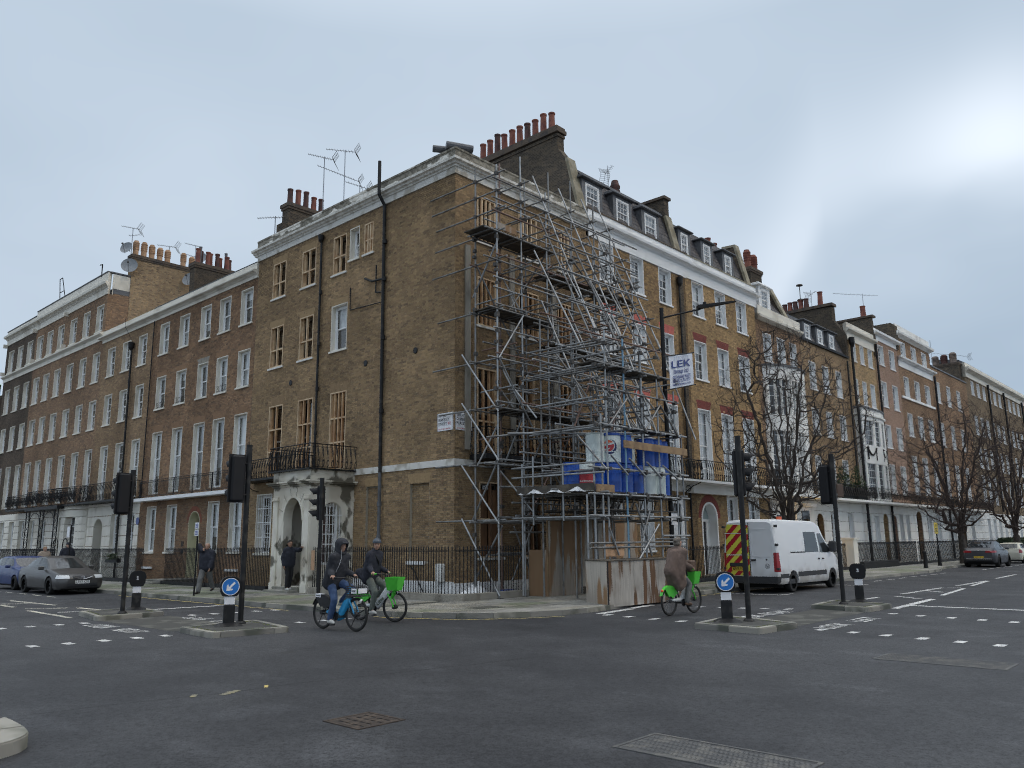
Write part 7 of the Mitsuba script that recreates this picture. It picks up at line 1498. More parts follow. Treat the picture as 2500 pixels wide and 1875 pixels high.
def wheel(t, M, x, y, R, w, side, spokes=7, style='alloy'):
    k = uniq(t+'__wheel'); W = M@mat4(np.array([[1, 0, 0], [0, 0, -side], [0, side, 0]])@np.eye(3), (x, y, R)); a = w/2
    MB().lathe([(R*.66, -a), (R*.9, -a), (R*.985, -a*.72), (R, -a*.3), (R, a*.3), (R*.985, a*.72), (R*.9, a), (R*.66, a), (R*.64, a*.7)], (0, 0, 0), 30).put(k, 'm_tyre', W, raw=True, smooth=40) if True else 0
    m = MB(); m.lathe([(R*.66, a*.95), (R*.62, a*.9), (R*.60, a*.4), (R*.2, a*.35), (0, a*.35)], (0, 0, 0), 24); m.lathe([(0, a*.92), (R*.16, a*.9), (R*.18, a*.6), (R*.18, a*.3)], (0, 0, 0), 14)
    for i in range(spokes):
        q = i*2*math.pi/spokes; c, s = math.cos(q), math.sin(q); n = np.array([-s, c, 0]); d = np.array([c, s, 0]); h = R*(.055 if style == 'alloy' else .09)
        m.hexa(np.array([d*R*.14-n*h, d*R*.63-n*h*.8, d*R*.63+n*h*.8, d*R*.14+n*h, *[v+np.array([0, 0, a*z_]) for v, z_ in ((d*R*.14-n*h, .85), (d*R*.63-n*h*.8, .92), (d*R*.63+n*h*.8, .92), (d*R*.14+n*h, .85))]])+np.array([0, 0, a*.0]))
    m.put(k+'__rim', 'm_rim' if style == 'alloy' else 'm_plastic', W, smooth=30)
def vehicle(name, label, cat, M, mat, lower, upper, wheels, side_windows, screens, patches, doors=(), lowfn=low, uppfn=upp, group=None, style='alloy', spokes=7, extra_cut=()):
    t = thing(name, label, cat, group); R, xs, tr, ww = wheels
    Lr, Ur = interp_rows(lower, lowfn), interp_rows(upper, uppfn, 22) if upper else None
    body = secs(Lr); cuts = [cyl((x, s*(tr+.02), R), R*1.16, .52) for x in xs for s in (-1, 1)]+list(extra_cut)
    cab = secs(Ur) if Ur else None; cab2 = secs(Ur, .005) if Ur else None
    for x0, x1, z0, z1 in doors:       # shut lines as real grooves
        w = .006
        for q in ((x0-w, x0+w, z0, z1), (x1-w, x1+w, z0, z1)): cuts.append(mbox((q[0], .4, q[2]), (q[1], 2, q[3]))-mbox((q[0]-1, .4, 0), (q[1]+1, max(r[1][2][0] for r in Lr)-.012, 4))); cuts.append(mbox((q[0], -2, q[2]), (q[1], -.4, q[3]))-mbox((q[0]-1, -(max(r[1][2][0] for r in Lr)-.012), 0), (q[1]+1, -.4, 4)))
    b = body-Mf.batch_boolean(cuts, m3.OpType.Add); MB().man(b).put(t+'__body', mat, M, smooth=32)
    big = secs(Lr, .006)
    if cab is not None:
        MB().man(cab).put(t+'__roof', mat, M, smooth=32)
        for P in side_windows: MB().man(cab2^prism(P, -2, 2)).put(t+'__window', 'm_carglass', M, smooth=25)
        for P, w in screens: MB().man(cab2^prism(P, -w, w)).put(t+'__windscreen', 'm_carglass', M, smooth=25)
    for part, m_, a, c in patches:
        q = big^(mbox(np.array(a), np.array(c)) if not isinstance(a, list) else prism(a, *c)); q = q-Mf.batch_boolean(cuts[:len(xs)*2], m3.OpType.Add)
        if q.num_tri() > 0: MB().man(q).put(t+'__'+part, m_, M, smooth=32)
    for x in xs:
        for s in (-1, 1): wheel(t, M, x, s*(tr-.0), R, ww, s, spokes, style)
    MB().box((min(xs)-.45, -tr+.12, .16), (max(xs)+.45, tr-.12, .45)).put(t+'__underbody', 'm_tyre', M)
    return t
def regplate(t, M, s, x, z, front=True, mat='m_platewhite', w=.52, h=.11):
    W = M@mat4(np.array([[0, 0, 1 if front else -1], [1 if front else -1, 0, 0], [0, 1, 0.]]), (x, 0, z)); k = MB().ext(sbox(-w/2, -h/2, w/2, h/2).buffer(.004), 0, .006).put(t+'__number_plate', mat, W)
    text(k+'__lettering', s, h*.68, 'm_signblack', W@mat4(np.eye(3), (0, -h*.34, .006)), .002, True, w*.88, True)
def mirrors(t, M, x, z, y, mat, s=1.):
    for q in (-1, 1): MB().cham((x-.06*s, q*y, z-.06*s), (x+.08*s, q*(y+.2*s), z+.08*s), .03).put(t+'__mirror', mat, M)
# grey saloon, nose towards the camera
MZ = rotz(-math.pi/2+.02, (-6.32, 16.45, 0))
t = vehicle('parked_car', 'dark grey saloon car parked at the left, nose towards the junction', 'car', MZ, 'm_cargrey',
    [(2.34, .34, .58, .58), (2.28, .24, .66, .74), (2.05, .19, .76, .85), (1.5, .18, .87, .885), (.95, .18, .955, .89), (0, .18, .97, .89), (-1.4, .18, .99, .89), (-1.9, .2, 1.0, .865), (-2.2, .26, .97, .80), (-2.34, .36, .86, .68)],
    [(1.12, .9, .93, .80, .70), (.22, .9, 1.36, .82, .60), (-.2, .9, 1.43, .82, .595), (-.85, .9, 1.40, .82, .585), (-1.35, .92, 1.27, .81, .57), (-2.0, .92, 1.0, .76, .60)], (.325, (1.36, -1.315), .77, .21),
    [[(.80, 1.0), (.16, 1.33), (-.15, 1.365), (-.2, 1.0)], [(-.27, 1.0), (-.22, 1.365), (-.8, 1.34), (-1.25, 1.19), (-1.42, 1.03)]], [([(1.06, .96), (.27, 1.345), (.22, 1.5), (1.2, 1.1)], .59), ([(-1.3, 1.33), (-1.25, 1.2), (-1.9, 1.0), (-2.1, 1.1)], .54)],
    [('headlight', 'm_lamp', (1.95, .46, .60), (2.6, .95, .73)), ('headlight', 'm_lamp', (1.95, -.95, .60), (2.6, -.46, .73)), ('grille', 'm_plastic', (2.1, -.34, .56), (2.6, .34, .70)), ('lower_grille', 'm_plastic', (2.1, -.55, .28), (2.6, .55, .42)), ('sill', 'm_plastic', (-1, .6, .1), (1, 1, .23))], doors=[(.78, -.24, .3, .93), (-.24, -1.2, .3, .93)], group='parked cars')
regplate(t, MZ, 'LT07 XZB', 2.345, .47); mirrors(t, MZ, .66, .98, .84, 'm_cargrey')
MB().path([(2.36, .34*math.sin(a), .63-.06*math.cos(a)**2+.04*abs(math.sin(a))) for a in np.linspace(-1.57, 1.57, 9)], .012, 5).put(t+'__grille_trim', 'm_chrome', MZ); em = MB(); em.path([(2.375, .065*math.cos(a), .64+.05*math.sin(a)) for a in np.linspace(0, 6.28, 16)], .008, 5); em.path([(2.375, -.05, .66), (2.375, -.02, .635), (2.375, 0, .655), (2.375, .02, .635), (2.375, .05, .66)], .008, 5); em.put(t+'__badge', 'm_chrome', MZ)
for s in (-1, 1): MB().lathe([(0, 0), (.045, 0), (.05, -.02)], (0, 0, 0), 12, mat4([[0, 0, 1], [1, 0, 0], [0, 1, 0]], (2.24, s*.62, .36))).put(t+'__fog_lamp', 'm_lamp', MZ)
# small blue hatchback behind it
def mini(label, M, mat, roofmat=None):
    t = vehicle('parked_car', label, 'car', M, mat, [(1.80, .32, .62, .58), (1.74, .24, .76, .70), (1.5, .2, .88, .80), (1.0, .18, .95, .835), (.6, .18, .98, .84), (-.9, .18, 1.0, .84), (-1.5, .2, 1.0, .82), (-1.74, .26, .95, .76), (-1.81, .36, .75, .66)],
        [(.92, .93, .96, .76, .66), (.45, .93, 1.33, .79, .60), (.15, .93, 1.40, .79, .61), (-1.0, .93, 1.40, .79, .60), (-1.5, .93, 1.33, .77, .57), (-1.72, .94, 1.0, .74, .60)], (.30, (1.22, -1.245), .74, .19),
        [[(.72, 1.0), (.38, 1.30), (-.3, 1.33), (-.3, 1.0)], [(-.36, 1.0), (-.36, 1.33), (-1.3, 1.31), (-1.5, 1.03)]], [([(.92, .96), (.47, 1.29), (.5, 1.6), (1.2, 1.1)], .60), ([(-1.48, 1.33), (-1.62, 1.05), (-1.9, 1.0), (-1.7, 1.4)], .52)],
        [('grille', 'm_plastic', (1.5, -.38, .50), (2, .38, .62)), ('lower_grille', 'm_plastic', (1.5, -.45, .27), (2, .45, .38)), ('taillight', 'm_taillamp', (-2, .60, .72), (-1.6, .9, .95)), ('taillight', 'm_taillamp', (-2, -.9, .72), (-1.6, -.60, .95)), ('sill', 'm_plastic', (-1.7, .62, .1), (1.7, 1, .24)), ('sill', 'm_plastic', (-1.7, -1, .1), (1.7, -.62, .24))], doors=[(.72, -.34, .28, .94)], group='parked cars', spokes=9)
    for s in (-1, 1):
        MB().lathe([(0, .05), (.08, .045), (.105, .02), (.12, .0), (.12, -.05)], (0, 0, 0), 18, mat4([[0, 0, 1], [1, 0, 0], [0, 1, 0]], (1.60, s*.56, .80))).put(t+'__headlight', 'm_lamp', M, smooth=40); MB().path([(1.63, s*.56+.118*math.cos(a), .80+.118*math.sin(a)) for a in np.linspace(0, 6.28, 18)], .012, 5).put(t+'__headlight_ring', 'm_chrome', M)
    mirrors(t, M, .62, .98, .82, mat); return t
mini('small dark blue hatchback parked behind the grey saloon at the left edge', rotz(-math.pi/2+.02, (-6.1, 21.35, 0)), 'm_carblue')
mini('small cream hatchback parked beyond the dark coupe at the right edge', rotz(.06, (48.8, -5.95, 0)), 'm_carcream')
# dark coupe seen from behind
MC = rotz(.03, (40.0, -6.3, 0))
t = vehicle('parked_car', 'dark grey high coupe parked at the right, seen from behind', 'car', MC, 'm_cardark',
    [(2.36, .36, .7, .6), (2.2, .26, .9, .80), (1.6, .22, 1.0, .92), (.9, .22, 1.07, .945), (-1.2, .22, 1.12, .945), (-1.9, .25, 1.16, .92), (-2.2, .3, 1.14, .86), (-2.36, .42, .98, .74)],
    [(1.2, 1.0, 1.04, .84, .74), (.3, 1.0, 1.50, .88, .64), (-.3, 1.0, 1.60, .88, .64), (-.9, 1.0, 1.58, .87, .62), (-1.6, 1.05, 1.38, .84, .60), (-2.2, 1.08, 1.16, .78, .62)], (.37, (1.42, -1.45), .83, .25),
    [[(.9, 1.1), (.25, 1.46), (-.2, 1.53), (-.2, 1.1)], [(-.27, 1.1), (-.27, 1.53), (-.9, 1.5), (-1.55, 1.28), (-1.5, 1.12)]], [([(1.15, 1.02), (.35, 1.47), (.3, 1.8), (1.4, 1.3)], .62), ([(-1.15, 1.52), (-1.2, 1.4), (-2.05, 1.14), (-2.2, 1.3)], .56)],
    [('taillight', 'm_taillamp', (-2.5, .38, .88), (-1.95, 1, 1.0)), ('taillight', 'm_taillamp', (-2.5, -1, .88), (-1.95, -.38, 1.0)), ('lower_bumper', 'm_plastic', (-2.5, -1, .2), (-2.0, 1, .5))], doors=[(.85, -.24, .4, 1.04), (-.24, -1.3, .4, 1.04)], group='parked cars', spokes=10)
regplate(t, MC, 'LB67 XRT', -2.37, .62, False, 'm_plateyellow'); MB().box((-2.40, -.7, .50), (-2.36, .7, .54)).put(t+'__bumper_trim', 'm_chrome', MC); mirrors(t, MC, .72, 1.1, .9, 'm_cardark'); MB().path([(-2.33, .06*math.cos(a), .97+.06*math.sin(a)) for a in np.linspace(0, 6.28, 16)], .01, 5).path([(-2.34, 0, .97), (-2.34, 0, 1.03)], .008, 4).path([(-2.34, 0, .97), (-2.34, .05, .94)], .008, 4).path([(-2.34, 0, .97), (-2.34, -.05, .94)], .008, 4).put(t+'__badge', 'm_chrome', MC)
# white crew van, tail towards the camera
MV = rotz(.0, (10.95, -6.27, 0))
vlow = lambda zb, zt, w, wt: [(w*.94, zb), (w*.99, zb+.1), (w, zb+.55), (w*.985, min(zt-.06, 1.5)), (wt+.03, zt-.16), (wt, zt-.06), (wt*.86, zt-.01), (0, zt+.01)]
t = vehicle('white_van', 'white crew van with red and yellow chevrons on its back door', 'van', MV, 'm_vanwhite',
    [(2.78, .42, .88, .72, .62), (2.66, .3, 1.08, .90, .76), (2.3, .28, 1.24, .98, .82), (1.95, .28, 1.40, 1.0, .84), (1.55, .28, 1.98, 1.0, .82), (1.25, .28, 2.32, 1.01, .83), (.8, .28, 2.47, 1.015, .85), (-2.4, .30, 2.50, 1.015, .86), (-2.72, .32, 2.47, 1.0, .85), (-2.79, .34, 2.40, .97, .81)],
    None, (.345, (1.86, -1.62), .87, .22), [], [],
    [('bumper', 'm_plastic', (-3, -1.2, .33), (-2.62, 1.2, .56)), ('side_moulding', 'm_plastic', (-1.25, -1.2, .52), (1.25, -.9, .68)), ('side_moulding', 'm_plastic', (-2.62, -1.2, .50), (-1.98, -.9, .64)), ('side_moulding', 'm_plastic', (-1.25, .9, .52), (1.25, 1.2, .68)),
     ('side_window', 'm_carglass', [(-.55, 1.34), (-.42, 2.06), (.62, 2.06), (.62, 1.34)], (-1.3, -.6)), ('side_window', 'm_carglass', [(-.55, 1.34), (-.42, 2.06), (.62, 2.06), (.62, 1.34)], (.6, 1.3)), ('cab_window', 'm_carglass', [(.76, 1.32), (.76, 2.0), (1.12, 2.02), (1.68, 1.42), (1.6, 1.3)], (-1.3, -.55)), ('cab_window', 'm_carglass', [(.76, 1.32), (.76, 2.0), (1.12, 2.02), (1.68, 1.42), (1.6, 1.3)], (.55, 1.3)),
     ('windscreen', 'm_carglass', [(1.3, 2.25), (1.4, 2.4), (2.1, 1.5), (1.92, 1.42)], (-.74, .74)), ('taillight', 'm_taillamp', [(-3, .72), (-3, 1.36), (-2.66, 1.36), (-2.60, .72)], (-1.2, -.86)), ('taillight', 'm_taillamp', [(-3, .72), (-3, 1.36), (-2.66, 1.36), (-2.60, .72)], (.86, 1.2)), ('slide_rail', 'm_plastic', (-1.75, -1.2, 1.33), (-.5, -.9, 1.37)), ('headlight', 'm_lamp', (2.3, -1, .85), (3, -.6, 1.1)), ('headlight', 'm_lamp', (2.3, .6, .85), (3, 1, 1.1))],
    doors=[(-.62, .70, .4, 2.15), (.70, 1.72, .4, 1.6), (-2.6, -1.98, .5, 2.2)], lowfn=vlow, style='steel', spokes=6)
RB = mat4(np.array([[0, 0, -1], [-1, 0, 0], [0, 1, 0.]]), (-2.792, 0, 0))     # on the tail: u to the right seen from behind, v up, h outward
rear = MV@RB
door = Polygon([(-.93, .58), (-.02, .58), (-.02, 2.30), (-.80, 2.34), (-.86, 2.2)])
MB().ext(door, .0, .004).put(t+'__chevron_panel', 'm_chevyellow', rear)
for k in range(-3, 7):
    s = Polygon([(-1.2, -.20+k*.42), (.2, 1.2+k*.42), (.2, 1.41+k*.42), (-1.2, .01+k*.42)]).intersection(door.buffer(-.004))
    if s.area > .004: MB().ext(s, .004, .007).put(t+'__chevron_stripe', 'm_chevred', rear)
MB().ext(sbox(-.012, .56, .012, 2.38), -.001, .008).put(t+'__door_gap', 'm_plastic', rear)
for z in (1.28, 2.02): MB().ext(sbox(-.9, z-.012, -.03, z+.012), .007, .012).put(t+'__door_pressing', 'm_vanwhite', rear)
P = sbox(.08, 1.22, .84, 2.16).buffer(-.09).buffer(.09); MB().ext(P.difference(P.buffer(-.016)), .0, .012).put(t+'__door_pressing', 'm_vanwhite', rear)
MB().ext(sbox(-.74, .90, -.12, 1.0).buffer(.01), .005, .05).put(t+'__plate_lamp_bar', 'm_plastic', rear); MB().ext(sbox(.05, 1.08, .22, 1.14), .0, .05).put(t+'__door_handle', 'm_plastic', rear)
k = MB().ext(sbox(-.70, .74, -.16, .87), .006, .014).put(t+'__number_plate', 'm_plateyellow', rear); text(k+'__lettering', 'NF65 XUJ', .085, 'm_signblack', rear@mat4(np.eye(3), (-.43, .765, .0145)), .002, True, .46, True)
MB().ext(Point(.62, .90).buffer(.085, 20).difference(Point(.62, .90).buffer(.074, 20)), .0, .004).put(t+'__speed_sticker', 'm_signblack', rear); text(t+'__speed_sticker_number', '56', .075, 'm_signblack', rear@mat4(np.eye(3), (.62, .865, .001)), .003, True, .09, True); MB().lathe([(0, .004), (.025, .004), (.03, 0)], (.60, 1.12, 0), 10).put(t+'__lock', 'm_plastic', rear)
for s in (-1, 1):
    for z in (.82, 1.62, 2.25): MB().cham((-2.80, s*.93, z-.04), (-2.70, s*1.03, z+.04), .012).put(t+'__hinge', 'm_plastic', MV)
    MB().cham((1.60, s*1.0, 1.32), (1.78, s*1.26, 1.72), .04).put(t+'__mirror', 'm_plastic', MV)
for x in (.52, .9): MB().cham((x, -1.04, 1.07), (x+.16, -1.0, 1.12), .012).put(t+'__door_handle', 'm_plastic', MV)
MB().ext(Point(0, 0).buffer(.10, 16), 0, .13, mat4(np.eye(3), (-.3, 0, 2.5))).put(t+'__beacon', 'm_orange', MV); MB().ext(sbox(-2.0, -1.0, -1.5, -.2), .3, .45).put(t+'__exhaust', 'm_plastic', MV)
# ---------------------------------------------------------------- people: one continuous body each, clothes as children
BS('m_skin', (.42, .25, .18), .55); BS('m_skin2', (.30, .165, .11), .55); BS('m_navy', worn((.016, .018, .028), (.026, .029, .042), 14), .85); BS('m_charcoal', worn((.024, .026, .032), (.04, .042, .05), 16), .85); BS('m_jeans', worn((.035, .065, .14), (.055, .095, .19), 12), .85)
BS('m_sage', worn((.105, .12, .105), (.14, .155, .135), 10), .85); BS('m_browncoat', worn((.115, .082, .068), (.15, .108, .09), 9), .95); BS('m_greytrouser', worn((.12, .12, .118), (.16, .16, .155), 10), .85); BS('m_blacktrouser', (.014, .014, .016), .85)
BS('m_hairdark', (.018, .013, .010), .7); BS('m_hairgrey', worn((.10, .085, .07), (.17, .15, .13), 30), .7); BS('m_shoewhite', (.5, .49, .46), .6); BS('m_shoedark', (.025, .02, .018), .5); BS('m_shoebrown', (.10, .06, .04), .6); BS('m_eye', (.015, .012, .012), .2); BS('m_lip', (.30, .12, .10), .5)
BS('m_helmet', mikit.proc(lambda p, n, uv: mx((.05, .062, .08), (.26, .31, .37), sm(.06, .0, dr.abs(dr.sin(p.z*95.)-.9)))), .4); BS('m_glove', (.045, .04, .038), .8); BS('m_beige', worn((.36, .29, .23), (.27, .21, .17), 9), .9); BS('m_scarf', (.32, .20, .12), .9); BS('m_cable', (.7, .7, .7), .5); BS('m_shirt', (.5, .49, .45), .8)
def sph(p, r, n=12): return Mf.sphere(float(r), n).translate([float(v) for v in p])
def bone(p, q, r0, r1=None, n=12): return Mf.batch_hull([sph(p, r0, n), sph(q, r1 if r1 is not None else r0, n)])
def hullp(*a): return Mf.batch_hull([sph(p, r, 10) for p, r in a])
def fuse(bs, step=.03, it=8):
    m = Mf.batch_boolean(bs, m3.OpType.Add).refine_to_length(step).to_mesh(); t_ = trimesh.Trimesh(m.vert_properties[:, :3], m.tri_verts, process=False); t_.merge_vertices()
    trimesh.smoothing.filter_taubin(t_, .5, -.52, it); return MB().add(t_.vertices, t_.faces)
V = lambda *a: np.array(a, float)
def unit(v): return v/np.linalg.norm(v)
def frame(f, up=(0, 0, 1)):
    f = unit(np.array(f, float)); l = unit(np.cross(up, f)); return np.stack([f, l, np.cross(f, l)], 1)
def hand(wr, d, palm, curl, s=1, r=.0082):
    """palm, four unequal fingers bent at the knuckles and a thumb from the side; d along the hand, palm the way the palm faces, s = which side the thumb is on"""
    d = unit(d); n = unit(palm-d*(palm@d)); w = np.cross(n, d)*s; B = []
    B.append(Mf.batch_hull([sph(wr, .027, 8), sph(wr+d*.085+w*.033, .014, 8), sph(wr+d*.085-w*.033, .013, 8), sph(wr+d*.03+w*.03, .016, 8), sph(wr+d*.03-w*.028, .015, 8)]))
    for k, (o, L_) in enumerate(((.031, .075), (.011, .083), (-.011, .077), (-.031, .060))):
        p = wr+d*.078+w*o; a = 0
        for j, f in enumerate((.45, .32, .23)): a += curl*(1. if j else .8)+.1; q = p+(d*math.cos(a)+n*math.sin(a))*L_*f; B.append(bone(p, q, r, r*.88, 8)); p = q
    p = wr+d*.028+w*.032; q = p+unit(d*.7+w*.7+n*.3)*.042; B += [bone(p, q, .012, .010, 8), bone(q, q+unit(d*.85+w*.15+n*(.3+.5*curl))*.034, .0098, .008, 8)]
    return B
def head_parts(c, R):
    """skull, jaw, nose, brow, ears round the centre c; R columns forward, left, up"""
    L_ = lambda x, y, z: c+R@V(x, y, z); B = [Mf.batch_hull([sph(L_(-.03, 0, .035), .088, 16), sph(L_(.02, 0, .045), .078, 14)]), Mf.batch_hull([sph(L_(.03, 0, .0), .07, 14), sph(L_(.048, 0, -.085), .034, 10), sph(L_(.0, .04, -.05), .035, 10), sph(L_(.0, -.04, -.05), .035, 10)]),
        hullp((L_(.085, 0, .018), .010), (L_(.112, 0, -.022), .012), (L_(.09, .012, -.026), .008), (L_(.09, -.012, -.026), .008)), hullp((L_(.082, .03, .032), .013), (L_(.082, -.03, .032), .013)), hullp((L_(.078, .012, -.058), .012), (L_(.078, -.012, -.058), .012))]
    for s in (-1, 1): B.append(hullp((L_(-.008, s*.080, .018), .016), (L_(-.012, s*.082, -.02), .011)))
    return B, L_
def person(label, M, J, spec, cat='person', group=None):
    """J: joints (pelvis, chest, neck, head centre, shoulders, elbows, wrists, hips, knees, ankles, toes; l and r)"""
    t = thing('person', label, cat, group); R = J['R']; B, L_ = head_parts(J['head'], R); sc = spec.get('bulk', 1.)
    B.append(bone(J['neck'], J['head']-R[:, 2]*.06, .055, .052))
    P, C = J['pelvis'], J['chest']; lat = unit(J['shl']-J['shr'])
    B += [Mf.batch_hull([sph(P+lat*.09, .11), sph(P-lat*.09, .11), sph(C+lat*.09, .11), sph(C-lat*.09, .11)]), Mf.batch_hull([sph(C+lat*.08, .11), sph(C-lat*.08, .11), sph(J['neck'], .06), sph(J['shl']-lat*.03, .06), sph(J['shr']+lat*.03, .06)])]
    for s in 'lr':
        B += [bone(J['sh'+s], J['el'+s], .052, .040), bone(J['el'+s], J['wr'+s], .040, .027), bone(J['hip'+s], J['kn'+s], .082, .056), bone(J['kn'+s], J['an'+s], .054, .036), bone(J['an'+s], J['toe'+s], .036, .026)]
        B += hand(J['wr'+s], J['hd'+s], J['pl'+s], J.get('curl'+s, 1.0), 1 if s == 'r' else -1)
    fuse(B, .022, 5).put(t+'__body', spec['skin'], M, smooth=True)
    for s in (-1, 1): MB().man(sph(L_(.087, s*.031, .016), .0095, 8)).put(t+'__eye', 'm_eye', M, smooth=True)
    MB().man(hullp((L_(.0905, .018, -.058), .0045), (L_(.0905, -.018, -.058), .0045))).put(t+'__mouth', 'm_lip', M, smooth=True)
    k = spec.get('puff', .022); E = []
    hem = J.get('hem', P-V(0, 0, .06)); lo = spec.get('hemw', .13)
    E += [Mf.batch_hull([sph(hem+lat*.10, lo), sph(hem-lat*.10, lo), sph(C+lat*.10, .125+k), sph(C-lat*.10, .125+k)]), Mf.batch_hull([sph(C+lat*.09, .125+k), sph(C-lat*.09, .125+k), sph(J['neck'], .062+k*.6), sph(J['shl']-lat*.02, .066+k), sph(J['shr']+lat*.02, .066+k)])]
    for s in 'lr':
        wr2 = J['el'+s]+(J['wr'+s]-J['el'+s])*.97; E += [bone(J['sh'+s], J['el'+s], .062+k, .050+k), bone(J['el'+s], wr2, .050+k, .036+k*.7)]
        r_ = np.random.default_rng(len(label)+ord(s))
        for f in (.25, .5, .78): q = J['sh'+s]+(J['el'+s]-J['sh'+s])*f; E.append(sph(q+r_.normal(0, .008, 3), .061+k*1.05)); q = J['el'+s]+(wr2-J['el'+s])*f; E.append(sph(q+r_.normal(0, .006, 3), (.049+k)-(.014)*f))
    if spec.get('collar'): E.append(bone(J['neck']-V(0, 0, .02), J['neck']+V(0, 0, .045), .075+k*.5, .07+k*.4))
    for q in spec.get('coat_extra', ()): E.append(q)
    j = fuse(E, .03, 4); v, f = j.arr(); v = v+(meshkit.fbm(v*9.+len(label), 3)-.5)[:, None]*.022*unit(V(1, 1, .2)); MB().add(v, f).put(t+'__'+spec.get('coat_name', 'jacket'), spec['coat'], M, smooth=True)
    Q = [Mf.batch_hull([sph(P+lat*.085, .125), sph(P-lat*.085, .125), sph(J['hipl'], .10), sph(J['hipr'], .10)])]; w = spec.get('leg', .012)
    for s in 'lr': Q += [bone(J['hip'+s], J['kn'+s], .095+w, .066+w), bone(J['kn'+s], J['an'+s]+V(0, 0, .02), .064+w, .046+w*1.3)]
    j = fuse(Q, .03, 4); v, f = j.arr(); v = v+(meshkit.fbm(v*11.+3, 3)-.5)[:, None]*.016*unit(V(1, .6, .1)); MB().add(v, f).put(t+'__trousers', spec['leg_mat'], M, smooth=True)
    for s in 'lr':
        a, b = J['an'+s], J['toe'+s]; d = unit((b-a)*V(1, 1, .2)); heel = a-d*.05-V(0, 0, .045)
        fuse([Mf.batch_hull([sph(heel, .036, 10), sph(a-V(0, 0, .02), .042, 10), sph(b, .034, 10), sph(b-d*.05+V(0, 0, .012), .040, 10)])], .02, 3).put(t+'__shoe', spec['shoe'], M, smooth=True)
    hs = spec.get('head'); c = J['head']
    if hs == 'hair' or hs == 'balding' or hs == 'bun':
        hc = [Mf.batch_hull([sph(L_(-.045, 0, .045), .092, 14), sph(L_(.0, 0, .065), .086, 14)])]
        if hs == 'balding': hc = [Mf.batch_hull([sph(L_(-.055, .02, .0), .078, 12), sph(L_(-.055, -.02, .0), .078, 12)]), Mf.batch_hull([sph(L_(-.01, .058, .02), .034, 10), sph(L_(-.05, .058, -.02), .034, 10)]), Mf.batch_hull([sph(L_(-.01, -.058, .02), .034, 10), sph(L_(-.05, -.058, -.02), .034, 10)])]
        if hs == 'bun': hc.append(sph(L_(-.13, 0, .05), .05, 10)); hc.append(Mf.batch_hull([sph(L_(-.06, .03, -.03), .07, 10), sph(L_(-.06, -.03, -.03), .07, 10)]))
        face = Mf.batch_hull([sph(L_(.10, .0, -.04), .075, 12), sph(L_(.10, 0, .02), .066, 12)]); q = Mf.batch_boolean(hc, m3.OpType.Add)-face
        m_ = fuse([q], .018, 3); v, f = m_.arr(); v = v+(meshkit.fbm(v*40., 2)-.5)[:, None]*.012; MB().add(v, f).put(t+'__hair', spec['hair'], M, smooth=True)
    if hs == 'helmet':
        q = Mf.batch_hull([sph(L_(-.04, 0, .06), .108, 18), sph(L_(.03, 0, .062), .10, 18)]).trim_by_plane((R[:, 2]).tolist(), float(R[:, 2]@L_(0, 0, .048))); MB().man(q).put(t+'__helmet', 'm_helmet', M, smooth=50)
        s_ = MB(); [s_.path([L_(.0, s*.094, .05), L_(.02, s*.078, -.06), L_(.05, s*.02, -.125)], .006, 4) for s in (-1, 1)]; s_.put(t+'__helmet_strap', 'm_black', M); MB().man((Mf.batch_hull([sph(L_(-.035, 0, .03), .092, 12), sph(L_(-.06, 0, -.02), .078, 12)]))-Mf.batch_hull([sph(L_(.10, 0, -.04), .09, 12), sph(L_(.10, 0, .05), .08, 12)])).put(t+'__hair', 'm_hairdark', M, smooth=50)
    if hs == 'hood':
        q = Mf.batch_hull([sph(L_(-.05, 0, .05), .135, 16), sph(L_(.03, 0, .06), .125, 16), sph(L_(-.02, 0, -.10), .12, 14)])-Mf.batch_hull([sph(L_(.12, 0, .0), .092, 14), sph(L_(.16, 0, -.10), .08, 14), sph(L_(.03, 0, .01), .092, 14)])
        m_ = fuse([q], .022, 2); m_.put(t+'__hood', spec['coat'], M, smooth=True); MB().man(Mf.batch_hull([sph(L_(.05, .075, .12), .022), sph(L_(.05, -.075, .12), .022), sph(L_(.15, .05, .085), .018), sph(L_(.15, -.05, .085), .018)])).put(t+'__hood_peak', spec['coat'], M, smooth=50)
    if hs == 'cap': MB().man(Mf.batch_hull([sph(L_(-.03, 0, .07), .10, 14), sph(L_(.02, 0, .07), .092, 14)]).trim_by_plane((R[:, 2]).tolist(), float(R[:, 2]@L_(0, 0, .05)))).man(hullp((L_(.08, .05, .06), .012), (L_(.08, -.05, .06), .012), (L_(.16, .03, .05), .01), (L_(.16, -.03, .05), .01))).put(t+'__cap', spec['hair'], M, smooth=40)
    return t, L_
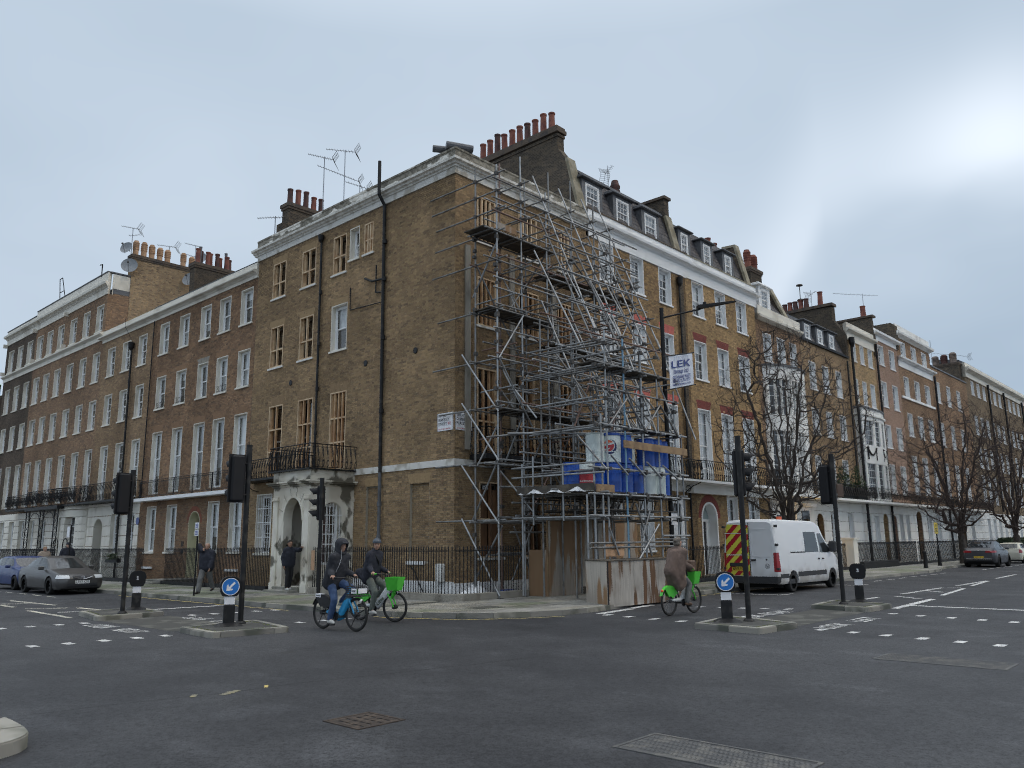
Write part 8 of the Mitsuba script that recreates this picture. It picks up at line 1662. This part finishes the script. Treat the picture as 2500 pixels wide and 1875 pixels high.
def ride_joints(seat, bars, pedal_r, pedal_l, look=(1, 0, 0), lean=.22, sh_h=.50, gaze=0.):
    """a rider: seat point, grips (r, l) and pedal points in bike space"""
    P = V(*seat)+V(0, 0, .09); C = P+V(lean*.62, 0, sh_h*.66); Nk = P+V(lean*1.05, 0, sh_h*1.10); hd = Nk+V(.05, 0, .165); J = dict(pelvis=P, chest=C, neck=Nk, head=hd, R=frame(look))
    for s, y in (('l', 1), ('r', -1)):
        sh = Nk+V(-.01, y*.19, -.06); g = V(*bars[0 if s == 'r' else 1]); wr = g+V(-.075, -y*.012, .045); mid = (sh+wr)/2; L2 = .29; dd = np.linalg.norm(wr-sh)/2; e = math.sqrt(max(.0004, L2*L2-dd*dd)); ax = unit(wr-sh); out = unit(np.cross(ax, V(0, 1, 0))*.9+V(0, y*.5, -.35)); out = unit(out-ax*(out@ax)); out = out if out[2] < 0 else -out
        J.update({'sh'+s: sh, 'el'+s: mid+out*e, 'wr'+s: wr, 'hd'+s: g+V(.015, 0, .02)-wr, 'pl'+s: V(.1, 0, -1.), 'curl'+s: .95})
        hip = P+V(.02, y*.09, -.02); an = V(*(pedal_r if s == 'r' else pedal_l))+V(-.10, 0, .10); L1, L2 = .45, .44; d = an-hip; D = min(np.linalg.norm(d), L1+L2-.01); ax = unit(d); a = (L1*L1-L2*L2+D*D)/(2*D); h = math.sqrt(max(.0004, L1*L1-a*a)); fw = unit(V(1, y*.18, .1)-ax*(V(1, y*.18, .1)@ax))
        J.update({'hip'+s: hip, 'kn'+s: hip+ax*a+fw*h, 'an'+s: hip+ax*D, 'toe'+s: hip+ax*D+V(.15, y*.015, -.055)})
    return J
# ---------------------------------------------------------------- hire bicycles
BS('m_bikeblue', mikit.proc(lambda p, n, uv: mx((.02, .25, .48), (.03, .06, .075), sm(.56, .62, fb(p.x*7, p.y*7, p.z*7, 2)))), .4); BS('m_limegreen', (.075, .50, .045), .4); BS('m_limewhite', (.60, .62, .62), .4); BS('m_bikeblack', (.016, .016, .018), .5); BS('m_lampwhite', (.8, .8, .78), .3); BS('m_taillit', (.75, .10, .03), .4)
def bicycle(label, M, kind, crank=-1.45, steer=0.):
    t = thing('bicycle', label, 'bicycle', 'hire bicycles being ridden'); R = .345; xr, xf = -.52, .58; lime = kind == 'lime'
    fr = 'm_limewhite' if lime else 'm_bikeblue'
    MS = mat4(rotz(steer)[:3, :3], (0, 0, 0)); hx = .42
    FK = M@mat4(np.eye(3), (hx, 0, 0))@rotz(steer)@mat4(np.eye(3), (-hx, 0, 0))
    for nm, x, W in (('rear', xr, M), ('front', xf, FK)):
        k = uniq(t+'__wheel'); a = np.linspace(0, 2*np.pi, 41)[:-1]; tor = trimesh.creation.torus(R-.024, .024, major_sections=40, minor_sections=8); A = mat4(np.array([[1, 0, 0], [0, 0, -1], [0, 1, 0.]]), (x, 0, R)); MB().tm(tor).put(k, 'm_tyre', W@A, raw=True, smooth=50)
        m = MB(); m.tm(trimesh.creation.torus(R-.052, .012, major_sections=36, minor_sections=6)); m.put(k+'__rim', 'm_bikeblack', W@A, smooth=50)
        m = MB(); m.tube((0, 0, -.06), (0, 0, .06), .05 if nm == 'front' or not lime else .035, 14); m.put(k+'__hub', 'm_bikeblack', W@A, smooth=40)
        m = MB()
        if kind == 'forest': [m.tube((.04*math.cos(q), .04*math.sin(q), 0), ((R-.06)*math.cos(q), (R-.06)*math.sin(q), 0), .011, 4) for q in np.arange(5)*2*np.pi/5+.4]
        else: [m.tube((.03*math.cos(q), .03*math.sin(q), .02*(-1)**i), ((R-.06)*math.cos(q+.25), (R-.06)*math.sin(q+.25), 0), .0022, 3) for i, q in enumerate(np.arange(28)*2*np.pi/28)]
        m.put(k+'__spokes', 'm_bikeblack' if kind == 'forest' else 'm_galv2', W@A); labels[k+'__spokes'] = {'kind': 'stuff'}
        g = MB(); aa = np.linspace(.55, 2.75, 16) if nm == 'rear' else np.linspace(1.2, 2.6, 10); v = []
        for q in aa: v += [(x+(R+.025)*math.cos(q), s*.038, R+(R+.025)*math.sin(q)) for s in (-1, 1)]
        n = len(aa); g.add(v, [[2*i, 2*i+1, 2*i+3] for i in range(n-1)]+[[2*i, 2*i+3, 2*i+2] for i in range(n-1)])
        if nm == 'rear':
            P = Polygon([(x+(R+.03)*math.cos(q), R+(R+.03)*math.sin(q)) for q in np.linspace(.5, 2.2, 14)]+[(x+.12*math.cos(q), R+.12*math.sin(q)) for q in np.linspace(2.0, .5, 6)])
            for s in (-1, 1): g.ext(P, .042*s-.003, .042*s+.003, np.array([[1, 0, 0], [0, 0, 1], [0, 1, 0.]]))
        g.put(t+'__mudguard', 'm_limegreen' if lime and nm == 'rear' else 'm_bikeblack', W)
    bb = V(0, 0, .29); st = V(-.21, 0, .72); hd0, hd1 = V(.40, 0, .66), V(.36, 0, .92)
    if lime:
        m = MB(); m.man(Mf.batch_hull([sph(hd0, .06), sph(hd0+V(-.06, 0, .08), .055), sph(V(.08, 0, .36), .07), sph(V(.0, 0, .34), .06)])); m.man(Mf.batch_hull([sph(V(.08, 0, .36), .06), sph(V(-.38, 0, .36), .035)])); m.put(t+'__frame', 'm_limewhite', M, smooth=45)
        MB().tube(V(-.05, 0, .34), st, .02, 8).tube(st, V(xr, 0, R), .012, 6).tube(bb, V(xr, .05, R), .014, 6).tube(bb, V(xr, -.05, R), .014, 6).put(t+'__rear_frame', 'm_bikeblack', M)
        for s in (-1, 1):
            a = np.array([[.55, 0, .63], [0, s, 0], [-.63*s, 0, .55*s]]).T
            d = unit(hd0-V(.06, 0, .36)); up_ = unit(np.cross(d, V(0, s, 0)))*1.; up_ = up_ if up_[2]*1 > 0 else -up_
            o = V(.10, s*.071, .40) if s < 0 else V(.33, s*.071, .62); dd = d if s < 0 else -d; uu = np.cross(V(0, s, 0), dd)
            text(t+'__lettering', 'Lime', .085, 'm_leaf', M@mat4(np.stack([dd, uu, V(0, s, 0)], 1), o-uu*.045), .002, True, .24)
    else:
        m = MB(); m.man(Mf.batch_hull([sph(hd0+V(-.02, 0, -.02), .05), sph(hd0+V(-.08, 0, .08), .045), sph(V(.12, 0, .30), .085), sph(V(.02, 0, .26), .075)])); m.man(Mf.batch_hull([sph(V(.05, 0, .30), .06), sph(V(-.36, 0, .36), .04)])); m.put(t+'__frame', fr, M, smooth=45)
        MB().tube(V(-.08, 0, .3), st, .022, 8).tube(st-V(0, 0, .1), V(xr, 0, R), .014, 6).tube(bb, V(xr, -.05, R), .014, 6).put(t+'__rear_frame', 'm_bikeblack', M); MB().box((-.74, -.05, .66), (-.56, .05, .735)).put(t+'__rear_plate', 'm_signwhite', M)
        text(t+'__lettering', 'forest', .03, 'm_signblack', M@mat4(np.stack([V(1, 0, 0), V(0, 0, 1), V(0, -1, 0)], 1), (-.73, -.051, .68)), .002, True, .15)
    fk = 'm_limegreen' if lime else 'm_bikeblue'; m = MB(); m.tube(hd0-V(0, 0, .04), hd1, .026, 10)
    for s in (-1, 1): m.path([hd0+V(.0, s*.05, -.02), V(.52, s*.065, .48), V(xf, s*.06, R)], .018, 6)
    m.put(t+'__fork', fk, FK, smooth=40)
    hb = V(.30, 0, 1.06); m = MB(); m.tube(hd1, hb, .02, 8)
    for s in (-1, 1): m.path([hb, hb+V(.02, s*.12, .03), hb+V(-.05, s*.27, .04), hb+V(-.14, s*.33, .03)], .014, 6)
    m.put(t+'__handlebar', 'm_bikeblack', FK); 
    for s in (-1, 1): MB().tube(hb+V(-.06, s*.28, .04), hb+V(-.17, s*.335, .03), .019, 8).put(t+'__grip', 'm_limegreen' if lime else 'm_bikeblack', FK)
    MB().man(Mf.batch_hull([sph(st+V(.12, 0, .20), .03), sph(st+V(-.10, .07, .20), .035), sph(st+V(-.10, -.07, .20), .035)])).put(t+'__saddle', 'm_bikeblack', M, smooth=50); MB().tube(st, st+V(-.02, 0, .2), .016, 8).put(t+'__seat_post', 'm_galv', M)
    bz = .72 if not lime else .74
    if lime:
        lo, hi = [(.46, .13), (.72, .10)], None; q = lambda e, z: [(.44-e*.5, -.14-e, z), (.70+e, -.10-e, z), (.70+e, .10+e, z), (.44-e*.5, .14+e, z)]
        a, b = np.array(q(0, .72)), np.array(q(.055, 1.02)); m = MB()
        for i in range(4):
            j = (i+1) % 4; n_ = .006; c = (a.mean(0)+b.mean(0))/2; P = np.array([a[i], a[j], a[j], a[i], b[i], b[j], b[j], b[i]]); P[[2, 3, 6, 7]] += (c-P[[2, 3, 6, 7]])*V(.05, .05, 0); m.hexa(P)
        m.hexa(np.vstack([a, a+V(0, 0, .008)])); m.put(t+'__basket', 'm_limegreen', FK); MB().man(Mf.batch_hull([sph(V(.56, 0, .68), .06), sph(V(.50, 0, .56), .035)])).put(t+'__basket_mount', 'm_limegreen', FK, smooth=50)
        MB().man(sph(V(.66, 0, .66), .028)).put(t+'__front_lamp', 'm_lampwhite', FK, smooth=50); MB().man(sph(V(-.80, 0, .60), .035)).put(t+'__rear_lamp', 'm_taillit', M, smooth=50)
    else:
        m = MB()
        for z in np.linspace(.72, .92, 6): m.path([(.42, -.17, z), (.74, -.17, z), (.74, .17, z), (.42, .17, z)], .007, 4, True)
        for x in np.linspace(.42, .74, 7): [m.tube((x, s*.17, .72), (x, s*.17, .92), .006, 4) for s in (-1, 1)]; m.tube((x, -.17, .72), (x, .17, .72), .006, 4)
        m.put(t+'__basket', 'm_bikeblack', FK); MB().box((.748, -.12, .78), (.755, .12, .88)).box((.6, -.182, .78), (.76, -.176, .88)).put(t+'__basket_sign', 'm_signwhite', FK); text(t+'__lettering', 'forest', .05, 'm_signblack', FK@mat4(np.stack([V(1, 0, 0), V(0, 0, 1), V(0, -1, 0)], 1), (.61, -.183, .81)), .002, True, .13)
        MB().man(sph(V(.72, 0, .62), .04)).put(t+'__front_lamp', 'm_lampwhite', FK, smooth=50)
    cr = []; m = MB()
    for s, q in ((-1, crank), (1, crank+math.pi)):
        e = bb+V(.17*math.cos(q), s*.11, .17*math.sin(q)); m.tube(bb+V(0, s*.09, 0), e, .012, 6); cr.append(e+V(0, s*.05, 0)); MB().cham(e+V(-.045, s*.015, -.012), e+V(.045, s*.11, .012), .006).put(t+'__pedal', 'm_bikeblack', M)
    m.tube(bb+V(0, -.1, 0), bb+V(0, .1, 0), .03, 10); m.tube(bb+V(0, -.085, 0), bb+V(0, -.075, 0), .09, 18); m.put(t+'__crank', 'm_bikeblack', M)
    gr = [(FK[:3, :3]@(hb+V(-.115, s*.31, .035))+FK[:3, 3]) for s in (-1, 1)]; Mi = np.linalg.inv(M); gr = [Mi[:3, :3]@g+Mi[:3, 3] for g in gr]
    return t, gr, cr, st+V(0, 0, .22)
def rot2(a, p): return rotz(a, p)
B1 = rotz(-math.pi/2+.06, (-7.87, -4.80, .0)); t, gr, cr, st = bicycle('blue and black hire bicycle with a wire basket, nearest the camera', B1, 'forest', -1.5, .03)
J = ride_joints(st, gr, cr[0], cr[1], (1, -.10, -.12), .20, .50); t1, L_ = person('person in a dark hooded jacket and blue jeans riding the blue bicycle', B1, J, dict(skin='m_skin', coat='m_charcoal', leg_mat='m_jeans', shoe='m_shoewhite', head='hood', puff=.034, hemw=.165, collar=True), group='cyclists')
MB().path([J['head']+V(.06, -.07, -.07), J['neck']+V(.12, -.07, -.10), J['chest']+V(.19, -.10, 0), J['pelvis']+V(.20, -.13, .12)], .004, 4).put(t1+'__earphone_cable', 'm_cable', B1)
B2 = rotz(-math.pi/2+.16, (-6.14, -3.86, .0)); t, gr, cr, st = bicycle('green and white hire bicycle with a green basket, ridden by the man in a helmet', B2, 'lime', -.9, .12)
Jl = Mi_ = np.linalg.inv(B2)[:3, :3]@unit(V(EYE[0]+6.14, EYE[1]+3.86, -.1)); J = ride_joints(st, gr, cr[0], cr[1], (Jl[0], Jl[1], -.05), .14, .52)
t2, L_ = person('person in a striped grey helmet, dark jacket and sage trousers looking at the camera', B2, J, dict(skin='m_skin', coat='m_navy', leg_mat='m_sage', shoe='m_shoewhite', head='helmet', puff=.026, collar=True, hemw=.15), group='cyclists')
for s in 'lr': fuse(hand(J['wr'+s]-J['hd'+s]*.15, J['hd'+s], J['pl'+s], .95, 1 if s == 'r' else -1, .0115), .014, 3).put(t2+'__glove', 'm_glove', B2, smooth=True)
MB().path([J['shr']+V(.06, .06, .06), J['chest']+V(.17, 0, .02), J['pelvis']+V(.12, .16, .1)], .018, 5).put(t2+'__bag_strap', 'm_black', B2); MB().man(Mf.batch_hull([sph(J['pelvis']+V(-.22, -.16, .1), .09), sph(J['pelvis']+V(-.12, -.16, .0), .08), sph(J['pelvis']+V(-.26, .08, .12), .08)])).put(tag(uniq('shoulder_bag'), 'black shoulder bag slung behind the cyclist in the helmet', 'bag'), 'm_navy', B2, raw=True, smooth=True)
B3 = rotz(-.02, (-.42, -8.67, .0)); t, gr, cr, st = bicycle('green and white hire bicycle heading away along the right street', B3, 'lime', -.55, -.05)
J = ride_joints(st, gr, cr[0], cr[1], (1, -.12, -.05), .16, .50); P = J['pelvis']
ex = [Mf.batch_hull([sph(P+V(-.16, .05, -.05), .13), sph(P+V(-.16, -.06, -.05), .14), sph(P+V(-.05, .1, -.25), .10), sph(P+V(-.02, -.14, -.38), .09), sph(P+V(.14, -.15, -.30), .08), sph(P+V(.12, -.1, -.0), .12), sph(J['chest']+V(-.05, 0, 0), .16)]), Mf.batch_hull([sph(J['chest']+V(-.07, 0, .08), .17), sph(P+V(-.2, 0, .02), .17)])]
t3, L_ = person('person in a long brown coat with tied-back hair riding away on a green bicycle', B3, J, dict(skin='m_skin', coat='m_browncoat', coat_name='coat', leg_mat='m_greytrouser', shoe='m_shoebrown', head='bun', hair='m_hairgrey', puff=.045, hemw=.17, collar=True, coat_extra=ex, leg=.02), group='cyclists')
MB().man(Mf.batch_hull([sph(P+V(.17, -.13, .12), .05), sph(P+V(.12, -.17, -.12), .06), sph(J['chest']+V(.16, -.06, .0), .05)])).put(t3+'__scarf', 'm_scarf', B3, smooth=True); MB().cham((.36, -.12, 1.02), (.62, .14, 1.3), .03).put(tag(uniq('shopping_bag'), 'brown bag standing in the front basket of the far green bicycle', 'bag'), 'm_shoebrown', B3, raw=True)
# standing and walking people
def stand(h=1.75, stride=0., look=(1, 0, 0), wr=None, wl=None, knee=0.):
    k = h/1.75; J = dict(pelvis=V(0, 0, .98)*k, chest=V(.01, 0, 1.28)*k, neck=V(.0, 0, 1.49)*k, head=V(.02, 0, 1.64)*k, R=frame(look))
    for s, y in (('l', 1), ('r', -1)):
        f = stride*(1 if s == 'r' else -1); sh = V(0, y*.185, 1.43)*k; w = (wl if s == 'l' else wr); w = V(*w)*k if w is not None else V(.05-f*.5, y*.25, .88)*k; d = w-sh; D = min(np.linalg.norm(d), .565*k); ax = unit(d); w = sh+ax*D; a = D/2; e = math.sqrt(max(.0003, (.285*k)**2-a*a)); o = V(-1, y*.6, -.3); o = unit(o-ax*(o@ax))
        J.update({'sh'+s: sh, 'el'+s: sh+ax*a+o*e, 'wr'+s: w, 'hd'+s: (unit(w-(sh+ax*a+o*e))), 'pl'+s: V(0, -y, .2), 'curl'+s: .35})
        hip = V(0, y*.095, .93)*k; an = V(f-.02, y*.10, .085+(.09 if f < -.1 else 0))*k; kn = (hip+an)/2+V(.05+.04*abs(f), 0, .0)*k; J.update({'hip'+s: hip, 'kn'+s: kn, 'an'+s: an, 'toe'+s: an+V(.15, y*.02, -.05 if f > -.1 else -.075)*k})
    return J
a = math.atan2(-.55, -.85)
J = stand(1.73, .30, (1, .25, -.1), wr=(.19, -.08, 1.50)); J['hdr'] = unit(V(.25, .35, .5)); J['plr'] = V(-.6, .6, .2); J['curlr'] = .8
person('person in a navy jacket and grey trousers walking past the railings, hand at the mouth', rotz(a, (-4.25, 8.3, .125)), J, dict(skin='m_skin', coat='m_navy', leg_mat='m_greytrouser', shoe='m_shoedark', head='balding', hair='m_hairdark', puff=.05, hemw=.185, collar=True, leg=.03), group='pedestrians')
J = stand(1.72, .05, (.9, -.3, .0), wl=(.50, .10, 1.50)); J['hdl'] = V(.8, .0, .5); J['pll'] = V(.6, 0, -.6)
person('person with black hair in a dark jacket leaning an arm on the porch doorway', rotz(-1.45, (-2.2, 6.25, .2)), J, dict(skin='m_skin2', coat='m_navy', leg_mat='m_blacktrouser', shoe='m_shoewhite', head='hair', hair='m_hairdark', puff=.025, hemw=.15), group='pedestrians')
person('person in a pale beige coat partly hidden behind the blue hatchback', rotz(-1.4, (-4.2, 25.1, .12)), stand(1.66, .1), dict(skin='m_skin', coat='m_beige', coat_name='coat', leg_mat='m_blacktrouser', shoe='m_shoedark', head='hair', hair='m_scarf', puff=.05, hemw=.19), group='pedestrians')
person('person in a dark cap and navy coat partly hidden behind the blue hatchback', rotz(-1.5, (-3.8, 23.2, .12)), stand(1.84, .1), dict(skin='m_skin', coat='m_navy', coat_name='coat', leg_mat='m_blacktrouser', shoe='m_shoedark', head='cap', hair='m_navy', puff=.06, hemw=.2, collar=True), group='pedestrians')
